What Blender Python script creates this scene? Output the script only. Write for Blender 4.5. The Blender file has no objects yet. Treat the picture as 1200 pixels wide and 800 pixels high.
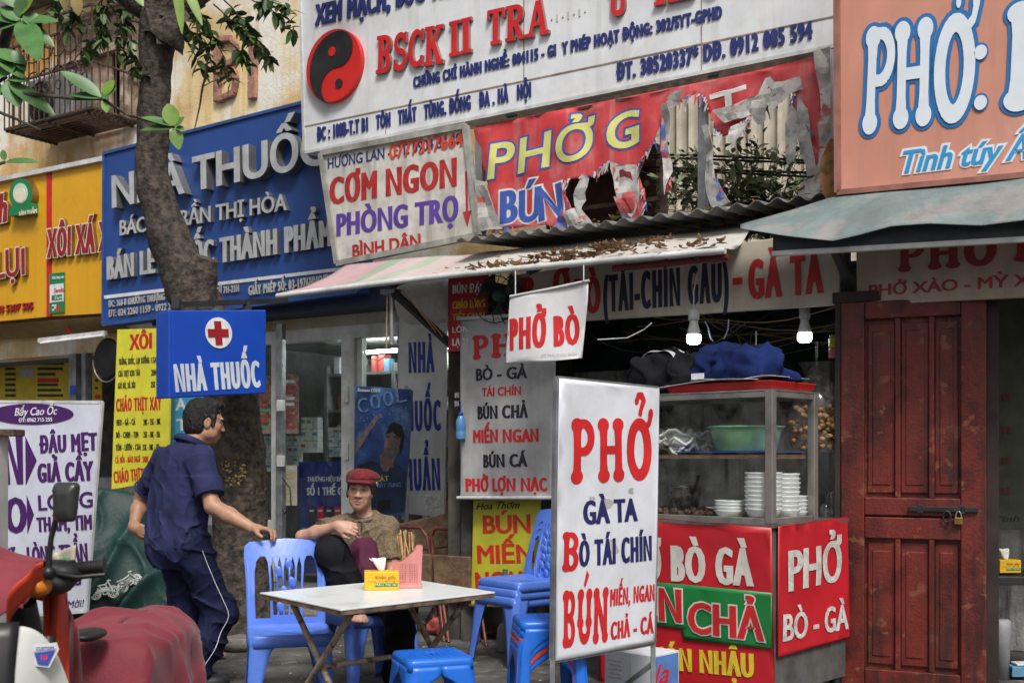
import bpy, math, random
import numpy as np
from math import sin, cos, pi, radians, sqrt
from mathutils import Vector as V, Matrix, geometry, noise as mnoise

SC = bpy.context.scene
COL = SC.collection
# ------------------------------------------------------------------ camera, sky, sun, exposure
HC = 1.30                      # eye height of the photographer
FPX, CX, CY = 1350.0, 600.0, 535.0
cam = bpy.data.cameras.new('camera')
cam_o = bpy.data.objects.new('camera', cam)
COL.objects.link(cam_o)
cam_o.location = (0, 0, HC)
cam_o.rotation_euler = (pi / 2, 0, 0)
cam.sensor_width = 36
cam.lens = FPX / 1200 * 36
cam.shift_y = (CY - 400) / 1200
cam.clip_start = .05
cam.clip_end = 400
cam.dof.use_dof = True
cam.dof.focus_distance = 6.3
cam.dof.aperture_fstop = 5.6
SC.camera = cam_o

SUN_EL, SUN_AZ = radians(52), radians(168)      # azimuth measured from +Y towards +X
w = bpy.data.worlds.new('World')
SC.world = w
w.use_nodes = True
wt = w.node_tree
sky = wt.nodes.new('ShaderNodeTexSky')
sky.sky_type = 'NISHITA'
sky.sun_disc = False
sky.sun_elevation = SUN_EL
sky.sun_rotation = SUN_AZ
sky.dust_density = 6
sky.air_density = 1.0
sky.ozone_density = 1.0
hs = wt.nodes.new('ShaderNodeHueSaturation')
hs.inputs['Saturation'].default_value = .4
wt.links.new(sky.outputs[0], hs.inputs['Color'])
wt.links.new(hs.outputs[0], wt.nodes['Background'].inputs[0])
wt.nodes['Background'].inputs[1].default_value = .088
sun = bpy.data.lights.new('sun', 'SUN')
sun.energy = 2.2
sun.angle = radians(14)
sun.color = (1, .975, .94)
sun_o = bpy.data.objects.new('sun', sun)
COL.objects.link(sun_o)
sd = V((sin(SUN_AZ) * cos(SUN_EL), cos(SUN_AZ) * cos(SUN_EL), sin(SUN_EL)))
sun_o.rotation_euler = sd.to_track_quat('Z', 'Y').to_euler()
SC.view_settings.view_transform = 'Standard'
SC.view_settings.look = 'None'
SC.view_settings.gamma = 1
SC.view_settings.exposure = 0.36
SC.view_settings.use_curve_mapping = False
SC.render.engine = 'CYCLES'
SC.cycles.max_bounces = 7
SC.cycles.transparent_max_bounces = 16
SC.cycles.use_denoising = True

rnd = random.Random(7)

# ------------------------------------------------------------------ photograph pixel -> place
def P(px, py, d):
    return V(((px - CX) / FPX * d, d, HC - (py - CY) / FPX * d))
def depth_c(px, c):                         # the street fronts run along X + 1.555 Y = c
    return c / ((px - CX) / FPX + 1.555)
def F(px, py, c):
    return P(px, py, depth_c(px, c))
UX = V((.8411, -.5409, 0))                  # along the fronts, to the right
UN = V((-.5409, -.8411, 0))                 # out of the fronts, to the street
UZ = V((0, 0, 1))

class Plane:
    def __init__(s, o, n):
        s.o, s.n = V(o), V(n).normalized()
    def hit(s, px, py):
        d = V(((px - CX) / FPX, 1, -(py - CY) / FPX))
        e = V((0, 0, HC))
        t = (s.o - e).dot(s.n) / d.dot(s.n)
        return e + d * t
    def off(s, k):
        return Plane(s.o + s.n * k, s.n)
def front(c, out=0):
    return Plane(F(600, 535, c) + UN * out, UN)

# ------------------------------------------------------------------ mesh builder
def frame_from(d, up=UZ):
    d = V(d).normalized()
    a = up.cross(d)
    if a.length < 1e-4: a = V((1, 0, 0)).cross(d)
    a.normalize()
    return a, d.cross(a).normalized(), d

class MB:
    def __init__(s): s.v, s.f, s.mi, s.sm = [], [], [], []
    def add(s, vs, fs, smooth=False, mi=0):
        n = len(s.v)
        s.v += [V(p) for p in vs]
        for f in fs:
            s.f.append([n + i for i in f]); s.mi.append(mi); s.sm.append(smooth)
        return s
    def box(s, c, size, ax=None, mi=0, taper=1):
        ax = ax or (V((1, 0, 0)), V((0, 1, 0)), UZ)
        c = V(c); vs = []
        for z in (-.5, .5):
            k = taper if z > 0 else 1
            for x, y in ((-.5, -.5), (.5, -.5), (.5, .5), (-.5, .5)):
                vs.append(c + ax[0] * (x * k * size[0]) + ax[1] * (y * k * size[1]) + ax[2] * (z * size[2]))
        return s.add(vs, [(3, 2, 1, 0), (4, 5, 6, 7), (0, 1, 5, 4), (1, 2, 6, 5), (2, 3, 7, 6), (3, 0, 4, 7)], mi=mi)
    def fbox(s, c, size, mi=0):             # box turned with the street fronts: along, out, up
        return s.box(c, size, (UX, UN * -1, UZ), mi)
    def bar(s, a, b, w_, h_=None, up=UZ, mi=0):
        a, b = V(a), V(b); h_ = h_ or w_
        x, y, d = frame_from(b - a, up)
        return s.box((a + b) / 2, (w_, h_, (b - a).length), (x, y, d), mi)
    def tube(s, path, r, n=10, cap=True, smooth=True, mi=0, closed=False, sq=1.0):
        path = [V(p) for p in path]
        m = len(path)
        if not hasattr(r, '__len__'): r = [r] * m
        rings = []; ref = None
        for i, p in enumerate(path):
            if closed: t = path[(i + 1) % m] - path[i - 1]
            else: t = path[min(i + 1, m - 1)] - path[max(i - 1, 0)]
            if t.length < 1e-9: t = V((0, 0, 1))
            t.normalize()
            if ref is None:
                ref = UZ.cross(t)
                if ref.length < .05: ref = V((1, 0, 0)).cross(t)
            ref = ref - t * ref.dot(t); ref.normalize()
            b = t.cross(ref)
            rings.append([p + (ref * cos(2 * pi * k / n) + b * sin(2 * pi * k / n) * sq) * r[i] for k in range(n)])
        vs = [q for rg in rings for q in rg]; fs = []
        for i in range(m if closed else m - 1):
            j = (i + 1) % m
            for k in range(n):
                k2 = (k + 1) % n
                fs.append((i * n + k, i * n + k2, j * n + k2, j * n + k))
        s.add(vs, fs, smooth, mi)
        if cap and not closed:
            s.add(rings[0][::-1], [tuple(range(n))], False, mi); s.add(rings[-1], [tuple(range(n))], False, mi)
        return s
    def lathe(s, c, prof, n=20, ax=UZ, smooth=True, mi=0, sc=(1, 1)):
        x, y, d = frame_from(ax); c = V(c); vs = []
        for r, h in prof:
            for k in range(n):
                a = 2 * pi * k / n
                vs.append(c + x * (r * cos(a) * sc[0]) + y * (r * sin(a) * sc[1]) + d * h)
        fs = []
        for i in range(len(prof) - 1):
            for k in range(n):
                k2 = (k + 1) % n
                fs.append((i * n + k, i * n + k2, (i + 1) * n + k2, (i + 1) * n + k))
        if prof[0][0] > 1e-4: fs.append(tuple(range(n))[::-1])
        if prof[-1][0] > 1e-4: fs.append(tuple((len(prof) - 1) * n + k for k in range(n)))
        return s.add(vs, fs, smooth, mi)
    def grid(s, fn, nu, nv, smooth=True, mi=0):
        vs = [fn(i / nu, j / nv) for j in range(nv + 1) for i in range(nu + 1)]
        fs = [(j * (nu + 1) + i, j * (nu + 1) + i + 1, (j + 1) * (nu + 1) + i + 1, (j + 1) * (nu + 1) + i) for j in range(nv) for i in range(nu)]
        return s.add(vs, fs, smooth, mi)
    def ball(s, c, r, n=12, ax=None, smooth=True, mi=0):
        ax = ax or (V((1, 0, 0)), V((0, 1, 0)), UZ)
        if not hasattr(r, '__len__'): r = (r, r, r)
        c = V(c); m = max(4, n // 2); vs = []
        for j in range(m + 1):
            th = pi * j / m
            for k in range(n):
                ph = 2 * pi * k / n
                vs.append(c + ax[0] * (r[0] * sin(th) * cos(ph)) + ax[1] * (r[1] * sin(th) * sin(ph)) - ax[2] * (r[2] * cos(th)))
        fs = [(j * n + k, j * n + (k + 1) % n, (j + 1) * n + (k + 1) % n, (j + 1) * n + k) for j in range(m) for k in range(n)]
        return s.add(vs, fs, smooth, mi)
    def prism(s, poly, o, x, y, th, mi=0):   # flat outline at o spanned by x,y, pushed th along x cross y
        o = V(o); d = V(x).cross(V(y)).normalized() * th
        a = [o + V(x) * p[0] + V(y) * p[1] for p in poly]
        b = [p + d for p in a]; n = len(a)
        s.add(b, [tuple(range(n))], mi=mi); s.add(a, [tuple(range(n))[::-1]], mi=mi)
        s.add(a + b, [(i, (i + 1) % n, n + (i + 1) % n, n + i) for i in range(n)], mi=mi)
        return s

def link(o, parent=None):
    COL.objects.link(o)
    if parent is not None: o.parent = parent
    return o

class T:                                     # a thing: one root object, its parts, their sub-parts
    def __init__(s, name, label, cat, base, group=None, kind=None, rz=0):
        s.base = V(base); s.name = name
        s.props = dict(label=label, category=cat, group=group, kind=kind)
        s.root = None
    def _tag(s, o):
        for k, v in s.props.items():
            if v: o[k] = v
    def empty(s):
        if s.root is None:
            s.root = link(bpy.data.objects.new(s.name, None)); s.root.location = s.base; s._tag(s.root)
            s.root.empty_display_size = .1
        return s.root
    def mesh(s, mb, mats, bevel=0, name=None, solid=0, subsurf=0):   # the thing is a single mesh
        s.root = mesh_obj(name or s.name, mb, mats, s.base, None, bevel, solid, subsurf); s._tag(s.root)
        return s
    def part(s, name, mb, mats, bevel=0, parent=None, solid=0, label=None, subsurf=0):
        root = s.empty()
        o = mesh_obj(name, mb, mats, s.base, parent or root, bevel, solid, subsurf)
        if parent is None or parent is root: o.location = (0, 0, 0)
        else: o.location = (0, 0, 0)
        if label: o['label'] = label
        return o

def mesh_obj(name, mb, mats, base, parent, bevel=0, solid=0, subsurf=0):
    base = V(base)
    me = bpy.data.meshes.new(name)
    me.from_pydata([tuple(p - base) for p in mb.v], [], mb.f)
    if not isinstance(mats, (list, tuple)): mats = [mats]
    for m in mats: me.materials.append(m)
    me.polygons.foreach_set('material_index', mb.mi)
    me.polygons.foreach_set('use_smooth', mb.sm)
    me.validate(); me.update()
    o = link(bpy.data.objects.new(name, me), parent)
    if parent is None: o.location = base
    if solid:
        m = o.modifiers.new('thick', 'SOLIDIFY'); m.thickness = solid; m.offset = 0
    if bevel:
        m = o.modifiers.new('bevel', 'BEVEL'); m.width = bevel; m.segments = 2; m.limit_method = 'ANGLE'; m.angle_limit = radians(50)
    if subsurf:
        m = o.modifiers.new('sub', 'SUBSURF'); m.levels = subsurf; m.render_levels = subsurf
    return o

def structure(name, mb, mats, base=(0, 0, 0), bevel=0):
    o = mesh_obj(name, mb, mats, base, None, bevel); o['kind'] = 'structure'
    return o

def dup(root, loc, rz=0, label=None, scale=None):
    r = root.copy(); COL.objects.link(r); r.location = loc; r.rotation_euler = (0, 0, rz)
    if scale: r.scale = scale
    if label: r['label'] = label
    for ch in list(root.children):
        c = ch.copy(); COL.objects.link(c); c.parent = r
        for g in list(ch.children):
            d = g.copy(); COL.objects.link(d); d.parent = c
    return r

# ------------------------------------------------------------------ materials
_mats = {}
def mat(name, col, rough=.6, metal=0, var=.12, vscale=6, dirt=None, dirt_amt=.0, dirt_scale=2.5, streak=0, bump=0, bscale=60,
        spec=.5, sheen=0, emit=0, trans=0, alpha=1, sss=0, noise3=None, coat=0):
    if name in _mats: return _mats[name]
    m = bpy.data.materials.new(name); m.use_nodes = True
    nt = m.node_tree; N = nt.nodes; L = nt.links
    b = N['Principled BSDF']
    col = (*col, 1) if len(col) == 3 else col
    tc = N.new('ShaderNodeTexCoord')
    def noise(scale, detail=6, mp=None, rgh=.6):
        n = N.new('ShaderNodeTexNoise'); n.inputs['Scale'].default_value = scale; n.inputs['Detail'].default_value = detail
        n.inputs['Roughness'].default_value = rgh
        if mp:
            q = N.new('ShaderNodeMapping'); q.inputs['Scale'].default_value = mp
            L.new(tc.outputs['Object'], q.inputs[0]); L.new(q.outputs[0], n.inputs['Vector'])
        else: L.new(tc.outputs['Object'], n.inputs['Vector'])
        return n.outputs['Fac']
    def ramp(f, a, b_):
        r = N.new('ShaderNodeMapRange'); r.inputs[1].default_value = a; r.inputs[2].default_value = b_
        r.interpolation_type = 'SMOOTHSTEP'
        L.new(f, r.inputs[0]); return r.outputs[0]
    def mixc(f, a, c2):
        q = N.new('ShaderNodeMix'); q.data_type = 'RGBA'
        if hasattr(f, 'is_linked'): L.new(f, q.inputs[0])
        else: q.inputs[0].default_value = f
        for sock, val in ((q.inputs[6], a), (q.inputs[7], c2)):
            if hasattr(val, 'is_linked'): L.new(val, sock)
            else: sock.default_value = val
        return q.outputs[2]
    cur = col
    if var:
        f = noise(vscale)
        dk = tuple(c * (1 - var * 1.6) for c in col[:3]) + (1,)
        lt = tuple(min(1, c * (1 + var)) for c in col[:3]) + (1,)
        cur = mixc(ramp(f, .3, .7), dk, lt)
    if noise3:                                  # a second colour in patches
        f = noise(noise3[1], 8)
        cur = mixc(ramp(f, noise3[2], noise3[2] + noise3[3]), cur, (*noise3[0], 1))
    if streak:
        f = noise(1.0, 5, (9, 9, .7))
        dc = (*(dirt or (.08, .07, .05)), 1)
        g = N.new('ShaderNodeMath'); g.operation = 'MULTIPLY'; g.inputs[1].default_value = streak
        L.new(ramp(f, .48, .72), g.inputs[0]); cur = mixc(g.outputs[0], cur, dc)
    if dirt_amt:
        f = noise(dirt_scale, 9, None, .68)
        g = N.new('ShaderNodeMath'); g.operation = 'MULTIPLY'; g.inputs[1].default_value = dirt_amt
        L.new(ramp(f, .46, .7), g.inputs[0]); cur = mixc(g.outputs[0], cur, (*(dirt or (.08, .07, .05)), 1))
    if hasattr(cur, 'is_linked'): L.new(cur, b.inputs['Base Color'])
    else: b.inputs['Base Color'].default_value = cur
    f = noise(vscale * 2.3)
    r = N.new('ShaderNodeMapRange'); r.inputs[3].default_value = max(.02, rough - .1); r.inputs[4].default_value = min(1, rough + .12)
    L.new(f, r.inputs[0]); L.new(r.outputs[0], b.inputs['Roughness'])
    b.inputs['Metallic'].default_value = metal
    b.inputs['Specular IOR Level'].default_value = spec
    if coat: b.inputs['Coat Weight'].default_value = coat
    if sheen: b.inputs['Sheen Weight'].default_value = sheen
    if trans: b.inputs['Transmission Weight'].default_value = trans
    if alpha < 1: b.inputs['Alpha'].default_value = alpha
    if sss:
        b.inputs['Subsurface Weight'].default_value = sss; b.inputs['Subsurface Radius'].default_value = (1, .35, .2); b.inputs['Subsurface Scale'].default_value = .008
    if emit:
        b.inputs['Emission Color'].default_value = col; b.inputs['Emission Strength'].default_value = emit
    if bump:
        n = N.new('ShaderNodeTexNoise'); n.inputs['Scale'].default_value = bscale; n.inputs['Detail'].default_value = 8
        L.new(tc.outputs['Object'], n.inputs['Vector'])
        bp = N.new('ShaderNodeBump'); bp.inputs['Strength'].default_value = bump; bp.inputs['Distance'].default_value = .02
        L.new(n.outputs['Fac'], bp.inputs['Height']); L.new(bp.outputs[0], b.inputs['Normal'])
    m.diffuse_color = col
    _mats[name] = m
    return m

def glass_mat(name, tint=(.9, .95, .93), alpha=.12, rough=.03, ior=1.5):
    if name in _mats: return _mats[name]
    m = bpy.data.materials.new(name); m.use_nodes = True
    nt = m.node_tree; N = nt.nodes; L = nt.links
    N.remove(N['Principled BSDF'])
    tr = N.new('ShaderNodeBsdfTransparent'); tr.inputs[0].default_value = (*tint, 1)
    gl = N.new('ShaderNodeBsdfGlossy'); gl.inputs['Roughness'].default_value = rough
    fr = N.new('ShaderNodeFresnel'); geo = N.new('ShaderNodeNewGeometry'); io = N.new('ShaderNodeMapRange'); io.inputs[3].default_value = ior; io.inputs[4].default_value = 1 / ior   # a pane: no inner reflection
    L.new(geo.outputs['Backfacing'], io.inputs[0]); L.new(io.outputs[0], fr.inputs[0])
    mx = N.new('ShaderNodeMixShader')
    ad = N.new('ShaderNodeMath'); ad.operation = 'ADD'; ad.use_clamp = True
    tc = N.new('ShaderNodeTexCoord'); n = N.new('ShaderNodeTexNoise'); n.inputs['Scale'].default_value = 14; n.inputs['Detail'].default_value = 9
    L.new(tc.outputs['Object'], n.inputs['Vector'])
    r = N.new('ShaderNodeMapRange'); r.inputs[1].default_value = .45; r.inputs[2].default_value = .75; r.inputs[4].default_value = alpha
    L.new(n.outputs[0], r.inputs[0])
    L.new(fr.outputs[0], mx.inputs[0]); L.new(tr.outputs[0], mx.inputs[1]); L.new(gl.outputs[0], mx.inputs[2])
    df = N.new('ShaderNodeBsdfDiffuse'); df.inputs[0].default_value = (.6, .6, .57, 1)
    m2 = N.new('ShaderNodeMixShader'); L.new(r.outputs[0], m2.inputs[0]); L.new(mx.outputs[0], m2.inputs[1]); L.new(df.outputs[0], m2.inputs[2])
    L.new(m2.outputs[0], N['Material Output'].inputs[0])
    _mats[name] = m
    return m

# ------------------------------------------------------------------ lettering: outlines -> filled, extruded mesh
_tc = bpy.data.curves.new('type', 'FONT'); _tc.fill_mode = 'NONE'
_to = bpy.data.objects.new('type', _tc)
COL.objects.link(_to)
_lcache = {}
def glyph_loops(txt, res=3, space=1.0, shear=0):
    key = (txt, res, space, shear)
    if key in _lcache: return _lcache[key]
    _tc.body = txt; _tc.resolution_u = res; _tc.space_character = space; _tc.shear = shear
    bpy.context.view_layer.update()
    me = bpy.data.meshes.new_from_object(_to.evaluated_get(bpy.context.evaluated_depsgraph_get()))
    n = len(me.vertices); co = np.array([v.co[:2] for v in me.vertices]); nxt = {}
    for e in me.edges: nxt.setdefault(e.vertices[0], []).append(e.vertices[1]); nxt.setdefault(e.vertices[1], []).append(e.vertices[0])
    seen = set(); loops = []
    for i in range(n):
        if i in seen or len(nxt.get(i, ())) < 2: continue
        lp = [i]; seen.add(i); j = nxt[i][0] if len(nxt[i]) < 2 or nxt[i][0] == i + 1 else nxt[i][1]
        if i + 1 in nxt[i]: j = i + 1
        while j not in seen:
            seen.add(j); lp.append(j)
            k = [q for q in nxt[j] if q not in seen]
            if not k: break
            j = k[0]
        if len(lp) > 2: loops.append(co[lp])
    bpy.data.meshes.remove(me)
    _lcache[key] = loops
    return loops

def area2(l):
    x, y = l[:, 0], l[:, 1]
    return float(np.sum(x * np.roll(y, -1) - np.roll(x, -1) * y) / 2)

def winding(pts, loops):
    wn = np.zeros(len(pts), int)
    for l in loops:
        a = l; b = np.roll(l, -1, 0)
        px, py = pts[:, 0:1], pts[:, 1:2]
        cr = (b[:, 0] - a[:, 0])[None] * (py - a[:, 1][None]) - (px - a[:, 0][None]) * (b[:, 1] - a[:, 1])[None]
        up = (a[:, 1][None] <= py) & (b[:, 1][None] > py) & (cr > 0)
        dn = (a[:, 1][None] > py) & (b[:, 1][None] <= py) & (cr < 0)
        wn += up.sum(1) - dn.sum(1)
    return wn

def orient(loops):                           # a contour wholly inside another is a hole, everything else is ink
    out = []
    bb = [(l.min(0), l.max(0)) for l in loops]
    for i, l in enumerate(loops):
        dep = 0
        for j, m in enumerate(loops):
            if j != i and (bb[j][0] <= bb[i][0] + 1e-6).all() and (bb[j][1] >= bb[i][1] - 1e-6).all() and (winding(l, [m]) != 0).mean() > .97: dep += 1
        out.append(l if area2(l) * (1 if dep % 2 == 0 else -1) > 0 else l[::-1])
    return out

def offset_loops(loops, ox, oy=None):
    oy = ox if oy is None else oy
    if not ox and not oy: return loops
    out = []
    for l in loops:
        p = l - np.roll(l, 1, 0); q = np.roll(l, -1, 0) - l
        def nn(d):
            n = np.stack([d[:, 1], -d[:, 0]], 1); return n / np.maximum(np.linalg.norm(n, axis=1, keepdims=True), 1e-9)
        n1, n2 = nn(p), nn(q); b = n1 + n2
        den = np.maximum(1 + (n1 * n2).sum(1), .45)[:, None]
        b = b / den
        out.append(l + b * np.array([[ox, oy]]))
    return out

def fill_loops(loops, grid=0, clip=None, rule='nz'):
    pts, edges = [], []
    for l in list(loops) + list(clip or []):
        n = len(pts); m = len(l)
        pts += [V((float(a), float(b))) for a, b in l]
        edges += [(n + i, n + (i + 1) % m) for i in range(m)]
    if grid:
        al = np.concatenate(loops); lo, hi = al.min(0), al.max(0)
        gx = np.arange(lo[0] + grid / 2, hi[0], grid); gy = np.arange(lo[1] + grid / 2, hi[1], grid)
        gp = np.array([(a + (.5 * grid if k % 2 else 0), b) for k, b in enumerate(gy) for a in gx])
        if len(gp): pts += [V((float(a), float(b))) for a, b in gp]
    vs, _, fs, _, _, _ = geometry.delaunay_2d_cdt(pts, edges, [], 0, 1e-6)
    va = np.array([tuple(v) for v in vs]); fa = np.array([f for f in fs if len(f) == 3])
    if not len(fa): return va, [], []
    cen = va[fa].mean(1)
    wn = winding(cen, loops)
    keep = (wn % 2 != 0) if rule == 'eo' else (wn != 0)
    if clip is not None: keep &= winding(cen, clip) != 0
    fa = fa[keep]
    t = va[fa]
    ar = (t[:, 1, 0] - t[:, 0, 0]) * (t[:, 2, 1] - t[:, 0, 1]) - (t[:, 1, 1] - t[:, 0, 1]) * (t[:, 2, 0] - t[:, 0, 0])
    fa[ar < 0] = fa[ar < 0][:, ::-1]
    fa = fa[np.abs(ar) > 1e-12]
    es = {}
    for f in fa:
        for i in range(3):
            a, b = int(f[i]), int(f[(i + 1) % 3]); es[(a, b)] = 1
    be = [(a, b) for (a, b) in es if (b, a) not in es]
    return va, [tuple(int(i) for i in f) for f in fa], be

def put_fill(mb, va, fa, be, fn, depth=0, mi=0, mi_side=None):
    """fn(x, y, z) gives the place of a point of the flat shape at height z above its plane"""
    if not len(fa): return mb
    used = sorted({i for f in fa for i in f}); ix = {u: k for k, u in enumerate(used)}
    mb.add([fn(va[u][0], va[u][1], depth) for u in used], [tuple(ix[i] for i in f) for f in fa], mi=mi)
    if depth:
        vs, fs = [], []
        for a, b in be:
            n = len(vs)
            vs += [fn(va[a][0], va[a][1], 0), fn(va[b][0], va[b][1], 0), fn(va[b][0], va[b][1], depth), fn(va[a][0], va[a][1], depth)]
            fs.append((n, n + 1, n + 2, n + 3))
        mb.add(vs, fs, mi=mi if mi_side is None else mi_side)
    return mb

def text_loops(txt, width, cap, bold=.0, space=1.0, shear=0, res=3, boldy=None):
    """loops scaled so that the line is `width` wide and its capitals `cap` tall, baseline at y=0"""
    lp = glyph_loops(txt, res, space, shear)
    if not lp: return []
    ox = 0; sx = 1
    for it in range(3):                          # widen the letter gaps by what the heavier strokes eat up
        lp = glyph_loops(txt, res, round(space, 3), shear)
        al = np.concatenate(lp); x0, x1 = al[:, 0].min(), al[:, 0].max()
        sx = (width - 2 * ox) / max(x1 - x0, 1e-6)
        lw = .53 * sx / cap
        stem = min(.15 + 1.35 * bold, .41 * (lw + 2 * ox / cap))
        ox = max(0, (stem * cap - .098 * sx) / 2)
        gap = .075 * cap
        space = min(1.6, max(space, 1 + ((gap + 2 * ox) / sx - .125) / .66))
    lp = glyph_loops(txt, res, round(space, 3), shear)
    al = np.concatenate(lp); x0, x1 = al[:, 0].min(), al[:, 0].max()
    sx = (width - 2 * ox) / max(x1 - x0, 1e-6)
    lp = orient(lp)
    oy = (min(.022, .33 * bold) if boldy is None else min(boldy, .022)) * cap
    sy = (cap - 2 * oy) / .682
    lp = [np.stack([(l[:, 0] - x0) * sx + ox, l[:, 1] * sy + oy], 1) for l in lp]
    return offset_loops(lp, ox, oy)

def write(mb, plane, txt, pl, pr, h, bold=.05, space=1.0, shear=0, depth=.002, lift=.002, res=3, mi=0, mi_side=None, loops=None, grow=0, disp=None, clip=None, grid=0, boldy=None):
    """lettering on a plane: baseline from photo pixel pl to pr, capitals h pixels tall at the left end"""
    top = plane.off(lift + depth)                # the outer faces meet the photo points
    a, b, t = top.hit(*pl), top.hit(*pr), top.hit(pl[0], pl[1] - h)
    lift = -depth
    x = (b - a).normalized()
    y = plane.n.cross(x).normalized()
    cap = abs((t - a).dot(y)); wd = (b - a).length
    if loops is None: lp = text_loops(txt, wd, cap, bold, space, shear, res, boldy)
    else: lp = loops(wd, cap)
    if grow: lp = offset_loops(lp, grow * cap)
    if disp is None:
        fn = lambda u, v, z: a + x * u + y * v + plane.n * (lift + z)
    else:
        def fn(u, v, z):
            p = a + x * u + y * v
            return p + plane.n * (lift + z + disp(p))
    cl = None
    if clip is not None:
        cl = [np.array([((q - a).dot(x), (q - a).dot(y)) for q in c]) for c in clip]
    va, fa, be = fill_loops(lp, grid, cl)
    return put_fill(mb, va, fa, be, fn, depth, mi, mi_side)

# ------------------------------------------------------------------ a pen alphabet for the heavy slab letters
def pen(points, wid, close=False):
    """a stroke as overlapping quads and round joints"""
    out = []; pts = [np.array(p, float) for p in points]
    if not hasattr(wid, '__len__'): wid = [wid] * len(pts)
    for i in range(len(pts) - 1):
        d = pts[i + 1] - pts[i]; n = np.array([-d[1], d[0]]) / max(np.linalg.norm(d), 1e-9)
        out.append(np.array([pts[i] - n * wid[i] / 2, pts[i + 1] - n * wid[i + 1] / 2, pts[i + 1] + n * wid[i + 1] / 2, pts[i] + n * wid[i] / 2]))
    for i in range(1 if not close else 0, len(pts) - (1 if not close else 0)):
        out.append(disc(pts[i], wid[i] / 2, None, 14))
    return out
def disc(c, rx, ry=None, n=20):
    ry = rx if ry is None else ry
    return np.array([(c[0] + rx * cos(2 * pi * k / n), c[1] + ry * sin(2 * pi * k / n)) for k in range(n)])
def rect(x0, y0, x1, y1): return np.array([(x0, y0), (x1, y0), (x1, y1), (x0, y1)], float)
def arc(cx, cy, rx, ry, a0, a1, n=16):
    return [(cx + rx * cos(radians(a0 + (a1 - a0) * k / n)), cy + ry * sin(radians(a0 + (a1 - a0) * k / n))) for k in range(n + 1)]

def slab_letter(ch, style):
    """(shapes, advance) in a box one unit tall"""
    st, S = (.25, []) if style == 'bone' else (.2, [])
    if style == 'bone':
        def stem(x, y0=0, y1=1):
            r = []
            r += pen([(x, y0 + .1), (x, y0 + .3), (x, y1 - .3), (x, y1 - .1)], [.25, .2, .2, .25])
            r += [disc((x, y0 + .1), .165, .115), disc((x, y1 - .1), .165, .115)]
            return r
        thin = .13
    else:
        def stem(x, y0=0, y1=1):
            r = [rect(x - .1, y0, x + .1, y1)]
            if y0 == 0: r.append(rect(x - .19, 0, x + .19, .1))
            if y1 == 1: r.append(rect(x - .19, .9, x + .19, 1))
            return r
        thin = .12
    th = .19
    if ch == 'P':
        S += stem(.19) + pen([(.2, .92 if style != 'bone' else .93)] + arc(.34, .71, .22, .22, 90, -90) + [(.2, .49)], [thin] + [thin + (th - thin) * sin(pi * k / 16) for k in range(17)] + [thin]); adv = .72
    elif ch == 'H':
        S += stem(.19) + stem(.62) + [rect(.19, .44, .62, .57)]; adv = .86
    elif ch == 'O':
        S += pen(arc(.38, .5, .26, .42, 0, 360, 32), [th + .04 * abs(cos(2 * pi * k / 32)) for k in range(33)], True); adv = .78
    elif ch == 'o+':                            # O with the horn and hook above
        S += pen(arc(.38, .5, .26, .42, 0, 360, 32), [th + .04 * abs(cos(2 * pi * k / 32)) for k in range(33)], True)
        S += pen([(.58, .86), (.68, .93), (.72, 1.05)], [.12, .12, .13]) + [disc((.72, 1.08), .075, .09)]; adv = .82
    elif ch == 'B':
        S += stem(.19)
        for y, r in ((.73, .2), (.28, .22)):
            S += pen([(.2, y + r)] + arc(.36, y, .2, r, 90, -90) + [(.2, y - r)], [thin] + [thin + (th - thin) * sin(pi * k / 16) for k in range(17)] + [thin])
        adv = .74
    elif ch == 'U':
        S += stem(.19, .3, 1)[0:] if style == 'bone' else [rect(.09, .3, .29, 1), rect(0, .9, .38, 1), rect(.53, .3, .71, 1), rect(.44, .9, .8, 1)]
        if style == 'bone': S += stem(.62, .3, 1)
        S += pen([(.19, .45), (.19, .32)] + arc(.405, .3, .215, .2, 180, 360) + [(.62, .45)], .19); adv = .84
    elif ch == 'N':
        S += stem(.17) + stem(.66) + pen([(.17, .93), (.66, .07)], .2); adv = .86
    elif ch == 'I':
        S += stem(.19); adv = .42
    elif ch == 'K':
        S += stem(.19) + pen([(.22, .4), (.62, .92)], .13) + pen([(.36, .58), (.66, .07)], .18)
        S += [rect(.47, .9, .78, 1), rect(.52, 0, .84, .1)]; adv = .86
    elif ch == 'T':
        S += stem(.39) + [rect(.06, .89, .72, 1), rect(.05, .72, .14, .95), rect(.64, .72, .73, .95)]; S = [q for q in S if True]; adv = .78
    elif ch == 'R':
        S += stem(.19) + pen([(.2, .93)] + arc(.38, .72, .2, .21, 90, -90) + [(.2, .51)], [thin] + [thin + (th - thin) * sin(pi * k / 16) for k in range(17)] + [thin])
        S += pen([(.36, .5), (.6, .07)], .18) + [rect(.5, 0, .8, .1)]; adv = .82
    elif ch == 'A':
        S += pen([(.13, .03), (.38, .97)], .12) + pen([(.42, .97), (.66, .03)], .2) + [rect(.22, .28, .56, .38), rect(0, 0, .27, .1), rect(.5, 0, .84, .1)]; adv = .84
    elif ch == 'C':
        S += pen(arc(.4, .5, .28, .42, 50, 310, 24), [.1 + .1 * sin(pi * k / 24) for k in range(25)]) + [rect(.56, .68, .66, .98), rect(.56, .02, .66, .3)]; adv = .74
    elif ch == 'S':
        S += pen(arc(.34, .71, .21, .21, 30, 270, 16) + arc(.34, .28, .23, .22, 90, -150, 16), .15) + [rect(.5, .7, .6, .98), rect(.06, .02, .15, .3)]; adv = .68
    else: adv = .35
    return S, adv

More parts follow.
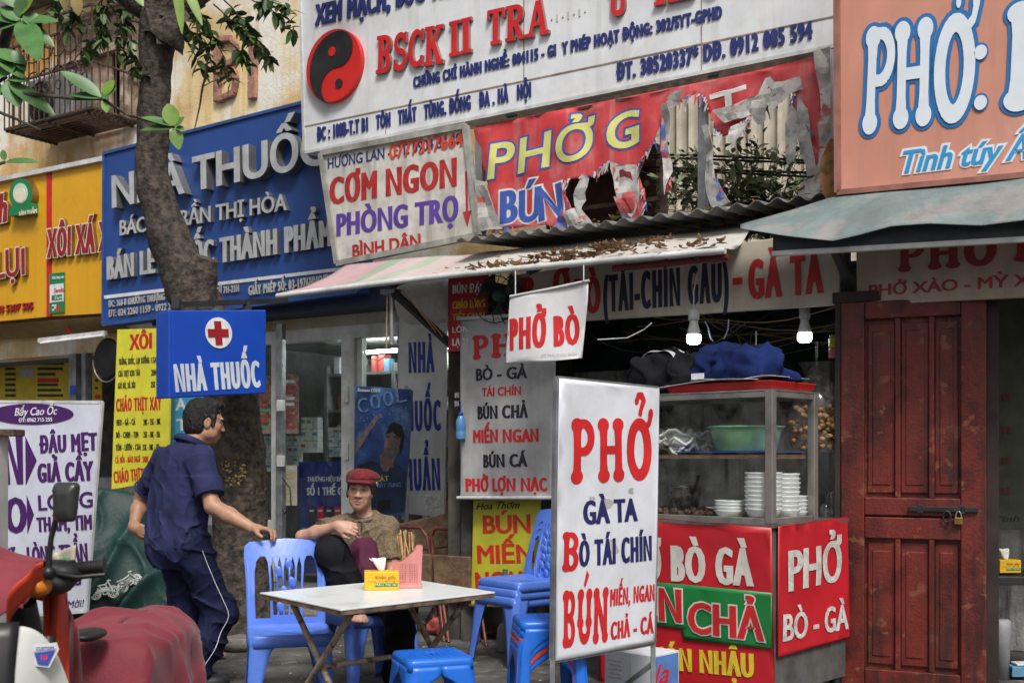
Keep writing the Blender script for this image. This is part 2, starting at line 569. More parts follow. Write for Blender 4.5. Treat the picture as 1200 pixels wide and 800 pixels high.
def slab_word(word, style='bone', marks=()):
    """word: list of letters ('o+' = the horned O). marks: (kind, letter index). Returns loops(width, cap)"""
    shapes = []; x = 0; pos = []
    for ch in word:
        s, adv = slab_letter(ch, style)
        shapes += [q + np.array([[x, 0]]) for q in s]; pos.append((x, adv)); x += adv
    for kind, i in marks:
        cx = pos[i][0] + pos[i][1] / 2
        if kind == 'hook':
            shapes += pen([(cx - .1, 1.3), (cx - .05, 1.38), (cx + .05, 1.38), (cx + .1, 1.3), (cx + .04, 1.2), (cx + .0, 1.12)], [.1, .11, .12, .12, .11, .1]) + [disc((cx - .1, 1.29), .06), disc((cx, 1.1), .06)]
        elif kind == 'acute': shapes += pen([(cx - .06, 1.06), (cx + .12, 1.3)], [.09, .16])
        elif kind == 'grave': shapes += pen([(cx + .06, 1.06), (cx - .12, 1.3)], [.09, .16])
        elif kind == 'colon': pass
    al = np.concatenate(shapes); x0 = al[:, 0].min(); x1 = al[:, 0].max()
    def loops(wd, cap, grow=0):
        out = []
        for q in shapes:
            l = np.stack([(q[:, 0] - x0) / (x1 - x0) * wd, q[:, 1] * cap], 1)
            out.append(l if area2(l) > 0 else l[::-1])
        return out
    return loops

def sheet(mb, plane, loops_px, grid=.05, disp=None, mi=0, lift=0, depth=0):
    """a flat sheet cut along photo outlines, on its plane; disp(p) lifts points off it"""
    o = plane.hit(*loops_px[0][0]); x = (UX if abs(plane.n.dot(UN)) > .9 else UZ.cross(plane.n) * 1).normalized()
    if abs(x.dot(plane.n)) > 1e-3: x = (x - plane.n * x.dot(plane.n)).normalized()
    y = plane.n.cross(x).normalized()
    lp = [np.array([((plane.hit(*q) - o).dot(x), (plane.hit(*q) - o).dot(y)) for q in l]) for l in loops_px]
    lp = [l if area2(l) > 0 else l[::-1] for l in lp]
    va, fa, be = fill_loops(lp, grid)
    fn = (lambda u, v, z: o + x * u + y * v + plane.n * (lift + z)) if disp is None else (lambda u, v, z: (lambda p: p + plane.n * (lift + z + disp(p)))(o + x * u + y * v))
    put_fill(mb, va, fa, be, fn, depth, mi)
    for k in range(len(mb.sm)): mb.sm[k] = mb.sm[k] or bool(disp)
    return [[o + x * float(a) + y * float(b) for a, b in l] for l in lp]

def quad_panel(mb, plane, c4, th=.03, mi=0, lift=0):
    """a board whose four photo corners (tl, tr, br, bl) lie on the plane, th thick behind it"""
    f = [plane.hit(*c) + plane.n * lift for c in c4]; b = [p - plane.n * th for p in f]
    mb.add(f + b, [(3, 2, 1, 0), (4, 5, 6, 7), (0, 1, 5, 4), (1, 2, 6, 5), (2, 3, 7, 6), (3, 0, 4, 7)], mi=mi)
    return f
def frame_bars(mb, pts, w_, th, n, closed=True, mi=0):
    k = len(pts)
    for i in range(k if closed else k - 1):
        a, b = V(pts[i]), V(pts[(i + 1) % k])
        mb.bar(a, b, w_, th, n, mi)
def nz(p, s=1.0, seed=0): return mnoise.noise(V((p[0] * s + seed * 17.3, p[1] * s, p[2] * s)))
# ------------------------------------------------------------------ materials of the place
M = dict(
 ground=mat('ground', (.085, .08, .073), .85, var=.35, vscale=3.2, dirt=(.018, .017, .016), dirt_amt=.85, dirt_scale=1.9, noise3=((.17, .16, .145), 9, .56, .1), bump=.8, bscale=45),
 tile=mat('pavement', (.2, .19, .18), .8, var=.25, vscale=3, dirt=(.06, .055, .05), dirt_amt=.6, dirt_scale=2, bump=.3, bscale=50),
 stucco=mat('stucco', (.74, .58, .30), .9, var=.16, vscale=1.3, noise3=((.78, .77, .70), .9, .42, .14), dirt=(.45, .2, .04), dirt_amt=.6, dirt_scale=1.5, streak=.35, bump=.3, bscale=40),
 stucco_orange=mat('stucco_orange', (.62, .31, .07), .9, var=.25, vscale=2, noise3=((.62, .55, .42), 1.4, .55, .14), dirt=(.26, .13, .05), dirt_amt=.35, bump=.3),
 concrete=mat('concrete', (.22, .2, .18), .9, var=.3, vscale=3, dirt=(.07, .06, .05), dirt_amt=.6, streak=.4, bump=.3),
 terra=mat('terracotta', (.40, .2, .14), .85, var=.25, vscale=9, dirt=(.12, .06, .04), dirt_amt=.4, bump=.6, bscale=50),
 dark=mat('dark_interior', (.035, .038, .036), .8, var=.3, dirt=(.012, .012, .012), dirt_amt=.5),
 teal=mat('teal_paint', (.03, .07, .065), .75, var=.35, vscale=3, dirt=(.012, .014, .013), dirt_amt=.6, streak=.4),
 grimy=mat('grimy_wall', (.6, .6, .57), .85, var=.25, vscale=4, dirt=(.06, .06, .055), dirt_amt=.6, dirt_scale=3, streak=.95, bump=.3),
 black=mat('black_metal', (.02, .02, .021), .5, var=.3),
 rust=mat('rusty_iron', (.075, .05, .036), .75, metal=.2, var=.4, vscale=14, dirt=(.12, .05, .02), dirt_amt=.5, dirt_scale=9),
 steel=mat('grey_steel', (.3, .31, .32), .42, metal=.6, var=.2, vscale=9, dirt=(.1, .08, .06), dirt_amt=.4),
 alu=mat('white_frame', (.62, .63, .62), .45, var=.12, dirt=(.25, .24, .22), dirt_amt=.45, streak=.3),
 wood=mat('old_wood', (.15, .09, .05), .75, var=.4, vscale=8, dirt=(.05, .035, .022), dirt_amt=.5, streak=.4, bump=.3),
 shutter=mat('weathered_shutter', (.3, .21, .15), .85, var=.35, vscale=7, noise3=((.45, .38, .3), 6, .5, .1), streak=.5),
 white=mat('white_paint', (.72, .74, .76), .45, var=.05, dirt=(.42, .4, .36), dirt_amt=.28, streak=.35),
 white2=mat('white_sheet', (.68, .69, .7), .5, var=.06, dirt=(.36, .35, .32), dirt_amt=.35, streak=.3),
 navytxt=mat('navy_letters', (.02, .03, .16), .5, var=.12),
 redtxt=mat('red_letters', (.58, .018, .02), .45, var=.12),
 silver=mat('silver_letters', (.56, .57, .58), .4, metal=.25, var=.1, dirt=(.3, .3, .3), dirt_amt=.3),
 silver_side=mat('silver_side', (.2, .2, .2), .45, metal=.5, var=.15),
 blueb=mat('blue_board', (.02, .068, .27), .42, var=.1, vscale=1.2, dirt=(.016, .05, .17), dirt_amt=.35, streak=.2),
 blue2=mat('bright_blue_board', (.008, .062, .42), .32, var=.05, dirt=(.008, .04, .25), dirt_amt=.25),
 yel=mat('yellow_board', (.72, .37, .012), .4, var=.07, vscale=1.3, dirt=(.5, .24, .01), dirt_amt=.35, streak=.25),
 gold=mat('dark_gold', (.25, .16, .04), .4, metal=.5, var=.2),
 mar=mat('maroon_letters', (.28, .012, .018), .4, var=.1),
 cream=mat('cream_edge', (.75, .68, .52), .5, var=.05),
 green=mat('green_label', (.012, .2, .07), .45, var=.08),
 lime=mat('lime_sheet', (.75, .7, .05), .5, var=.06),
)
# ------------------------------------------------------------------ ground
g = MB()
g.grid(lambda u, v: V((-60 + 120 * u, -25 + 110 * v, .012 * nz((u * 120, v * 110, 0), .9) * (1 if .2 < u < .8 else 0))), 240, 220)
structure('ground', g, M['ground'])
pv = MB()
def paving(u, v):
    p = F(600, 535, 16.2 - 3.4 * v); q = V((p.x, p.y, 0)) + UX * (-9 + 8.2 * u)
    return V((q.x, q.y, .03 + .004 * nz(q, 3)))
pv.grid(paving, 60, 24)
structure('pavement', pv, M['tile'])
pk = MB()                                   # step of the pavement towards the lane
for k in range(14):
    p = F(600, 535, 12.8); a = V((p.x, p.y, .0)) + UX * (-9 + .586 * k)
    pk.fbox(a + UX * .29, (.575, .12, .1 + .006 * (k % 3)))
structure('kerb', pk, M['concrete'], bevel=.012)

# ------------------------------------------------------------------ old apartment building behind everything
CW = 15.8
o16 = F(600, 535, CW); o16 = V((o16.x, o16.y, 0))
def W(s_, z, out=0): return o16 + UX * s_ + UZ * z + UN * out
def wall_s(px, c=CW):                       # position along the fronts for a photo column
    p = F(px, 535, c); return (p - o16).dot(UX)
bld = T('apartment_building', 'old yellow stucco apartment block with stained peeling walls and an iron caged balcony', 'building', W(-2, 0))
wl = MB()
s0, s1 = wall_s(62), wall_s(166)
z0, z1 = F(110, 158, CW).z, F(110, 12, CW).z
for a, b, c, d in ((-30, s0, 2.5, 11), (s1, 1.2, 2.5, 11), (s0, s1, 2.5, z0), (s0, s1, z1, 11)):
    wl.fbox(W((a + b) / 2, (c + d) / 2, -.15), (b - a, .3, d - c))
for a, b in ((-30, -14),): wl.fbox(W((a + b) / 2, 1.25, -.15), (b - a, .3, 2.5))
bld.part('wall', wl, M['stucco'])
po = MB()
sa, sb = wall_s(-60), wall_s(58)
quad_panel(po, front(CW), [(8, 32), (66, 28), (66, 78), (20, 98)], .01, lift=.004)
bld.part('orange_plaster', po, M['stucco_orange'])
lg = MB()
lg.fbox(W((sa - 3 + s1 + .4) / 2, z1 + .5, .04), (s1 + .4 - sa + 3, .2, .34))
lg.fbox(W((sa - 3 + s1 + .4) / 2, z1 + .28, .1), (s1 + .4 - sa + 3, .3, .1))
bld.part('ledge', lg, M['concrete'], bevel=.02)
# window: frame, shutters
fr = MB()
for a, b in ((W(s0, z0, -.1), W(s0, z1, -.1)), (W(s1, z0, -.1), W(s1, z1, -.1)), (W(s0, z0, -.1), W(s1, z0, -.1)), (W(s0, z1, -.1), W(s1, z1, -.1)), (W(s0, z1 - .45, -.1), W(s1, z1 - .45, -.1))):
    fr.bar(a, b, .09, .1, UN)
wf = bld.part('window', fr, M['shutter'])
sh = MB()
wN = s1 - s0
for k in range(9):                          # plank transom and shutters
    a = s0 + .05 + (wN - .1) * k / 9
    sh.fbox(W(a + wN / 20, z1 - .23, -.12), (wN / 9 - .02, .03, .42))
for a, b in ((s0 + .05, s0 + wN * .58),):
    n = 7
    for k in range(n):
        q = a + (b - a) * (k + .5) / n
        sh.fbox(W(q, (z0 + z1 - .45) / 2, -.14 - .012 * (k % 2)), ((b - a) / n - .012, .03, z1 - z0 - .5))
for k in range(3):
    sh.fbox(W(s1 - .1, (z0 + z1 - .45) / 2, -.02 + .09 * k), (.03, .085, z1 - z0 - .55))
bld.part('shutter', sh, M['shutter'], parent=wf)
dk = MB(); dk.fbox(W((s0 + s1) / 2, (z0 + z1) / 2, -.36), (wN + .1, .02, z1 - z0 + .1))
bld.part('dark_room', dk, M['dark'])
# B1 in raised terracotta strips
b1 = MB(); pl = front(CW, .0)
def strip(px_pts, wpx, z=.05):
    q = [pl.hit(*p) for p in px_pts]
    for i in range(len(q) - 1): b1.bar(q[i] + UN * z / 2, q[i + 1] + UN * z / 2, wpx, z, UN)
strip([(257, 44), (257, 120)], .095); strip([(257, 47), (274, 46)], .07); strip([(274, 46), (279, 56)], .065); strip([(279, 55), (277, 72)], .07); strip([(277, 71), (262, 80)], .065)
strip([(262, 80), (276, 84)], .07); strip([(276, 83), (279, 95)], .065); strip([(279, 94), (276, 110)], .068); strip([(277, 109), (258, 118)], .07)
strip([(299, 48), (298, 117)], .11)
bld.part('lettering', b1, M['terra'], bevel=.012)

# iron cage balcony on the window
cg = T('balcony_cage', 'rusty iron cage balcony with curled bars bolted in front of the upper window', 'window cage', W(s0, z0, .3))
PO = .62
c0, c1 = wall_s(61) , wall_s(163)
zb, zt = F(110, 150, CW).z - .05, F(110, 55, CW).z + .12
bars = MB(); n = 17
for k in range(n + 1):
    s_ = c0 + (c1 - c0) * k / n
    bars.bar(W(s_, zb, PO), W(s_, zt - (0 if k % 2 else .18), PO), .012, .012, UN)
for z in (zb, zb + .5, zt - .2, zt): bars.bar(W(c0, z, PO), W(c1, z, PO), .022, .022, UN)
for s_ in (c0, c1):
    for k in range(6):
        bars.bar(W(s_, zb, PO * k / 6), W(s_, zt, PO * k / 6), .012)
    for z in (zb, zb + .5, zt): bars.bar(W(s_, z, 0), W(s_, z, PO), .022)
cg.part('bars', bars, M['rust'])
cur = MB()
for k in range(7):
    s_ = c0 + (c1 - c0) * (k + .5) / 7
    for zc, sg in ((zb + .42, 1), (zt - .32, -1)):
        pts = [W(s_ + .13 * cos(a) , zc + sg * .13 * sin(a), PO + .012) for a in np.linspace(0, pi, 11)]
        cur.tube(pts, .008, 6)
        cur.tube([W(s_ + (.05 + .0) * cos(a), zc - sg * .08 + .05 * sin(a), PO + .012) for a in np.linspace(0, 2 * pi, 13)], .007, 6)
cg.part('scrolls', cur, M['rust'])
fl = MB()
for k in range(10):
    fl.fbox(W((c0 + c1) / 2, zb - .02, PO * (k + .5) / 10), (c1 - c0, .028, .02))
for s_ in (c0 + .1, (c0 + c1) / 2, c1 - .1): fl.fbox(W(s_, zb - .042, PO / 2), (.025, PO, .022))
cg.part('floor_slats', fl, M['rust'])
ac = T('air_conditioner', 'grey air conditioner unit standing inside the rusty balcony cage', 'air conditioner', W(wall_s(100), zb, .3))
bx = MB(); bx.fbox(W(wall_s(102), zb + .27, .34), (.78, .3, .54)); ac.part('casing', bx, mat('ac_casing', (.28, .29, .29), .6, var=.2, dirt=(.1, .09, .07), dirt_amt=.5), bevel=.012)
gr = MB()
cen = W(wall_s(92), zb + .27, .5)
for r in (.06, .12, .18, .22):
    gr.tube([cen + UX * r * cos(a) + UZ * r * sin(a) for a in np.linspace(0, 2 * pi, 21)], .006, 5)
ac.part('fan_grille', gr, M['black'])
fb = MB(); fb.lathe(cen - UN * .012, [(.235, 0), (.235, .01)], 24, UN); ac.part('fan_opening', fb, M['black'])

# ------------------------------------------------------------------ shops in the ground floor
def room(thing, sa, sb, depth, h, mat_wall, mat_floor, c_out=0):
    r = MB()
    r.fbox(W((sa + sb) / 2, h / 2, -depth), (sb - sa, .1, h))
    for s_ in (sa, sb): r.fbox(W(s_, h / 2, -depth / 2 - .16), (.1, depth - .34, h))
    r.fbox(W((sa + sb) / 2, h + .05, -depth / 2 - .16), (sb - sa - .2, depth - .34, .1))
    thing.part('inner_wall', r, mat_wall)
    f = MB(); f.fbox(W((sa + sb) / 2, .05, -depth / 2 - .1), (sb - sa - .2, depth - .4, .06)); thing.part('shop_floor', f, mat_floor)
pS0, pS1 = wall_s(212), wall_s(540)
ph = T('pharmacy_shopfront', 'white framed glass pharmacy front full of medicine shelves', 'shopfront', W((pS0 + pS1) / 2, 0))
room(ph, pS0, pS1, 3.2, 2.56, mat('shop_wall', (.3, .31, .3), .7, var=.2), M['tile'])
fr = MB()
zt = 2.5
fr.fbox(W((pS0 + pS1) / 2, zt, .03), (pS1 - pS0, .1, .13))
for px, w_ in ((216, .1), (328, .1), (413, .16)):
    fr.fbox(W(wall_s(px), 1.24, .03), (w_, .09, 2.4))
fr.fbox(W(wall_s(424), 1.24, .0), (.06, .07, 2.4))
fr.fbox(W((pS0 + wall_s(328)) / 2, .62, .03), (wall_s(328) - pS0 - .1, .06, .08))
for z in (.5, 1.35, 1.9): fr.fbox(W(wall_s(413) + .0, z, .085), (.05, .03, .16))
phf = ph.part('door_frame', fr, M['alu'], bevel=.006)
gm = glass_mat('shop_glass', (.88, .92, .9), .03)
for a, b in ((219, 324), (332, 408), (428, 530)):
    q = MB(); sa, sb = wall_s(a), wall_s(b)
    q.fbox(W((sa + sb) / 2, 1.27, .03), (sb - sa, .008, 2.3)); ph.part('glass_pane', q, gm, parent=phf)
cn = MB(); cn.fbox(W((pS0 + pS1) / 2 + .1, 2.78, .16), (pS1 - pS0 + .2, .46, .2))
ph.part('fascia', cn, mat('navy_fascia', (.018, .03, .08), .5, var=.2))
q = MB()
for s_ in (wall_s(330), wall_s(450)): q.tube([W(s_, 2.42, -1.0), W(s_ + 1.3, 2.42, -1.0)], .018, 8)
tl_ = T('ceiling_tube_lights', 'lit white tube lights on the pharmacy ceiling', 'light', W(wall_s(400), 2.4, -1.0)).mesh(q, mat('tube_glow', (.95, 1, 1), .4, var=0, emit=45))
# shelves with packs
shf = T('medicine_shelves', 'tall dark shelves packed with small medicine boxes behind the pharmacy glass', 'shelf unit', W(wall_s(360), 0, -1))
fr = MB()
sa, sb = wall_s(300), wall_s(470)
for dpt in (-1.25,):
    for z in (.1, .62, 1.05, 1.42, 1.8, 2.2): fr.fbox(W((sa + sb) / 2, z, dpt), (sb - sa, .36, .03))
    for k in range(5): fr.fbox(W(sa + (sb - sa) * k / 4, 1.15, dpt), (.04, .38, 2.3))
    fr.fbox(W((sa + sb) / 2, 1.15, dpt - .2), (sb - sa, .02, 2.3))
shf.part('frame', fr, mat('shelf_dark', (.16, .16, .165), .6, var=.2))
packcols = [((.62, .63, .6), 'white'), ((.1, .25, .4), 'blue'), ((.4, .07, .06), 'red'), ((.1, .28, .15), 'green'), ((.5, .42, .12), 'yellow'), ((.45, .45, .5), 'grey')]
packs = [mat('pack_' + c[1], c[0], .5, var=.15, vscale=30) for c in packcols]
pk = MB()
rr = random.Random(3)
for z in (.635, 1.065, 1.435, 1.815, 2.215):
    s_ = sa + .08
    while s_ < sb - .1:
        w_ = rr.uniform(.05, .11); h_ = rr.uniform(.1, .24)
        pk.fbox(W(s_ + w_ / 2, z + h_ / 2, -1.2 + rr.uniform(-.06, .06)), (w_ - .006, .1, h_), rr.choice([0, 0, 0, 1, 2, 3, 4, 5])); s_ += w_ + (rr.uniform(.05, .2) if rr.random() < .2 else 0)
o = shf.part('medicine_packs', pk, packs); o['kind'] = 'stuff'
# product strips hung just behind the glass
gN = 'stacks of small boxes behind the pharmacy glass'
packs_l = [('white pill boxes piled in columns behind the glass left of the steel pole', 302, 318, 510, 552), ('white pill boxes piled behind the glass right of the steel pole', 331, 349, 510, 545), ('pale bottles and cartons standing on the counter behind the pharmacy glass', 352, 372, 488, 530), ('white and green cartons standing above the blue advertising board', 384, 403, 500, 535)]
for lab, a, b, t_, bt in packs_l:
    th = T('box_stack', lab, 'boxes', F((a + b) / 2, bt, CW + .35), gN)
    pq = MB(); plq = front(CW + .35)
    rr = random.Random(a)
    nx, nz_ = (2, 4) if b - a < 18 else (3, 3)
    for i in range(nx):
        for j in range(nz_):
            x0 = a + (b - a) * i / nx; y0 = bt - (bt - t_) * j / nz_
            hgt = (bt - t_) / nz_
            quad_panel(pq, plq, [(x0 + .3, y0 - hgt + .6), (x0 + (b - a) / nx - .3, y0 - hgt + .6), (x0 + (b - a) / nx - .3, y0), (x0 + .3, y0)], .08, rr.choice([0, 0, 0, 5, 3 if a > 380 else 0]), lift=rr.uniform(-.015, 0))
            if rr.random() < .8: quad_panel(pq, plq, [(x0 + 1.2, y0 - hgt * .7), (x0 + (b - a) / nx - 1.2, y0 - hgt * .7), (x0 + (b - a) / nx - 1.2, y0 - hgt * .45), (x0 + 1.2, y0 - hgt * .45)], .004, rr.choice([1, 3, 2, 5]), lift=.003)
    th.mesh(pq, packs)
# posters stuck on the pharmacy glass
gP = 'paper posters on the pharmacy glass'
def small_poster(lab, c4, cols, c=CW - .08):
    t = T('paper_poster', lab, 'poster', F(c4[3][0], c4[3][1], c), gP)
    q = MB(); quad_panel(q, front(c), c4, .004); pp = t.part('sheet', q, cols[0])
    (x0, y0), (x1, y1) = c4[0], c4[2]
    q = MB(); rr = random.Random(int(x0))
    for k in range(9):
        y = y0 + (y1 - y0) * (.1 + .095 * k)
        quad_panel(q, front(c), [(x0 + 1.5, y), (x1 - 1.5 - rr.uniform(0, 5), y), (x1 - 2 - rr.uniform(0, 5), y + (y1 - y0) * .05), (x0 + 1.5, y + (y1 - y0) * .05)], .002, rr.choice([0, 1, 0]), lift=.003)
    t.part('printing', q, cols[1:])
redp = mat('red_print', (.35, .06, .04), .6, var=.25, vscale=20)
small_poster('paper poster in faded red and green left of the steel pole', [(304, 440), (319, 440), (319, 508), (304, 508)], [mat('faded_print', (.2, .14, .11), .6, var=.5, vscale=14), redp, packs[3]])
small_poster('paper poster in faded red and pale tones right of the steel pole', [(329, 438), (350, 438), (350, 508), (329, 508)], [mat('faded_print2', (.24, .17, .15), .6, var=.5, vscale=16), redp, packs[0]])
small_poster('yellow headed white notice with small print low on the glass', [(326, 545), (348, 545), (348, 592), (326, 592)], [mat('notice', (.5, .48, .4), .6, var=.1), mat('notice_y', (.55, .42, .06), .6), packs[5]])
# grey conduit pole with switch boxes
cp = T('conduit_pole', 'grey steel pole with small switch boxes in front of the pharmacy glass', 'pole', F(329, 690, 15.0))
q = MB(); a = F(329, 690, 15.2); a.z = 0; q.bar(a, V((a.x, a.y, 2.6)), .085, .06, UN); cp.part('post', q, M['steel'], bevel=.008)
for y in (475, 540): q = MB(); q.fbox(F(329, y, 15.12), (.07, .05, .11)); cp.part('switch_box', q, M['alu'], bevel=.006)
q = MB(); q.tube([F(331, 560, 15.1), F(340, 572, 15.06), F(341, 592, 15.05), F(333, 602, 15.06), F(331, 596, 15.1)], .008, 6); cp.part('cable', q, M['black'])

# porridge and sticky rice shop (left)
xs = T('rice_shop', 'open dark food shop under the yellow signboards with menus on its back wall', 'shop', W(wall_s(60), 0))
xS0, xS1 = wall_s(-160), pS0 - .12
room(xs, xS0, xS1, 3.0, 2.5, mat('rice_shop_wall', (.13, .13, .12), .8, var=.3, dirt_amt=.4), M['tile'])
q = MB()
for px in (87, 100, 196): q.fbox(W(wall_s(px), 1.25, -.02), (.13 if px != 100 else .07, .1, 2.5))
xs.part('door_post', q, M['steel'], bevel=.006)
q = MB(); quad_panel(q, front(CW - .12), [(82, 452), (88, 451), (88, 461), (82, 462)], .003); xs.part('blue_sticker', q, M['blue2'])
q = MB(); q.fbox(W(wall_s(95), .55, -.75), (2.2, .6, 1.0)); xs.part('counter', q, M['steel'], bevel=.01)
def menu_inside(lab, a, b, y0, y1, c, seed):
    t = T('yellow_menu', lab, 'menu board', F((a + b) / 2, y1, c), 'yellow menus on the back wall of the rice shop')
    q = MB(); quad_panel(q, front(c), [(a, y0), (b, y0 + 2), (b, y1), (a, y1)], .02)
    t.part('board', q, mat('dim_yellow', (.6, .45, .03), .5, var=.1))
    q = MB(); rr = random.Random(seed); pl = front(c)
    for k in range(8):
        y = y0 + 6 + (y1 - y0 - 8) * k / 8
        for x0, x1, mi in ((a + (b - a) * .12, a + (b - a) * .26, 1), (a + (b - a) * .56, a + (b - a) * (.75 + .2 * rr.random()), 0 if k in (0, 4) else 1)):
            h = 5 if (mi == 0) else 3
            quad_panel(q, pl, [(x0, y), (x1, y), (x1, y + h), (x0, y + h)], .004, mi, lift=.004)
    if b - a > 50:
        for yy in (8, 20):
            quad_panel(q, pl, [(a + (b - a) * .33, y0 + yy), (a + (b - a) * .5, y0 + yy), (a + (b - a) * .5, y0 + yy + 10), (a + (b - a) * .33, y0 + yy + 10)], .004, 2, lift=.004)
    t.part('printing', q, [M['redtxt'], M['black'], packs[5]])
menu_inside('wide yellow menu board with food photographs on the dim back wall', -4, 82, 412, 470, 17.2, 1)
menu_inside('narrow yellow menu board behind the steel door posts', 102, 119, 420, 500, 17.3, 2)
lt = T('tube_light', 'unlit white tube light fixed under the yellow signboard', 'light', F(85, 395, 15.0))
q = MB(); q.bar(F(46, 399, 15.1), F(124, 390, 15.1), .05, .04, UN); lt.part('housing', q, M['alu'])
q = MB(); q.tube([F(48, 402, 15.05), F(122, 393, 15.05)], .016, 8); lt.part('tube', q, mat('tube_glass', (.75, .76, .74), .25))
pn = T('black_wok', 'round black wok hung up beside the tall yellow menu', 'wok', F(125, 440, 15.3))
q = MB(); ce = F(126, 420, 15.35); q.lathe(ce, [(.005, -.12), (.1, -.1), (.17, -.05), (.22, 0), (.23, .0), (.2, .02)], 24, UN); pn.part('bowl', q, M['black'])
q = MB(); q.tube([ce + UX * .24 * cos(a) + UZ * .26 * sin(a) + UN * .01 for a in np.linspace(pi, 1.9 * pi, 12)], .009, 6); pn.part('handle', q, M['steel'])
# ------------------------------------------------------------------ signboards on the shops at the left
CB = 15.0
yl = T('yellow_signboard', 'yellow signboard with red channel letters and a round green emblem at the left edge', 'sign', F(30, 390, CB))
q = MB(); pl = front(CB)
quad_panel(q, pl, [(-60, 226), (55, 202), (55, 371), (-60, 382)], .12); yl.part('board', q, M['yel'])
q = MB()
f = [pl.hit(-60, 383), pl.hit(124, 369)]; b = [p - UN * .35 - UZ * .14 for p in f]
q.add(f + b[::-1], [(0, 1, 2, 3)]); q.add([p - UZ * .01 for p in f] + [p - UZ * .012 for p in b[::-1]], [(3, 2, 1, 0)])
yl.part('soffit', q, M['gold'])
q = MB(); f = [pl.hit(-60, 224) + UN * .02, pl.hit(122, 187) + UN * .02]; q.bar(f[0], f[1], .05, .06, UN); yl.part('edge_strip', q, M['alu'])
q = MB(); quad_panel(q, pl, [(55.5, 201), (60.5, 200), (60.5, 370.5), (55.5, 371)], .12, lift=.012); yl.part('red_stripe', q, M['redtxt'])
q = MB()
def channel(th, plane, txt, pl_, pr, h, bold=.07, d=.045, mats=None, name='lettering', **k):
    q = MB(); write(q, plane, txt, pl_, pr, h, bold, depth=d, mi=1, mi_side=2, grow=.04, **k)
    write(q, plane, txt, pl_, pr, h, bold, lift=d + .002, depth=.004, mi=0, **k)
    return th.part(name, q, mats)
CHM = [M['mar'], M['cream'], M['gold']]
channel(yl, pl, 'h', (-3, 262), (9, 259), 34, shear=.2, mats=CHM)
channel(yl, pl, 'LỤI', (-6, 327), (29, 321), 30, mats=CHM, bold=.05)
q = MB(); write(q, pl, '203 5307 505', (-8, 367), (38, 362), 8, .09, depth=.02); yl.part('phone_number', q, M['mar'])
# green emblem: a rounded badge, no recognisable design, pale centre
q = MB()
def badge(cx, cy, rx, ry, z, d, mi, n=28, ribbon=True):
    pts = [(cx + rx * cos(a), cy - ry * sin(a) * (1 if sin(a) > 0 else .9)) for a in np.linspace(0, 2 * pi, n, endpoint=False)]
    ff = [pl.hit(*p) + UN * (z + d) for p in pts]; bb = [pl.hit(*p) + UN * z for p in pts]
    q.add(ff, [tuple(range(n))[::-1]], mi=mi); q.add(ff + bb, [(i, (i + 1) % n, n + (i + 1) % n, n + i) for i in range(n)], mi=mi if mi != 0 else 3)
badge(32.5, 230, 13.5, 19, 0, .09, 0); badge(32.5, 229, 8.5, 12.5, .09, .006, 1); badge(32.5, 231, 6.5, 9, .096, .004, 2)
quad_panel(q, pl, [(20, 243), (45, 239), (45.5, 251), (19.5, 255)], .09, 0, lift=.095)
write(q, pl.off(.097), 'SẢN PHẨM', (22, 253), (43, 249.5), 5, .05, depth=.003, mi=2)
yl.part('emblem', q, [M['green'], mat('badge_pale', (.5, .7, .55), .5), M['cream'], M['gold']])

yr = T('yellow_signboard', 'yellow signboard with red stripe reading XÔI XÁ beside the blue pharmacy board', 'sign', F(90, 385, CB))
q = MB(); quad_panel(q, pl, [(61.2, 200), (122.5, 187), (122.5, 367), (61.2, 370.4)], .12, lift=.004); yr.part('board', q, M['yel'])
channel(yr, pl.off(.004), 'XÔI XÁ X', (55, 302), (128, 293), 33, mats=CHM, bold=.045)
q = MB(); quad_panel(q, pl, [(59.5, 321), (77, 319), (77, 366), (59.5, 368)], .01, 0, lift=.02)
quad_panel(q, pl, [(60.5, 334), (76.5, 332), (76.5, 353), (60.5, 355)], .006, 1, lift=.024)
write(q, pl.off(.02), 'Nhà hàng này', (61, 327), (75, 325.5), 3, .04, depth=.002, mi=1)
write(q, pl.off(.024), 'Sendo', (63, 343), (75, 341.5), 5, .03, depth=.002, mi=2, shear=.15)
quad_panel(q, pl, [(63, 346.5), (75, 345), (75, 351), (63, 352.5)], .004, 0, lift=.027)
write(q, pl.off(.027), 'Farm', (64.5, 351), (74, 349.8), 4, .04, depth=.002, mi=1)
for i in range(4):
    for j in range(3): 
        if (i * 3 + j) % 4 != 1: quad_panel(q, pl, [(63 + i * 2.6, 357 + j * 2.6), (65 + i * 2.6, 356.8 + j * 2.6), (65 + i * 2.6, 359 + j * 2.6), (63 + i * 2.6, 359.2 + j * 2.6)], .003, 1 if i < 2 else 2, lift=.023)
yr.part('sticker', q, [M['green'], M['white'], M['redtxt']])
q = MB(); quad_panel(q, pl, [(56, 372), (60, 371.5), (70, 389), (65, 389.5)], .01, lift=-.16); yr.part('red_stripe', q, M['redtxt'])

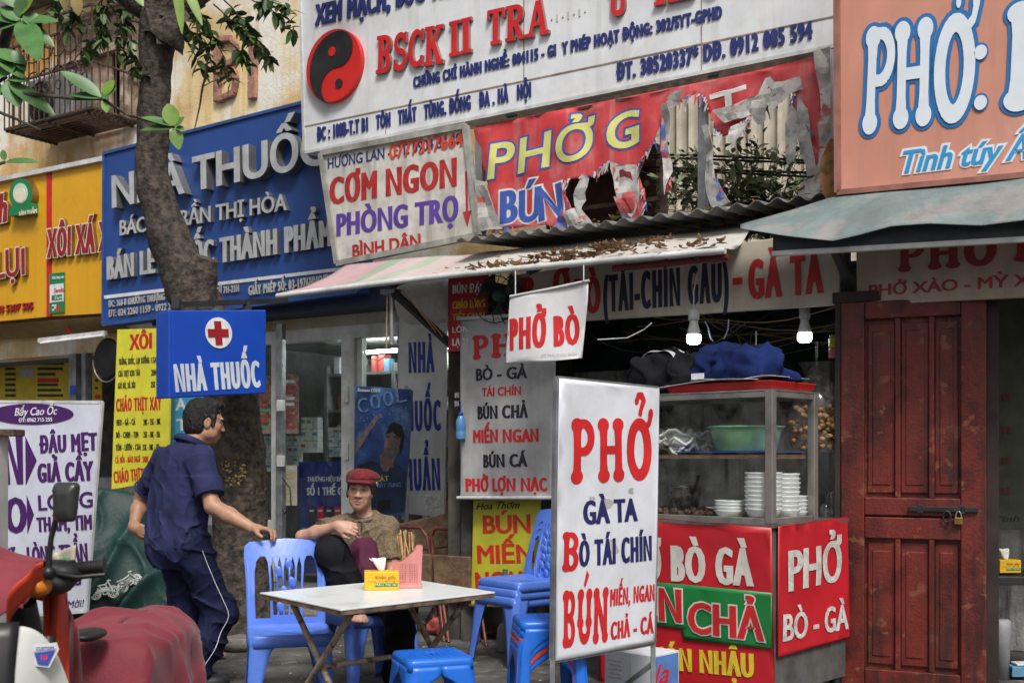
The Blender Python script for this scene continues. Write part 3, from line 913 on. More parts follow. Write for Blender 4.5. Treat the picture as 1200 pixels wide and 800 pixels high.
# blue pharmacy board
bb = T('pharmacy_signboard', 'large blue pharmacy board with raised silver letters and a white line', 'sign', F(250, 360, CB))
q = MB(); pb = front(CB, .12)
quad_panel(q, pb, [(122, 179), (420, 103), (420, 342), (121, 381)], .2); bb.part('board', q, M['blueb'])
q = MB(); f = [pb.hit(*c) + UN * .004 for c in ((122.5, 180), (420, 104), (420, 341.5), (121.5, 380.5))]; frame_bars(q, f, .03, .03, UN); bb.part('trim', q, mat('blue_trim', (.03, .08, .26), .4))
q = MB(); quad_panel(q, pb, [(121.5, 346.5), (420, 311), (420, 315), (121.5, 350.5)], .004, lift=.008); bb.part('white_line', q, M['white'])
def raised(txt, a, b_, h, d, bold, name='lettering', **k):
    q = MB(); write(q, pb, txt, a, b_, h, bold, depth=d, mi=0, mi_side=1, res=5, **k); bb.part(name, q, [M['silver'], M['silver_side']])
raised('NHÀ THUỐC', (131, 244), (385, 191), 38, .1, .065)
raised('BÁC SĨ: TRẦN THỊ HÒA', (140, 276), (336, 246), 17.5, .05, .05)
raised('BÁN LẺ THUỐC THÀNH PHẨM', (125, 328), (389, 288), 27, .05, .06)
raised('ĐC: 368-B KHƯƠNG THƯỢNG - ĐỐNG ĐA', (127, 360), (222, 347.5), 7.5, .015, .05, boldy=.02)
raised('ĐT: 024 2260 1159 - 0922 255 6868', (127, 371.5), (222, 360), 8, .015, .05, boldy=.02)
raised('BÁN HÀNG: TỪ 7H-21H', (222, 349), (280, 341.5), 8, .015, .05, boldy=.02)
raised('GIẤY PHÉP SỐ: 03-1976HNO/ĐKKD', (291, 346), (400, 331), 11, .02, .05, boldy=.025)

# projecting blue light box with the red cross, hung from a bracket in front of the tree
bs = T('pharmacy_box_sign', 'blue projecting light box with a red cross in a white circle reading NHÀ THUỐC', 'sign', P(250, 465, 7.9))
A, B_, C_, D_ = P(197.5, 363.5, 7.45), P(312, 363, 8.0), P(312, 460.5, 8.0), P(197.5, 466.5, 7.45)
nB = (B_ - A).cross(D_ - A).normalized()
if nB.y > 0: nB = -nB
thk = .16
bk = [p - nB * thk for p in (A, B_, C_, D_)]
q = MB(); q.add([A, B_, C_, D_] + bk, [(3, 2, 1, 0), (4, 5, 6, 7), (0, 1, 5, 4), (1, 2, 6, 5), (2, 3, 7, 6), (3, 0, 4, 7)]); bs.part('box', q, M['blue2'], bevel=.008)
pbx = Plane(A, nB)
q = MB()
def disc_on(q, plane, cx, cy, r, z, d, mi, n=40):
    c = plane.hit(cx, cy); x = (plane.hit(cx + 10, cy) - c).normalized(); y = plane.n.cross(x).normalized(); R = (plane.hit(cx, cy - r) - c).length
    ff = [c + (x * cos(2 * pi * k / n) + y * sin(2 * pi * k / n)) * R + plane.n * (z + d) for k in range(n)]; b2 = [p - plane.n * d for p in ff]
    q.add(ff, [tuple(range(n))], mi=mi); q.add(ff + b2, [(i, n + i, n + (i + 1) % n, (i + 1) % n) for i in range(n)], mi=mi)
disc_on(q, pbx, 256, 390, 18, .002, .004, 0)
cm = mat('cross_red', (.3, .01, .015), .45)
write(q, pbx, '', (0, 0), (1, 0), 1, loops=lambda a, b: [], lift=0) if False else None
lp = [np.array([(-1, -3), (1, -3), (1, -1), (3, -1), (3, 1), (1, 1), (1, 3), (-1, 3), (-1, 1), (-3, 1), (-3, -1), (-1, -1)], float)]
write(q, pbx, '', (244, 390), (268, 390), 8, loops=lambda wd, cap: [np.stack([(l[:, 0] + 3) / 6 * wd, l[:, 1] / 6 * wd], 1) for l in lp], lift=.008, depth=.003, mi=1)
bs.part('cross', q, [M['white'], cm])
q = MB(); write(q, pbx, 'NHÀ THUỐC', (206, 459.5), (306, 453.5), 33, .055, depth=.003, res=5, boldy=.03); bs.part('lettering', q, mat('pale_letters', (.55, .6, .66), .5, var=.08))
q = MB(); a, b_ = P(207, 357, 7.6), P(336, 352, 8.3)
q.bar(a, b_, .035, .035); 
for t_ in (.03, .62): p = a.lerp(b_, t_); q.bar(p, p - UZ * .09, .04, .05)
q.bar(a + UZ * .05, a - UZ * .03, .06, .05)
bs.part('bracket', q, M['black'])

# tall yellow menu beside the tree
ym = T('tall_yellow_menu', 'tall yellow menu banner headed XÔI with red and black price lines', 'menu banner', F(160, 570, 14.4))
py = front(14.4); q = MB()
quad_panel(q, py, [(137.5, 386), (200, 384), (197, 562), (130.5, 573)], .02); ym.part('banner', q, M['lime'])
q = MB()
rows = [('XÔI', 152, 410, 178, 408, 18, 1, .09), ('TRỨNG, RUỐC, LẠP XƯỞNG', 139, 427.5, 175, 425.5, 7, 0, .02), ('15K - 20K', 177, 425.5, 196, 424.5, 7, 0, .02), ('CHẢ THỊT KHO TÀU', 138.5, 441.5, 164, 440, 7, 0, .02), ('20K - 25K', 177, 440, 196, 439, 7, 0, .02), ('GIÒ BÒ, XÁ XÍU', 138, 455.5, 158.5, 454.5, 7, 0, .02), ('25K', 176.5, 454, 182, 453.7, 7, 0, .02),
 ('CHÁO THỊT XAY', 136, 482, 189, 480, 15, 1, .05), ('HEO - GÀ - CÁ', 136.5, 498.5, 158.5, 497.5, 7, 0, .03), ('20K - 25K - 30K', 168, 498, 188, 497, 7, 0, .03), ('BÒ - CHIM - TIM', 136, 513, 162, 512.5, 7, 0, .03), ('25K - 30K - 35k', 168, 512.5, 187.5, 512, 7, 0, .03), ('TÔM - LƯƠN - CUA', 135.5, 528, 165, 527, 7, 0, .03), ('25K - 30K - 35k', 167, 527.5, 187, 527, 7, 0, .03), ('CÁ HỒI - BÀO NGƯ', 135, 542.5, 164.5, 541, 7, 1, .03), ('30K - 35K', 167, 541.5, 186, 541, 7, 1, .03), ('CHÁO THỊT NGAO', 133.5, 566, 190, 560, 14, 1, .05)]
for t_, x0, y0, x1, y1, h, mi, bo in rows: write(q, py, t_, (x0, y0), (x1, y1), h, bo, mi=mi, depth=.001, boldy=.015)
ym.part('lettering', q, [M['black'], M['redtxt']])
lb = T('pale_blue_sign', 'pale blue board with white capital letters behind the tree trunk', 'sign', F(215, 545, 14.7))
pz = front(14.75); q = MB(); quad_panel(q, pz, [(202, 466), (262, 462), (262, 545), (202, 548)], .03); lb.part('board', q, mat('sky_blue', (.06, .35, .6), .5, var=.08))
q = MB(); write(q, pz, 'A', (206, 481), (218, 480), 14, .1); write(q, pz, 'T', (207, 505), (219, 504), 14, .1); write(q, pz, 'D', (207, 540), (219, 539), 22, .1); lb.part('lettering', q, M['white'])
q = MB(); quad_panel(q, pz, [(208, 514), (224, 512), (224, 520), (208, 522)], .004, lift=.006); lb.part('red_mark', q, M['redtxt'])

# purple and white standing banner at the left
pw = T('snail_menu_banner', 'white standing banner with big purple words and a purple oval heading', 'banner', P(55, 716, 7.6))
A, B_ = P(-60, 470, 7.75), P(119, 471, 7.15); C_ = P(101, 716, 7.25)
nP = (B_ - A).cross(V((0, 0, -1))).normalized()
if nP.y > 0: nP = -nP
pp = Plane(B_, nP)
purple = mat('purple', (.065, .012, .12), .5, var=.08)
q = MB(); quad_panel(q, pp, [(-60, 470), (119, 471), (101, 716), (-60, 728)], .012); pw.part('sheet', q, mat('lilac_white', (.62, .64, .74), .45, var=.06, dirt=(.45, .46, .55), dirt_amt=.2))
q = MB(); f = [pp.hit(*c) - nP * .006 for c in ((-60, 470), (119, 471), (101, 716), (-60, 728))]; frame_bars(q, f, .018, .018, nP); pw.part('frame', q, M['alu'])
q = MB(); ov = [np.array([(cos(2 * pi * k / 40) * .5 + .5, sin(2 * pi * k / 40) * .5) for k in range(40)])]
write(q, pp, '', (-12, 485), (86, 485), 24, loops=lambda wd, cap: [np.stack([l[:, 0] * wd, l[:, 1] * cap], 1) for l in ov])
pw.part('oval', q, purple)
q = MB(); write(q, pp.off(.004), 'Bẩy Cao Ốc', (17, 487), (67, 485.5), 9, .035, shear=.25); write(q, pp.off(.004), 'ĐT: 0962 715 255', (22, 494.5), (61, 493.5), 4.5, .05); pw.part('oval_lettering', q, M['white'])
q = MB()
for t_, x0, y0, x1, y1, h, bo in (('ĐẬU MẸT', 46, 531, 114, 527, 20, .075), ('GIẢ CẦY', 44, 565, 109, 562.5, 22, .075), ('LÒNG', 45, 598, 109, 594, 18, .075), ('THÂM, TIM', 43, 623, 108, 620, 17, .06), ('MÌ NHỊ - LÒNG TRẦN', -20, 664, 103, 657, 20, .05), ('CHÁO LÒNG', -2, 689, 95, 685, 14, .06), ('Xin Mời!', 60, 714, 99, 710, 8, .02)):
    write(q, pp, t_, (x0, y0), (x1, y1), h, bo, res=4, shear=.3 if 'Mời' in t_ else 0)
write(q, pp, 'BÚN', (-38, 568), (27, 567), 56, .08); write(q, pp, 'CHÁO', (-60, 625), (32, 624), 40, .08)
tri = [np.array([(0, 0), (1, .5), (0, 1)])]
for x0, x1, y, h in ((30, 43, 568, 57), (32, 40, 625, 45)):
    write(q, pp, '', (x0, y), (x1, y), h, loops=lambda wd, cap: [np.stack([l[:, 0] * wd, l[:, 1] * cap], 1) for l in tri])
pw.part('lettering', q, purple)

# big white doctor's sign
CD = 13.5
ds = T('clinic_signboard', 'big white clinic signboard with raised red and navy letters and a red and black disc', 'sign', F(660, 130, CD))
pd = front(CD, .1)
q = MB(); quad_panel(q, pd, [(351, -28), (981, -190), (981, 53.5), (357, 179)], .22); ds.part('board', q, M['white'])
q = MB()
f = [pd.hit(*c) for c in ((351, -28), (981, -190), (981, 53.5), (357, 179))]; frame_bars(q, f, .025, .02, UN)
ds.part('trim', q, M['alu'])
q = MB()
a, b_ = pd.hit(355, 149), pd.hit(981, 19); q.bar(a, b_, .012, .006, UN)
for px, y0, y1 in ((614, 97, -90), (452, 158, 128.5), (822, 86, -140)): q.bar(pd.hit(px, y0), pd.hit(px, y1), .008, .004, UN)
ds.part('seam', q, mat('rust_seam', (.28, .2, .15), .7, var=.3))
q = MB()
disc_on(q, pd, 395, 79, 42, 0, .05, 0, 56)
def yin(wd, cap):
    R = wd / 2; o_ = np.array([[R, 0]])
    pts = [(R * sin(a) * -1, R * cos(a)) for a in np.linspace(0, pi, 30)]       # left half
    pts += [(-R / 2 * sin(a), -R / 2 - R / 2 * cos(a)) for a in np.linspace(0, pi, 16)][1:]
    pts += [(R / 2 * sin(a), R / 2 - R / 2 * cos(a)) for a in np.linspace(0, pi, 16)][1:-1]
    return [np.array(pts) + o_]
pdd = pd.off(.05)
write(q, pdd, '', (363, 81), (427, 77), 10, loops=yin, lift=.003, depth=.004, mi=1)
disc_on(q, pdd, 390, 61, 5.5, .008, .004, 0); disc_on(q, pdd, 397.5, 98, 5.5, .004, .004, 1)
ds.part('emblem_disc', q, [mat('disc_red', (.62, .02, .015), .4, var=.05), M['black'], M['white']])
q = MB()
write(q, pd, 'XEM MẠCH, BỐC THUỐC', (369, 30), (566, -14), 24, .05, depth=.012, res=4)
write(q, pd, 'CHỨNG CHỈ HÀNH NGHỀ: 004115 - GI  Y PHÉP HOẠT ĐỘNG: 302/SYT-GPHD', (484, 103), (846, 21), 12.5, .05, depth=.008, boldy=.02)
write(q, pd, 'ĐC : 108B-T.T B1   TÔN   THẤT   TÙNG. ĐỐNG   ĐA . HÀ   NỘI', (371, 165.5), (622, 113.5), 15.5, .06, depth=.008)
write(q, pd, 'ĐT. 38520337* DĐ. 0912 085 594', (722, 94.5), (952, 45), 19, .06, depth=.008)
ds.part('navy_lettering', q, M['navytxt'])
q = MB()
bz = slab_word(['B', 'S', 'C', 'K'], 'slab'); write(q, pd, '', (440, 87), (519, 74), 44, loops=bz, depth=.03, mi=0, mi_side=1)
bz = slab_word(['I', 'I'], 'slab'); write(q, pd, '', (526, 67), (552, 61), 41, loops=bz, depth=.03, mi=0, mi_side=1)
bz = slab_word(['T', 'R', 'A'], 'slab'); write(q, pd, '', (570, 54), (643, 39), 41, loops=bz, depth=.03, mi=0, mi_side=1)
bz = slab_word(['U'], 'slab'); write(q, pd, '', (713, 21), (734, 17), 34, loops=bz, depth=.03, mi=0, mi_side=1)
bz = slab_word(['N', 'B', 'U'], 'slab'); write(q, pd, '', (766, 7), (848, -10), 40, loops=bz, depth=.03, mi=0, mi_side=1)
ds.part('red_lettering', q, [M['redtxt'], mat('red_side', (.25, .15, .14), .6)])
q = MB()
for i in range(7):
    f = F(655 + i * 6.5, 28 - i * 1.5, CD)
    q.fbox(f + UN * .104, (.012, .004, .012 + .04 * (i % 2)))
ds.part('glue_mark', q, mat('glue', (.5, .49, .46), .8))
q = MB()
for px in (600, 838): 
    p = pd.hit(px, 133 - (px - 600) * .2); q.fbox(p - UZ * .02 + UN * .01, (.07, .05, .02))
ds.part('clip', q, M['black'])

# small white lodging sign
cn = T('rice_lodging_sign', 'dirty white framed sign reading CƠM NGON PHÒNG TRỌ with a red arrow', 'sign', F(470, 300, 13.4))
pc = front(13.4, .1); q = MB()
c4 = [(377, 180), (546, 148), (561, 276), (396, 309)]
quad_panel(q, pc, c4, .03); cn.part('sheet', q, mat('dirty_white', (.62, .6, .55), .55, var=.1, dirt=(.26, .24, .2), dirt_amt=.55, streak=.75))
q = MB(); frame_bars(q, [pc.hit(*c) + UN * .003 for c in c4], .045, .045, UN); cn.part('frame', q, mat('grey_frame', (.36, .36, .33), .6, var=.2, dirt_amt=.5, streak=.5))
q = MB()
for t_, a, b_, h, bo, mi in (('HƯƠNG LAN - ĐT: 0904 88 29', (384, 198), (540, 169), 12, .02, 0), ('CƠM NGON', (386, 240), (535, 218), 31, .075, 1), ('PHÒNG TRỌ', (394, 277), (537, 258), 26, .075, 2), ('BÌNH DÂN', (413, 302), (493, 289), 15, .07, 1)):
    write(q, pc, t_, a, b_, h, bo, mi=mi, res=4)
write(q, pc.off(.003), '0777317664', (456, 187), (543, 171), 17, .04, mi=3, boldy=.03)
ar = [np.array([(.38, 0), (.62, 0), (.62, .72), (1, .72), (.5, 1), (0, .72), (.38, .72)])]
write(q, pc, '', (541, 202), (551, 200), 3, loops=lambda wd, cap: [np.stack([l[:, 0] * wd, -l[:, 1] * .42], 1)[::-1] for l in ar], mi=1)
cn.part('lettering', q, [M['navytxt'], mat('worn_red', (.42, .025, .025), .55, var=.2, vscale=20), mat('violet', (.1, .05, .3), .5, var=.15), mat('orange_red', (.6, .06, .02), .5)])

# ---------------- torn red banner on its frame
CT = 13.25
tb = T('torn_red_banner', 'torn red vinyl banner hanging in shreds below the white clinic board', 'banner', F(770, 260, CT))
pt = front(CT)
def flut(p):
    s_ = (p - pt.o).dot(UX)
    return .018 * nz(p, 2.2) + .012 * nz(p, 6, 3) + .008 * sin(s_ * 19 + p.z * 5)
red_out = [[(555, 150), (640, 132), (720, 116), (800, 101), (880, 84), (958, 66), (962, 128), (964, 205), (955, 190), (948, 160), (936, 140), (928, 126), (932, 112), (928, 104), (920, 106), (912, 114), (905, 116), (898, 130), (882, 136), (872, 142), (860, 156), (846, 160), (836, 150), (830, 132), (826, 116), (816, 110), (808, 114), (800, 120), (788, 124), (779, 130), (776, 142), (770, 156), (765, 172), (757, 182), (750, 190), (748, 205), (752, 220), (756, 240), (750, 258), (736, 250), (735, 238), (728, 225), (726, 205), (716, 190), (707, 196), (699, 202), (690, 208), (672, 210), (660, 215), (662, 226), (668, 240), (676, 262), (664, 268), (640, 264), (610, 266), (586, 270), (570, 268), (561, 250), (565, 232), (572, 216), (566, 200), (560, 180)]]
q = MB()
clip_loops = sheet(q, pt, red_out, .035, flut)
tb.part('vinyl_sheet', q, mat('faded_red', (.56, .05, .055), .42, var=.16, vscale=3, noise3=((.62, .22, .22), 2.2, .6, .2), dirt=(.62, .42, .4), dirt_amt=.35, streak=.3), solid=.003)
CL = clip_loops
def tw(txt, a, b_, h, bold, mi, grow=0, lift=.004, **k):
    write(q, pt, txt, a, b_, h, bold, mi=mi, lift=lift, grow=grow, disp=flut, clip=CL, grid=.03, depth=0, res=5, **k)
q = MB()
for (t_, a, b_, h) in (('P', (571, 211), (603, 205), 41), ('H', (606, 204), (649, 194), 41), ('Ở', (652, 193), (698, 184), 40), ('G', (713, 178), (752, 168), 42)):
    tw(t_, a, b_, h, .09, 1, .055, .004, shear=.12); tw(t_, a, b_, h, .075, 0, 0, .007, shear=.12)
for (t_, a, b_, h) in (('B', (585, 263), (606, 259), 38), ('Ú', (607, 262), (637, 256), 38), ('N', (632, 260), (663, 250), 38), ('G', (724, 236), (748, 230), 36)):
    tw(t_, a, b_, h, .085, 2, .06, .004, shear=.12); tw(t_, a, b_, h, .07, 1, 0, .007, shear=.12)
tw('TA', (834, 146), (930, 120), 36, .07, 2, .0, .005)
tb.part('lettering', q, [mat('pale_yellow', (.7, .68, .22), .5, var=.12, dirt=(.3, .26, .12), dirt_amt=.35, dirt_scale=6), mat('print_blue', (.05, .1, .4), .5, var=.15), mat('vinyl_white', (.7, .7, .68), .5, var=.08, dirt=(.4, .38, .34), dirt_amt=.4)])
# shreds: curled strips of vinyl, white back showing
def flap(q, pts, seed, lift=.025, curl=.08, mi=0, grid=.04):
    """a torn flap cut along a ragged outline and crumpled off the plane"""
    r_ = random.Random(seed); cx_ = sum(p[0] for p in pts) / len(pts); cy_ = sum(p[1] for p in pts) / len(pts)
    rag = []
    for i in range(len(pts)):
        a, b = pts[i], pts[(i + 1) % len(pts)]
        for k in range(3): t = k / 3; rag.append((a[0] + (b[0] - a[0]) * t + r_.uniform(-1.3, 1.3), a[1] + (b[1] - a[1]) * t + r_.uniform(-1.6, 1.6)))
    c = pt.hit(cx_, cy_); ang = r_.uniform(-.6, .6)
    def dsp(p):
        e = p - c; a = e.dot(UX) * cos(ang) + e.z * sin(ang)
        return lift + curl * abs(nz(p, 3.4, seed)) + .045 * nz(p, 8, seed + 2) + .5 * curl * a * a * 8 * (1 if seed % 2 else -.3) 
    n0 = len(q.sm); sheet(q, pt, [rag], grid, dsp, mi)
    for k in range(len(q.sm)): q.sm[k] = False
q = MB()
S = [([(776, 126), (786, 121), (790, 140), (786, 170), (790, 200), (784, 232), (780, 205), (777, 165)], 2), ([(826, 150), (836, 150), (841, 190), (846, 222), (860, 240), (836, 243), (830, 200)], 3),
     ([(838, 133), (862, 124), (905, 106), (912, 112), (880, 136), (852, 147)], 4), ([(898, 122), (912, 98), (938, 92), (944, 106), (928, 112), (910, 130)], 5), ([(936, 112), (950, 130), (955, 175), (962, 205), (950, 208), (938, 168)], 6),
     ([(957, 64), (978, 58), (979, 240), (940, 243), (952, 225), (961, 190), (966, 130)], 7), ([(664, 250), (680, 244), (700, 262), (722, 268), (690, 270), (668, 268)], 8), ([(716, 190), (748, 196), (754, 230), (748, 262), (730, 240), (722, 214)], 9),
     ([(858, 150), (882, 142), (872, 158), (866, 172), (856, 166)], 10), ([(886, 122), (902, 118), (900, 142), (890, 148), (884, 136)], 11), ([(784, 116), (803, 106), (798, 122), (788, 130)], 12), ([(846, 240), (878, 246), (906, 246), (880, 252), (848, 252)], 13),
     ([(928, 120), (940, 140), (938, 190), (926, 196), (922, 160)], 14), ([(682, 206), (692, 210), (688, 236), (680, 260), (676, 232)], 15), ([(560, 212), (574, 214), (584, 250), (590, 268), (568, 272), (558, 262)], 16), ([(943, 215), (960, 205), (968, 242), (930, 245)], 17)]
vbk = mat('vinyl_back', (.5, .49, .47), .7, var=.25, vscale=14, dirt=(.2, .18, .15), dirt_amt=.75, dirt_scale=7, streak=.4, noise3=((.5, .1, .1), 8, .6, .05))
q = MB(); r_ = random.Random(12)
torn = red_out[0][6:60]
for k in range(150):
    i = r_.randrange(len(torn) - 1); t = r_.random(); px = torn[i][0] + (torn[i + 1][0] - torn[i][0]) * t; py = torn[i][1] + (torn[i + 1][1] - torn[i][1]) * t
    L_, w_, sx = r_.uniform(3, 16), r_.uniform(.5, 2.2), r_.uniform(-.35, .35); o_ = r_.uniform(.0, .03)
    p4 = [pt.hit(px + dx + sx * L_ * v + r_.uniform(-.4, .4), py - 2 + L_ * v) + UN * (flut(pt.hit(px, py)) + .004 + o_ * v) for v in (0, .35, .7, 1) for dx in (-w_ * (1 - .6 * v), w_ * (1 - .6 * v))]
    q.add(p4, [(0, 2, 3, 1), (2, 4, 5, 3), (4, 6, 7, 5)], mi=r_.choice([0, 0, 1, 1, 2]))
o = tb.part('frayed_fringe', q, [_mats['faded_red'], vbk, _mats['print_blue']]); o['kind'] = 'stuff'
for p_, sd_ in S: q = MB(); flap(q, p_, sd_); tb.part('white_shred', q, vbk, solid=.003)
vpr = mat('vinyl_print', (.5, .07, .08), .5, var=.2, noise3=((.08, .13, .42), 4, .5, .05), dirt=(.6, .6, .58), dirt_amt=.7, dirt_scale=7)
for p_, sd_ in (([(726, 232), (752, 240), (760, 268), (726, 270), (712, 268), (732, 256)], 21), ([(660, 246), (676, 258), (690, 266), (664, 270), (650, 266)], 22), ([(728, 200), (744, 205), (752, 245), (740, 252), (732, 226)], 23), ([(779, 140), (784, 150), (788, 222), (783, 226), (778, 180)], 29), ([(838, 200), (846, 215), (856, 244), (842, 248), (836, 224)], 30), ([(950, 150), (958, 160), (962, 190), (952, 200)], 31)): q = MB(); flap(q, p_, sd_); tb.part('printed_shred', q, vpr, solid=.003)
q = MB()
def post(px, y0, y1, w_, c, mi=0): q.bar(F(px, y0, c), F(px, y1, c), w_, w_, UN, mi)
post(824, 116, 252, .055, CT + .1, 0); post(778, 128, 268, .04, CT + .2, 1); post(563, 150, 275, .06, CT + .05, 0); post(672, 210, 268, .035, CT + .25, 1); post(978, 60, 245, .08, CT + .02, 2)
q.bar(F(560, 152, CT + .06), F(980, 62, CT + .06), .05, .05, UN, 1); q.bar(F(560, 281, CT + .1), F(985, 243, CT + .1), .05, .05, UN, 1)
q.bar(F(672, 246, CT + .25), F(778, 232, CT + .25), .03, .03, UN, 1)
tb.part('frame', q, [M['steel'], M['rust'], M['alu']])

# behind the tears: corrugated cladding, a dim window, shrubs and cables
cw = T('corrugated_wall', 'grey beige corrugated cladding seen through the torn banner', 'wall', F(850, 300, 17.6))
q = MB()
a0 = F(690, 300, 17.6); a0.z = 0
q.grid(lambda u, v: V((a0.x, a0.y, 2.0 + 4.3 * v)) + UX * (5.4 * u) + UN * (.022 * (1 if (u * 46) % 1 > .5 else -1)), 184, 1, smooth=False)
cw.mesh(q, mat('cladding', (.5, .46, .38), .7, var=.12, dirt=(.3, .26, .2), dirt_amt=.35, streak=.5))
bw = T('dark_upper_window', 'dim brown framed window behind the torn banner', 'window', F(715, 250, 14.4))
q = MB(); pq = front(14.5)
quad_panel(q, pq, [(640, 190), (770, 168), (770, 262), (640, 282)], .05); bw.part('pane', q, mat('dim_pane', (.06, .06, .055), .35, var=.3))
q = MB(); frame_bars(q, [pq.hit(*c) + UN * .02 for c in ((674, 210), (768, 190), (768, 248), (674, 268))], .06, .06, UN); bw.part('frame', q, mat('brown_frame', (.1, .065, .045), .7, var=.3))
cb = T('cable_bundle', 'black overhead cables sagging behind the torn banner', 'cables', F(850, 190, 14.6))
q = MB()
for k in range(4):
    pts = [F(700 + 30 * i, 178 + (0, 4, 16, 19)[k] + 1.1 * i + (i - 5) ** 2 * -.1 * (k % 3 - 1), 14.3 + .05 * k) for i in range(11)]
    q.tube(pts, .009, 5)
cb.mesh(q, M['black'])
# ------------------------------------------------------------------ noodle shack: room, roof, door, awnings
def C(px, z, c): 
    p = F(px, 535, c); return V((p.x, p.y, z))
shk = T('noodle_shack', 'low dim noodle shack under a corrugated roof with a grimy back wall', 'shack', C(800, 0, 12.9))
R0, R1 = C(533, 0, 12.55), C(1500, 0, 12.55)
LEN = (R1 - R0).length
def K(s_, d, z): return R0 + UX * s_ - UN * d + UZ * z      # along, into the room, up
q = MB()
q.fbox(K(LEN / 2, 1.6, 1.3), (LEN, .1, 2.6)); shk.part('back_wall', q, M['grimy'])
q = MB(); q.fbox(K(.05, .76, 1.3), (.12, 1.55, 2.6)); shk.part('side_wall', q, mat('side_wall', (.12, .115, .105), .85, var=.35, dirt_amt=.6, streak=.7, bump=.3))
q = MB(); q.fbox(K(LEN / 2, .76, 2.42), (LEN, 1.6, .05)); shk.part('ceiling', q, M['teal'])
q = MB()
for k in range(7): q.fbox(K(.3 + .75 * k, 1.0, 2.36), (.05, 1.5, .07))
shk.part('rafter', q, M['black'])
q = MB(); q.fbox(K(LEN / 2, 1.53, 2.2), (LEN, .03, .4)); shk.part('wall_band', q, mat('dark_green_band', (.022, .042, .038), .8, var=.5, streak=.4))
q = MB()
px_wall = [(C(986, 0, 12.4), C(1164, 0, 12.4))]
d0 = (C(986, 0, 12.4) - R0).dot(UX); d1 = (C(1160, 0, 12.4) - R0).dot(UX)
q.fbox(K(d0 - .02, .75, 1.2), (.06, 1.5, 2.4))
shk.part('partition', q, mat('olive_wall', (.1, .11, .08), .85, var=.3, dirt_amt=.4))
q = MB()
for px in (533, 548): q.bar(C(px, 0, 12.45), C(px, 2.6, 12.45), .09, .09)
shk.part('post', q, mat('dark_post', (.05, .045, .04), .8, var=.4, dirt_amt=.5))
# corrugated roof
rf = T('corrugated_roof', 'weathered grey corrugated roof sheets strewn with dead leaves over the noodle shack', 'roof', C(750, 2.9, 13))
q = MB()
L0, L1 = C(552, 0, 12.75), C(1500, 0, 12.75)
ln = (L1 - L0).length; nw = int(ln / .018)
def corr(u, v):
    s_ = u * ln; out = .18 - 1.6 * v
    return L0 + UX * s_ + UN * out + UZ * (2.84 + .16 * v + .018 * sin(s_ * 2 * pi / .13) + .012 * nz((s_, v, 0), 1.5))
q.grid(corr, nw, 4)
rf.mesh(q, mat('roof_sheet', (.14, .14, .135), .7, var=.25, dirt=(.07, .05, .035), dirt_amt=.6, dirt_scale=4, streak=.3), solid=.006)
q = MB(); q.bar(L0 - UN * .25 + UZ * 2.78, L1 - UN * .25 + UZ * 2.78, .06, .06, UN)
rb = T('roof_beam', 'dark wooden beam under the front edge of the corrugated roof', 'beam', L0 + UZ * 2.7).mesh(q, M['wood'])
# peach sign on the roof
ps = T('peach_noodle_sign', 'faded peach signboard with big white blue edged letters PHỞ on the shack roof', 'sign', F(1090, 220, 12.1))
pp2 = front(12.1, .04); q = MB()
c4 = [(981, -190), (1420, -330), (1420, 186), (983, 227)]
quad_panel(q, pp2, c4, .09); ps.part('board', q, mat('peach', (.62, .28, .2), .5, var=.1, vscale=1, dirt=(.42, .2, .16), dirt_amt=.3, streak=.4, noise3=((.66, .36, .28), 1.2, .5, .2)))
q = MB(); frame_bars(q, [pp2.hit(*c) - UN * .01 for c in c4], .03, .1, UN); ps.part('frame', q, mat('dull_red_edge', (.3, .13, .1), .6, var=.2))
pb_, bl = mat('outline_blue', (.02, .16, .42), .45, var=.06), mat('milk_white', (.72, .78, .84), .4, var=.03)
q = MB()
for lt_, a, b_, h, mk in ((['P'], (1009, 158), (1046, 154), 124, ()), (['H'], (1045, 152), (1092, 146), 124, ()), (['o+'], (1091, 147), (1144, 141), 126, (('hook', 0),)), (['B'], (1174, 132), (1246, 124), 126, ())):
    L_ = slab_word(lt_, 'bone', mk)
    write(q, pp2, '', a, b_, h, loops=L_, grow=.028, lift=.002, depth=.003, mi=0); write(q, pp2, '', a, b_, h, loops=L_, grow=-.008, lift=.008, depth=.003, mi=1)
for cy_ in (62, 121):
    disc_on(q, pp2, 1149, cy_, 1, 0, 0, 1)
    for rx, mi, z in ((9.5, 0, .003), (7.5, 1, .008)):
        el = [np.array([(cos(2 * pi * k / 28) * .5 + .5, sin(2 * pi * k / 28) * .5) for k in range(28)])]
        write(q, pp2, '', (1149 - rx, cy_), (1149 + rx, cy_ - rx * .2), rx * 2 * 1.15, loops=lambda wd, cap: [np.stack([l[:, 0] * wd, l[:, 1] * cap], 1) for l in el], lift=z, depth=.003, mi=mi)
for grow, mi, z in ((.1, 1, .002), (0, 2, .006)):
    write(q, pp2, 'Tình túy Ẩm', (1058, 203), (1236, 181), 26, .03, shear=.3, grow=grow, mi=mi, lift=z, res=4)
ps.part('lettering', q, [pb_, bl, mat('sky_letters', (.03, .3, .6), .45, var=.05)])
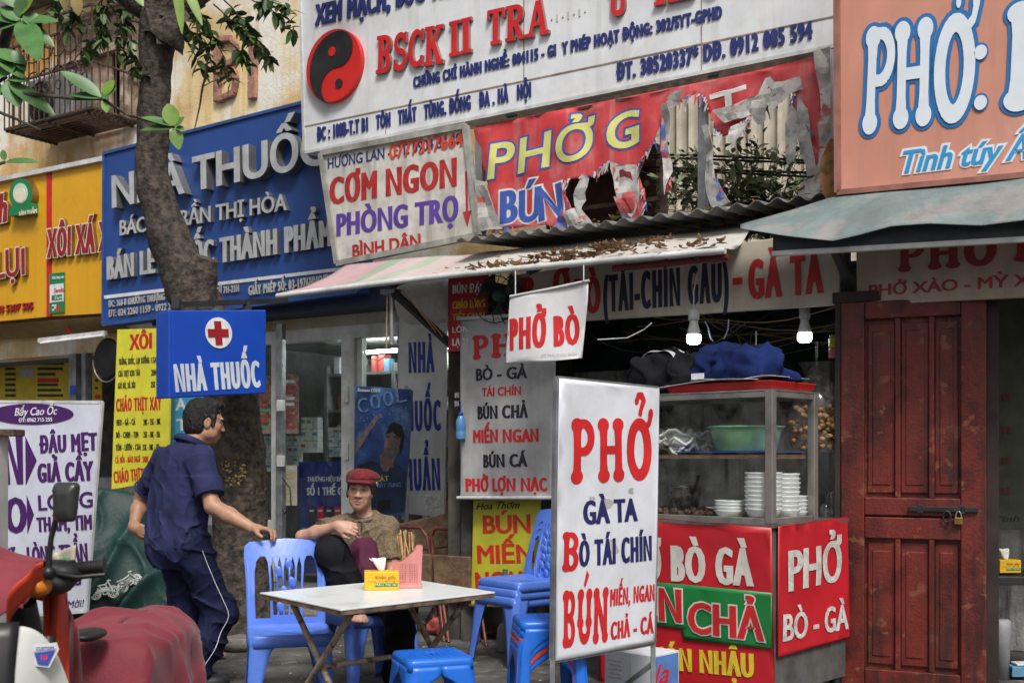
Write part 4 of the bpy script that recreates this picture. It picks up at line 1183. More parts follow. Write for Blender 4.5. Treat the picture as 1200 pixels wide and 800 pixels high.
# printed strip signs over the openings
ss = T('beef_noodle_strip_sign', 'cream strip sign over the food cart with red and dark navy letters', 'sign', F(800, 370, 12.3))
p3 = front(12.3, .03); creamb = mat('cream_sheet', (.52, .46, .37), .55, var=.08, dirt=(.26, .22, .16), dirt_amt=.4, streak=.35)
q = MB(); quad_panel(q, p3, [(604, 322), (984, 268), (984, 357), (604, 381)], .04); ss.part('board', q, creamb, bevel=.004)
q = MB()
for t_, a, b_, h, bo, mi in (('P', (611, 355), (625, 354), 30, .08, 1), ('Ở', (648, 352), (668, 350), 34, .08, 1), ('BÒ', (673, 369), (704, 366), 42, .08, 1), ('(TÁI-CHÍN GẦU)', (707, 366), (854, 353), 43, .07, 0), ('-', (858, 350), (870, 349), 42, .1, 1), ('GÀ TA', (877, 351), (965, 343), 46, .08, 1)):
    if t_ == '-': quad_panel(q, p3, [(859, 326), (870, 325), (870, 333), (859, 334)], .004, 1, lift=.006)
    else: write(q, p3, t_, a, b_, h, bo, mi=mi, res=4)
ss.part('lettering', q, [mat('dark_navy_letters', (.012, .014, .05), .5), mat('deep_red_letters', (.42, .012, .016), .5, var=.1)])
s2 = T('fried_noodle_strip_sign', 'cream sign over the red door with dull red letters', 'sign', F(1100, 355, 12.3))
q = MB(); quad_panel(q, p3, [(1003, 262), (1420, 225), (1420, 337), (1004, 358)], .04); s2.part('board', q, mat('cream_sheet_b', (.48, .4, .31), .55, var=.08, dirt=(.24, .2, .15), dirt_amt=.4, streak=.35), bevel=.004)
q = MB()
write(q, p3, '', (1052, 319), (1168, 310), 36, loops=slab_word(['P', 'H', 'O'], 'bone')); write(q, p3, '', (1187, 307), (1290, 300), 36, loops=slab_word(['B', 'O'], 'bone'))
write(q, p3, 'PHỞ XÀO - MỲ XÀO', (1018, 347), (1246, 332), 13, .09, res=4)
s2.part('lettering', q, mat('dull_red_letters', (.3, .035, .03), .5, var=.15))
# cloth awning over the tables
aw = T('cloth_awning', 'faded pink and green striped cloth awning sagging on a white pipe, dead leaves on it', 'awning', F(600, 315, 11.3))
fl_, fr_, bl_, br_ = F(325, 345, 11.3), F(850, 291, 11.3), F(405, 311, 12.9), F(882, 264, 12.9)
q = MB()
def cloth(u, v):
    a = fl_.lerp(fr_, u); b = bl_.lerp(br_, u); p = a.lerp(b, v)
    return p - UZ * (.05 * sin(pi * v) * (.6 + .4 * sin(u * 21)) + .02 * nz(p, 3)) + UZ * .012 * sin(u * 60) * (1 - v)
q.grid(cloth, 70, 14)
mA = mat('awning_cloth', (.42, .4, .365), .8, var=.2, dirt=(.16, .13, .1), dirt_amt=.65, dirt_scale=3, noise3=((.55, .33, .36), 1.6, .62, .2))
nt = mA.node_tree; N, L_ = nt.nodes, nt.links          # woven stripes at the far end
tc = N.new('ShaderNodeTexCoord'); dp = N.new('ShaderNodeVectorMath'); dp.operation = 'DOT_PRODUCT'; dp.inputs[1].default_value = UX
L_.new(tc.outputs['Object'], dp.inputs[0])
b = N['Principled BSDF']; old = b.inputs['Base Color'].links[0].from_socket
r = N.new('ShaderNodeValToRGB'); r.color_ramp.interpolation = 'CONSTANT'
mr = N.new('ShaderNodeMapRange'); mr.inputs[1].default_value = -2.0; mr.inputs[2].default_value = 0.0
L_.new(dp.outputs['Value'], mr.inputs[0]); L_.new(mr.outputs[0], r.inputs[0])
cr = r.color_ramp; cr.elements[0].color = (.5, .25, .3, 1); cr.elements[0].position = 0
cr.elements[1].position = .16; cr.elements[1].color = (.2, .36, .22, 1)
for p_, c_ in ((.24, (.58, .4, .42, 1)), (.36, (.3, .42, .3, 1)), (.42, (.56, .42, .42, 1)), (.58, (.58, .55, .5, 1)), (.95, (.56, .54, .49, 1))):
    e = cr.elements.new(p_); e.color = c_
mx = N.new('ShaderNodeMix'); mx.data_type = 'RGBA'; mx.inputs[0].default_value = .55
L_.new(old, mx.inputs[6]); L_.new(r.outputs[0], mx.inputs[7]); L_.new(mx.outputs[2], b.inputs['Base Color'])
aw.part('cloth', q, mA, solid=.004)
q = MB(); q.tube([fl_.lerp(fr_, t) - UZ * (.012 - .02 * sin(t * pi)) for t in np.linspace(-.0, 1.0, 14)], .02, 10); aw.part('front_pipe', q, M['alu'])
q = MB()
q.bar(F(462, 343, 11.45), F(534, 409, 12.35), .045, .045); aw.part('brace', q, M['black'])
q = MB(); q.tube([F(459, 345, 11.5), F(459, 404, 11.5)], .016, 8); q.fbox(F(458, 342, 11.5), (.12, .08, .03)); aw.part('pipe_stub', q, M['steel'])
q = MB()
for u in (.3, .62, .95):
    q.bar(fl_.lerp(fr_, u) - UZ * .03, bl_.lerp(br_, u) - UZ * .07, .025, .025)
aw.part('rafter', q, M['black'])
q = MB(); q.tube([fl_.lerp(fr_, t) - UZ * .035 - UN * .09 for t in np.linspace(.78, .995, 6)], .02, 8); aw.part('red_roller', q, mat('red_roller', (.16, .025, .02), .6, var=.2))
# wires dangling under it
wr = T('dangling_wire', 'thin yellowish wire dangling from the awning pipe', 'wire', F(452, 420, 11.5))
q = MB(); q.tube([F(x, y, 11.5) for x, y in ((454, 346), (453, 380), (453, 405), (451, 418), (444, 422), (438, 421))], .006, 6)
wr.mesh(q, mat('tan_wire', (.4, .27, .12), .6))
wr = T('slack_cord', 'slack brown cords strung from the awning corner to the dark post', 'cord', F(520, 400, 12))
q = MB()
for dx in (0, 9): q.tube([F(470 + dx, 340, 11.5), F(490 + dx, 362 + dx, 11.7), F(510 + dx * .5, 388, 12), F(525, 405, 12.3)], .005, 5)
wr.mesh(q, _mats['tan_wire'])
# grey roll awning over the door
ga = T('grey_roll_awning', 'grey green tarpaulin roll awning with a wavy lower edge over the red door', 'awning', F(1050, 270, 11.6))
tl, bl2 = [(866, 264), (930, 246), (985, 228), (1060, 222), (1130, 217), (1200, 208), (1330, 190), (1420, 178)], [(870, 268), (925, 277), (975, 282), (1010, 274), (1045, 265), (1090, 262), (1150, 264), (1200, 258), (1300, 247), (1420, 230)]
def lerp_pts(pts, x):
    for i in range(len(pts) - 1):
        if x <= pts[i + 1][0] or i == len(pts) - 2:
            t = (x - pts[i][0]) / (pts[i + 1][0] - pts[i][0]); return pts[i][1] + (pts[i + 1][1] - pts[i][1]) * t
q = MB()
def tarp(u, v):
    x = 868 + 540 * u; y0, y1 = lerp_pts(tl, x), lerp_pts(bl2, x)
    y0 += 0; c = 12.0 - .75 * v
    f = F(x, y0 + (y1 - y0) * v, c)
    return f + UN * .02 * nz(f, 3) + UZ * .012 * nz(f, 5, 2) * sin(pi * v)
q.grid(tarp, 80, 14)
ga.part('tarpaulin', q, mat('grey_tarp', (.17, .22, .215), .55, var=.2, vscale=2.5, noise3=((.25, .24, .23), 3, .52, .1), dirt=(.1, .1, .1), dirt_amt=.5, dirt_scale=4, bump=.25, bscale=30), solid=.004)
q = MB()
def vl(u, v):
    x = 906 + 500 * u; y0 = lerp_pts(bl2, x) - 6; y1 = 297 - (x - 906) * .055
    f = F(x, y0 + (y1 - y0) * v, 11.42); return f + UN * .01 * nz(f, 6)
q.grid(vl, 60, 6)
ga.part('valance', q, mat('dark_valance', (.03, .042, .05), .55, var=.2, streak=.3, bump=.25, bscale=30), solid=.004)
q = MB(); q.bar(F(905, 297.5, 11.42), F(1420, 268, 11.42), .03, .03); ga.part('bottom_bar', q, M['alu'], bevel=.005)
q = MB(); q.bar(F(978, 292, 11.45), F(998, 340, 12.25), .04, .04); q.bar(F(992, 296, 12.25), F(992, 352, 12.25), .04, .04); ga.part('arm', q, M['black'])

# ------------------------------------------------------------------ red door, latch, padlock, doorway
dr = T('red_door', 'old dark red panelled wooden door with peeling paint and a black bolt', 'door', P(1070, 855, 6.45))
A, B_ = P(986, 535, 6.62), P(1156, 535, 6.3)
ud = (B_ - A); ud.z = 0; wD = ud.length; ud.normalize(); nD = V((ud.y, -ud.x, 0))
if nD.y > 0: nD = -nD
A = V((A.x, A.y, 0)); HD = 2.18
axd = (ud, -nD, UZ)
def D_(s_, z, o=0): return A + ud * s_ + UZ * z + nD * o
paint = mat('red_door_paint', (.165, .018, .011), .5, var=.4, vscale=5, noise3=((.2, .06, .03), 11, .58, .06), dirt=(.014, .008, .007), dirt_amt=.75, dirt_scale=5, streak=.85, bump=.16, bscale=70)
q = MB()
q.box(D_(wD / 2, HD / 2, -.03), (wD, .02, HD), axd)
for s_, w_ in ((.065, .13), (wD - .065, .13)): q.box(D_(s_, HD / 2, 0), (w_, .05, HD), axd)
for z, h in ((HD - .05, .1), (.9, .12), (1.02, .1), (.05, .1)): q.box(D_(wD / 2, z, 0), (wD - .262, .046, h), axd)
dr.part('frame', q, paint, bevel=.006)
for zl, zh in ((1.07, HD - .1), (.1, .84)):
    for a, b in ((.13, .31), (.31, .49), (.49, wD - .13)):
        q = MB(); q.box(D_((a + b) / 2, (zl + zh) / 2, -.014), (b - a - .03, .02, zh - zl - .05), axd)
        q.box(D_((a + b) / 2, (zl + zh) / 2, -.004), (b - a - .08, .012, zh - zl - .14), axd); dr.part('panel', q, paint, bevel=.01)
    q = MB()
    for s_ in (.31, .49): q.box(D_(s_, (zl + zh) / 2, -.002), (.03, .04, zh - zl), axd)
    dr.part('stile', q, paint, bevel=.005)
q = MB(); zb = 1.3 - 61 / 211
q.box(D_(wD - .22, zb, .035), (.36, .02, .028), axd); q.box(D_(wD - .34, zb, .03), (.03, .03, .05), axd); q.box(D_(wD - .12, zb, .03), (.03, .03, .05), axd); dr.part('bolt', q, M['black'], bevel=.003)
jb = MB(); jb.box(D_(-.018, HD / 2, -.03), (.03, .09, HD), axd); jb.box(D_(wD + .03, HD / 2 + .03, -.06), (.06, .09, HD + .06), axd); jb.box(D_(wD / 2, HD + .035, -.05), (wD + .1, .1, .06), axd)
dr.part('jamb', jb, mat('dark_jamb', (.03, .018, .015), .7, var=.3))
pk_ = T('padlock', 'small brass padlock hanging from the black bolt of the red door', 'padlock', D_(wD - .14, zb - .08, .04))
q = MB(); q.box(D_(wD - .14, zb - .062, .045), (.045, .02, .04), axd); pk_.part('body', q, mat('brass', (.32, .2, .06), .4, metal=.8, var=.2), bevel=.005)
q = MB(); q.tube([D_(wD - .14 + .015 * cos(a), zb - .045 + .035 * sin(a), .045) for a in np.linspace(0, pi, 9)], .004, 6); pk_.part('shackle', q, M['steel'])
q = MB(); q.tube([D_(wD - .2 + .02 * cos(a), zb - .04 + .03 * sin(a), .045) for a in np.linspace(0, 2 * pi, 13)], .006, 6); dr.part('ring', q, M['black'])
# inside the right doorway
it = T('wall_notice', 'olive wall sheet with dull red price stamps inside the right doorway', 'notice', P(1190, 600, 7.2))
pI = Plane(P(1190, 535, 7.2), V((-.3, -.954, 0)))
q = MB(); quad_panel(q, pI, [(1160, 350), (1260, 340), (1260, 620), (1160, 620)], .02); it.part('sheet', q, mat('olive_sheet', (.09, .1, .07), .7, var=.2))
q = MB()
for y in (462, 500, 536, 571): 
    for k in range(3): quad_panel(q, pI, [(1170 + 5 * k, y), (1173.5 + 5 * k, y), (1173.5 + 5 * k, y + 8), (1170 + 5 * k, y + 8)], .004, 0, lift=.004)
write(q, pI, 'Tính tiền', (1166, 612), (1230, 608), 7, .01, shear=.3, mi=1)
it.part('printing', q, [mat('dull_stamp', (.14, .03, .03), .6), M['black']])
sw = T('light_switch', 'small pale switch with a dangling wire beside the right doorway', 'switch', P(1174, 455, 7.2))
q = MB(); q.box(P(1174, 452, 7.3), (.04, .03, .06)); sw.part('body', q, M['alu'], bevel=.005)
q = MB(); q.tube([P(1174, 448, 7.3), P(1177, 425, 7.3), P(1172, 405, 7.3), P(1165, 398, 7.3)], .004, 5); sw.part('wire', q, M['alu'])
sc_ = T('dark_counter', 'dark counter table inside the right doorway carrying a yellow box', 'counter', P(1200, 800, 6.9))
q = MB(); q.box(P(1215, 676, 6.8), (.62, .4, .05)); sc_.part('top', q, M['black'], bevel=.006)
q = MB()
for dx in (-.27, .27): q.box(P(1215, 676, 6.8) + V((dx, .1, -.32)), (.05, .05, .6))
sc_.part('leg', q, M['black'])
def tissue(name, lab, c, yaw, sz, fs=1):
    t = T(name, lab, 'tissue box', c)
    x = V((cos(yaw), sin(yaw), 0)); y = V((-sin(yaw), cos(yaw), 0)); w_, d, h = sz
    q = MB(); q.box(c + UZ * h / 2, sz, (x, y, UZ)); t.part('box', q, mat('tissue_yellow', (.75, .43, .015), .45, var=.08), bevel=.004)
    q = MB(); q.box(c + UZ * h * .3 - y * (d / 2 + .001) + x * w_ * .13, (w_ * .66, .004, h * .17), (x, y, UZ)); t.part('green_band', q, M['green'])
    q = MB(); pl_ = Plane(c - y * (d / 2), -y)
    def L(u0, z, u1, hh, txt, mi):
        wd = (u1 - u0) * w_; lp = text_loops(txt, wd, hh * h, .03)
        va, fa, be = fill_loops(lp); put_fill(q, va, fa, be, lambda u, v, zz: c + x * (u0 * w_ + u) + UZ * (z * h + v) - y * (d / 2 + .0025 + zz), .0006, mi)
    L(-.18, .62, .42, .16, 'Khăn giấy', 0); L(-.18, .26, .05, .1, 'Mềm', 1); L(.12, .26, .42, .1, 'Mịn dai', 1); L(-.4, .48, .4, .05, 'lụa trắng', 0)
    t.part('lettering', q, [mat('ochre_print', (.35, .14, .01), .5), M['white']])
    q = MB(); r_ = random.Random(5)
    def tis(u, v):
        a = u * 2 * pi
        rr_ = .011 + .022 * v * (1 + .35 * sin(3 * a + 1)) * (1 - .45 * v)
        return c + UZ * (h - .001 + .052 * v + .012 * sin(2 * a) * v) + x * (rr_ * cos(a) - .016 * v + .014 * sin(a * 3) * v) + y * (rr_ * .45 * sin(a))
    q.grid(tis, 26, 6); q.add([c + UZ * (h + .05) + x * -.05, c + UZ * (h + .062) + x * -.062, c + UZ * (h + .03) + x * .0, c + UZ * (h + .022)], [(0, 1, 2, 3)])
    t.part('tissue', q, mat('tissue_white', (.8, .8, .78), .9, var=.03), solid=.002)
    return t
tissue('tissue_box', 'yellow tissue box on the dark counter in the right doorway', P(1179, 670, 6.72), .1, (.13, .1, .075))
gb = T('grey_bin', 'pale grey rolled sheet standing on the floor of the right doorway', 'roll', P(1172, 810, 6.7))
q = MB(); b0 = P(1173, 740, 6.75); q.lathe(V((b0.x, b0.y, 0)), [(.045, 0), (.055, .3), (.055, .34), (.04, .35)], 18); gb.mesh(q, mat('pale_grey', (.3, .3, .3), .6, var=.15))
pb2 = T('paper_bundle', 'blue and white packet lying low in the right doorway', 'packet', P(1195, 790, 6.9))
q = MB(); q.box(P(1198, 785, 6.75), (.16, .1, .06)); q.box(P(1198, 777, 6.75) , (.1, .09, .014), mi=1); pb2.mesh(q, [packs[1], packs[0]], bevel=.004)
# ------------------------------------------------------------------ hanging menu banners
def fill_solid(q, loops, fn, depth, grid=0, mi=0, smooth=False):
    va, fa, be = fill_loops(loops, grid)
    k0 = len(q.f)
    put_fill(q, va, fa, be, lambda u, v, z: fn(u, v, z - depth / 2), depth, mi)
    n = len(q.v); used = sorted({i for f in fa for i in f}); ix = {u: k for k, u in enumerate(used)}
    q.add([fn(va[u][0], va[u][1], -depth / 2) for u in used], [tuple(ix[i] for i in f[::-1]) for f in fa], mi=mi)
gH = None
mb_ = T('grey_menu_banner', 'grey white menu banner hung from rods listing PHỞ, BÚN CHẢ and MIẾN NGAN', 'menu banner', F(595, 583, 12.15))
pg = front(12.15)
def wav(p): return .012 * sin((p - pg.o).dot(UX) * 14 + p.z * 2) + .012 * nz(p, 3)
q = MB(); sheet(q, pg, [[(538, 373), (600, 368), (652, 366), (650, 583), (595, 583.5), (540, 583)]], .05, wav)
mb_.part('sheet', q, mat('grey_vinyl', (.43, .43, .42), .5, var=.1, dirt=(.24, .23, .21), dirt_amt=.5, streak=.4), solid=.003)
for y0_, y1_ in ((373.5, 366), (583, 583)): q = MB(); q.tube([F(536, y0_, 12.13), F(654, y1_, 12.13)], .013, 8); mb_.part('rod', q, M['alu'])
q = MB(); kw = dict(disp=wav, grid=.04, depth=0, lift=.005)
write(q, pg, '', (553, 421.5), (632, 416), 28, loops=slab_word(['P', 'H', 'o+'], 'bone', (('hook', 2),)), mi=1, **kw)
for t_, x0, y0, x1, y1, h, mi, bo in (('BÒ - GÀ', 557, 446, 617, 443, 14, 0, .08), ('TÁI CHÍN', 565, 464.5, 610, 462.5, 10, 1, .06), ('BÚN CHẢ', 559, 491, 618, 489, 15, 0, .075), ('MIẾN NGAN', 553, 518.5, 631, 517.5, 15, 1, .075), ('BÚN CÁ', 566, 547.5, 617, 546.5, 15, 0, .075), ('PHỞ LỢN NẠC', 546, 575.5, 641, 575, 15, 1, .075)):
    write(q, pg, t_, (x0, y0), (x1, y1), h, bo, mi=mi, **kw)
mb_.part('lettering', q, [mat('black_letters', (.018, .018, .028), .5), M['redtxt']])
yb = T('lime_menu_banner', 'lime yellow banner reading BÚN MIẾN NGAN hung below the grey menu', 'menu banner', F(592, 708, 12.4))
p4 = front(12.35)
q = MB(); quad_panel(q, p4, [(555, 586), (634, 585), (629, 709), (552, 708)], .006); yb.part('sheet', q, mat('lime_vinyl', (.55, .52, .04), .5, var=.08, dirt=(.35, .32, .05), dirt_amt=.3))
q = MB()
write(q, p4, 'Hoa Thơm', (558, 597), (609, 595), 8, .03, shear=.35, mi=0)
for t_, x0, y0, x1, y1, h in (('BÚN', 566, 624.5, 622, 624, 21), ('MIẾN', 559.5, 659.5, 626, 659, 21), ('NGAN', 557.5, 690, 626, 689, 20)): write(q, p4, t_, (x0, y0), (x1, y1), h, .09, mi=1)
yb.part('lettering', q, [M['black'], mat('scarlet', (.6, .035, .015), .45)])
q = MB(); q.tube([F(550, 709, 12.33), F(632, 710, 12.33)], .013, 8); yb.part('rod', q, M['wood'])
rs = T('red_menu_sign', 'small red sign with white and yellow lines behind the black wall fan', 'sign', F(546, 412, 12.1))
p5 = front(12.18)
q = MB(); quad_panel(q, p5, [(527, 326), (572, 321), (570, 409), (525, 412)], .01); rs.part('sheet', q, mat('dim_red', (.42, .02, .03), .5, var=.1))
q = MB()
for t_, y, mi, h in (('BÚN ĐẬU', 344, 0, 10), ('CHÁO LÒNG', 362, 1, 9), ('TIẾT CANH', 375, 1, 7), ('LÒNG', 390, 0, 7), ('LẠC LUỘC', 405, 0, 8)): write(q, p5, t_, (530, y), (568 if len(t_) > 5 else 556, y - 2), h, .05, mi=mi)
rs.part('lettering', q, [M['white'], mat('sign_yellow', (.65, .42, .03), .5)])
hb = T('white_beef_banner', 'small white banner reading PHỞ BÒ in red swaying below the awning pipe', 'banner', F(640, 425, 11.25))
p6 = front(11.25)
def sway(p): return .03 * sin((p - p6.o).dot(UX) * 7.5 + 1.0) + .02 * nz(p, 3)
q = MB(); sheet(q, p6, [[(600, 348), (644, 339), (687, 328), (686, 350), (682, 385), (680, 419), (640, 424), (594, 427), (597, 390)]], .03, sway)
hb.part('sheet', q, mat('bright_vinyl', (.66, .66, .67), .45, var=.06, dirt=(.45, .44, .42), dirt_amt=.35), solid=.003)
q = MB(); write(q, p6, 'PHỞ', (600, 411), (642, 406), 37, .08, disp=sway, grid=.03, depth=0, lift=.005, shear=.05); write(q, p6, 'BÒ', (649, 406), (677, 402), 36, .09, disp=sway, grid=.03, depth=0, lift=.005, shear=.05)
write(q, p6, 'ĐT PHỤC VỤ 24/24', (636, 418.5), (674, 416), 3, .03, mi=1, disp=sway, depth=0, lift=.005)
hb.part('lettering', q, [M['redtxt'], packs[5]])
q = MB(); q.tube([F(600, 348, 11.24) + UN * sway(F(600, 348, 11.25)), F(644, 338.5, 11.24) + UN * sway(F(644, 339, 11.25)), F(688, 328, 11.24) + UN * sway(F(687, 328, 11.25))], .009, 8)
for px in (604, 684): q.tube([F(px, 347 - (px - 604) * .22, 11.24), F(px, 316 - (px - 604) * .08, 11.28)], .004, 5)
hb.part('rod', q, M['alu'])
# white vertical pharmacy board and the advert beside it
vb = T('vertical_pharmacy_board', 'tall white board with navy words NHÀ THUỐC CHUẨN stacked down it', 'sign', P(497, 605, 10.4))
pv_ = Plane(P(497, 535, 10.4), V((-.30, -.954, 0)))
q = MB(); quad_panel(q, pv_, [(468, 362), (524, 366), (520, 606), (464, 600)], .03); vb.part('board', q, mat('board_white', (.55, .57, .55), .45, var=.08, dirt=(.34, .35, .3), dirt_amt=.35, streak=.3))
q = MB()
for t_, x0, x1, y, h in (('NHÀ', 479, 509, 437, 36), ('THUỐC', 466, 517, 505, 35), ('CHUẨN', 464, 516, 575, 37)): write(q, pv_, t_, (x0, y), (x1, y - 1), h, .075, res=4)
vb.part('lettering', q, mat('royal_navy', (.022, .035, .25), .5))
q = MB(); r_ = random.Random(4); quad_panel(q, pv_, [(497, 579), (516, 577), (516, 600), (497, 598)], .003, 0, lift=.003)
for i in range(26):
    x, y = r_.uniform(498, 513), r_.uniform(580, 596); quad_panel(q, pv_, [(x, y), (x + 2.2, y), (x + 2.2, y + 1.6), (x, y + 1.6)], .002, 1, lift=.005)
vb.part('sticker', q, [packs[0], packs[5]])
q = MB()
for px in (468, 520): a = pv_.hit(px, 590); q.bar(V((a.x, a.y + .03, 0)), V((a.x, a.y + .03, 2.5)), .04, .04)
vb.part('post', q, M['steel'])
ad = T('cool_advert_board', 'blue advertising board with a dark haired man in a blue shirt reaching up', 'advert', P(447, 605, 9.8))
pa = Plane(P(447, 535, 9.8), V((-.30, -.954, 0)))
q = MB(); quad_panel(q, pa, [(416, 452), (482.5, 456), (474, 604), (414, 606)], .04); ad.part('board', q, mat('ad_blue', (.035, .085, .27), .35, var=.35, vscale=4, noise3=((.18, .33, .58), 3.2, .48, .25)), bevel=.004)
q = MB()
def poly(pts, mi, z=.003): sheet(q, pa, [pts], 0, None, mi, z, .0015)
poly([(417, 520), (428, 504), (433, 497), (440, 487), (447, 485), (448, 489), (442, 492), (438, 500), (434, 505), (424, 522), (416, 532)], 0)
poly([(449, 530), (453, 508), (459, 500), (467, 502), (471, 515), (468, 528), (462, 540), (461, 552), (444, 552), (446, 540), (445, 534)], 0)
poly([(453, 508), (456, 498), (463, 494), (471, 498), (474, 510), (472, 524), (469, 532), (468, 520), (465, 510), (460, 506)], 1, .0055)
poly([(419, 545), (436, 540), (444, 542), (452, 556), (461, 541), (468, 545), (476, 553), (474, 600), (416, 602), (418, 560)], 2, .0055)
for t_, x0, y0, x1, y1, h, mi, sh in (('Romano COOL', 419, 458.5, 446, 459.5, 4, 3, .2), ('MÁT', 439, 565, 456, 563, 6, 5, 0), ('BẬT TUNG', 442, 571, 470, 570, 5, 4, 0)): write(q, pa, t_, (x0, y0), (x1, y1), h, .05, mi=mi, lift=.009, depth=.001, shear=sh)
for i, ch in enumerate('COOL'):
    write(q, pa, ch, (420 + i * 15, 484 - i * 4), (432 + i * 15, 482 - i * 4), 17, .01, mi=4, lift=.006, depth=.001)
    for k in range(3): q.ball(pa.hit(423 + i * 15 + k * 4, 490 - i * 4 + (k % 2) * 3) + pa.n * .004, (.006, .002, .008), 8, mi=4)
poly([(452, 507), (457, 505), (458, 507), (452, 508.5)], 1, .006); poly([(462, 505), (467, 506), (467, 508), (462, 507)], 1, .006); poly([(453, 511), (457, 510.5), (456, 512), (453, 512)], 1, .006); poly([(462, 510.5), (466, 511), (465, 512.5), (462, 512)], 1, .006)
poly([(457, 511), (459, 520), (455, 521), (456, 518)], 6, .006); poly([(452, 525), (459, 524), (458, 527), (453, 527)], 7, .006); poly([(467, 512), (470, 513), (469, 522), (466, 522)], 6, .006); poly([(446, 534), (461, 541), (462, 548), (452, 545)], 6, .006)
poly([(444, 586), (458, 585), (457, 597), (443, 598)], 1, .009)
ad.part('picture', q, [mat('ad_skin', (.22, .16, .15), .5, var=.25, vscale=14), mat('ad_hair', (.012, .012, .016), .5), mat('ad_shirt', (.02, .035, .09), .5, var=.3), mat('ad_white', (.6, .65, .7), .4), mat('ad_ice', (.14, .25, .45), .35, var=.3, vscale=30), mat('ad_gold', (.6, .5, .06), .4), mat('ad_skin_b', (.22, .12, .09), .5), mat('ad_lip', (.25, .09, .08), .5)])
q = MB()
for px in (418, 476): a = pa.hit(px, 600); q.bar(V((a.x, a.y + .03, 0)), V((a.x, a.y + .03, 1.9)), .035, .035)
ad.part('stand', q, M['steel'])
s1b = T('blue_number_one_board', 'dark blue advertising board low behind the pharmacy glass', 'advert', F(377, 690, 15.6))
p7 = front(CW + .06)
q = MB(); quad_panel(q, p7, [(350, 541), (404, 540), (404, 668), (350, 672)], .02); s1b.part('board', q, mat('ad_navy', (.012, .025, .2), .35, var=.1))
q = MB(); write(q, p7, 'THƯƠNG HIỆU BÁN', (360, 564), (404, 563.5), 5.5, .01, mi=0); write(q, p7, 'SỐ 1 THẾ GIỚI', (359.5, 580), (412, 579.5), 9, .07, mi=0, clip=None)
for k in range(4): quad_panel(q, p7, [(363 + 10 * k, 593), (370 + 10 * k, 593), (370 + 10 * k, 612), (363 + 10 * k, 612)], .01, 1 + k % 2, lift=.012); quad_panel(q, p7, [(364 + 10 * k, 597), (369 + 10 * k, 597), (369 + 10 * k, 599), (364 + 10 * k, 599)], .004, 0, lift=.016)
write(q, p7, 'durex', (380, 632), (402, 631), 7, .05, mi=0)
poly2 = [[(353, 618), (359, 617), (356, 624)]]; sheet(q, p7, poly2, 0, None, 3, .004, .002)
s1b.part('printing', q, [M['white'], M['black'], M['redtxt'], mat('cyan', (.05, .4, .65), .4)])

# ------------------------------------------------------------------ standing sign
st = T('standing_noodle_sign', 'white framed standing sign with big red letters in front of the food cart', 'sign', P(710, 850, 5.35))
A, B_ = P(652, 535, 5.1), P(770, 535, 5.6)
nS = V(((B_ - A).y, -(B_ - A).x, 0)).normalized()
if nS.y > 0: nS = -nS
pS = Plane(A, nS)
q = MB(); c4 = [(655, 443), (772, 455), (768, 753), (650, 774)]
def dent(p): return .006 * nz(p, 3.2) + .004 * nz(p, 8, 2)
q2 = sheet(q, pS, [c4], .05, dent); st.part('sheet', q, mat('sign_vinyl', (.66, .68, .73), .38, var=.05, dirt=(.42, .42, .42), dirt_amt=.3, dirt_scale=4, streak=.2), solid=.003)
q = MB(); f = [pS.hit(*c) - nS * .014 for c in c4]; frame_bars(q, f, .022, .022, nS)
for i in (2, 3): 
    a = f[i]; q.bar(a + UZ * .01, V((a.x, a.y, 0)), .022, .022)
    q.bar(a - UZ * .1, V((a.x, a.y, 0)) - nS * .4, .02, .02)
st.part('frame', q, M['steel'])
q = MB(); kw = dict(disp=dent, grid=.05, depth=0, lift=.004)
write(q, pS, '', (670, 566.5), (766, 561), 76, loops=slab_word(['P', 'H', 'o+'], 'bone', (('hook', 2),)), mi=0, **kw)
write(q, pS, 'GÀ TA', (684, 614.5), (747, 610), 28, .085, mi=1, **kw)
write(q, pS, 'Ò TÁI CHÍN', (678, 664), (763.5, 656), 31, .06, mi=1, **kw)
write(q, pS, '', (659, 669.5), (677.5, 668), 46, loops=slab_word(['B'], 'bone'), mi=0, **kw)
write(q, pS, '', (659, 758.5), (712.5, 751), 66, loops=slab_word(['B', 'U', 'N'], 'bone', (('acute', 1),)), mi=0, **kw)
write(q, pS, 'MIẾN, NGAN', (715, 710), (767, 703), 20, .06, mi=0, **kw); write(q, pS, 'CHẢ - CÁ', (715.5, 749.5), (766, 741), 21, .07, mi=0, **kw)
st.part('lettering', q, [M['redtxt'], mat('indigo', (.015, .015, .1), .5)])
q = MB()
for x, y, s_ in ((712, 590, 5), (716, 640, 7), (694, 585, 3), (740, 575, 3)):
    sheet(q, pS, [[(x + s_ * cos(a) * (1 + .4 * sin(3 * a + x)), y + 1.6 * s_ * sin(a) * (1 + .3 * cos(2 * a))) for a in np.linspace(0, 2 * pi, 14, endpoint=False)]], .05, dent, lift=.0025)
st.part('smudge', q, mat('smudge', (.42, .41, .38), .7, var=.15))

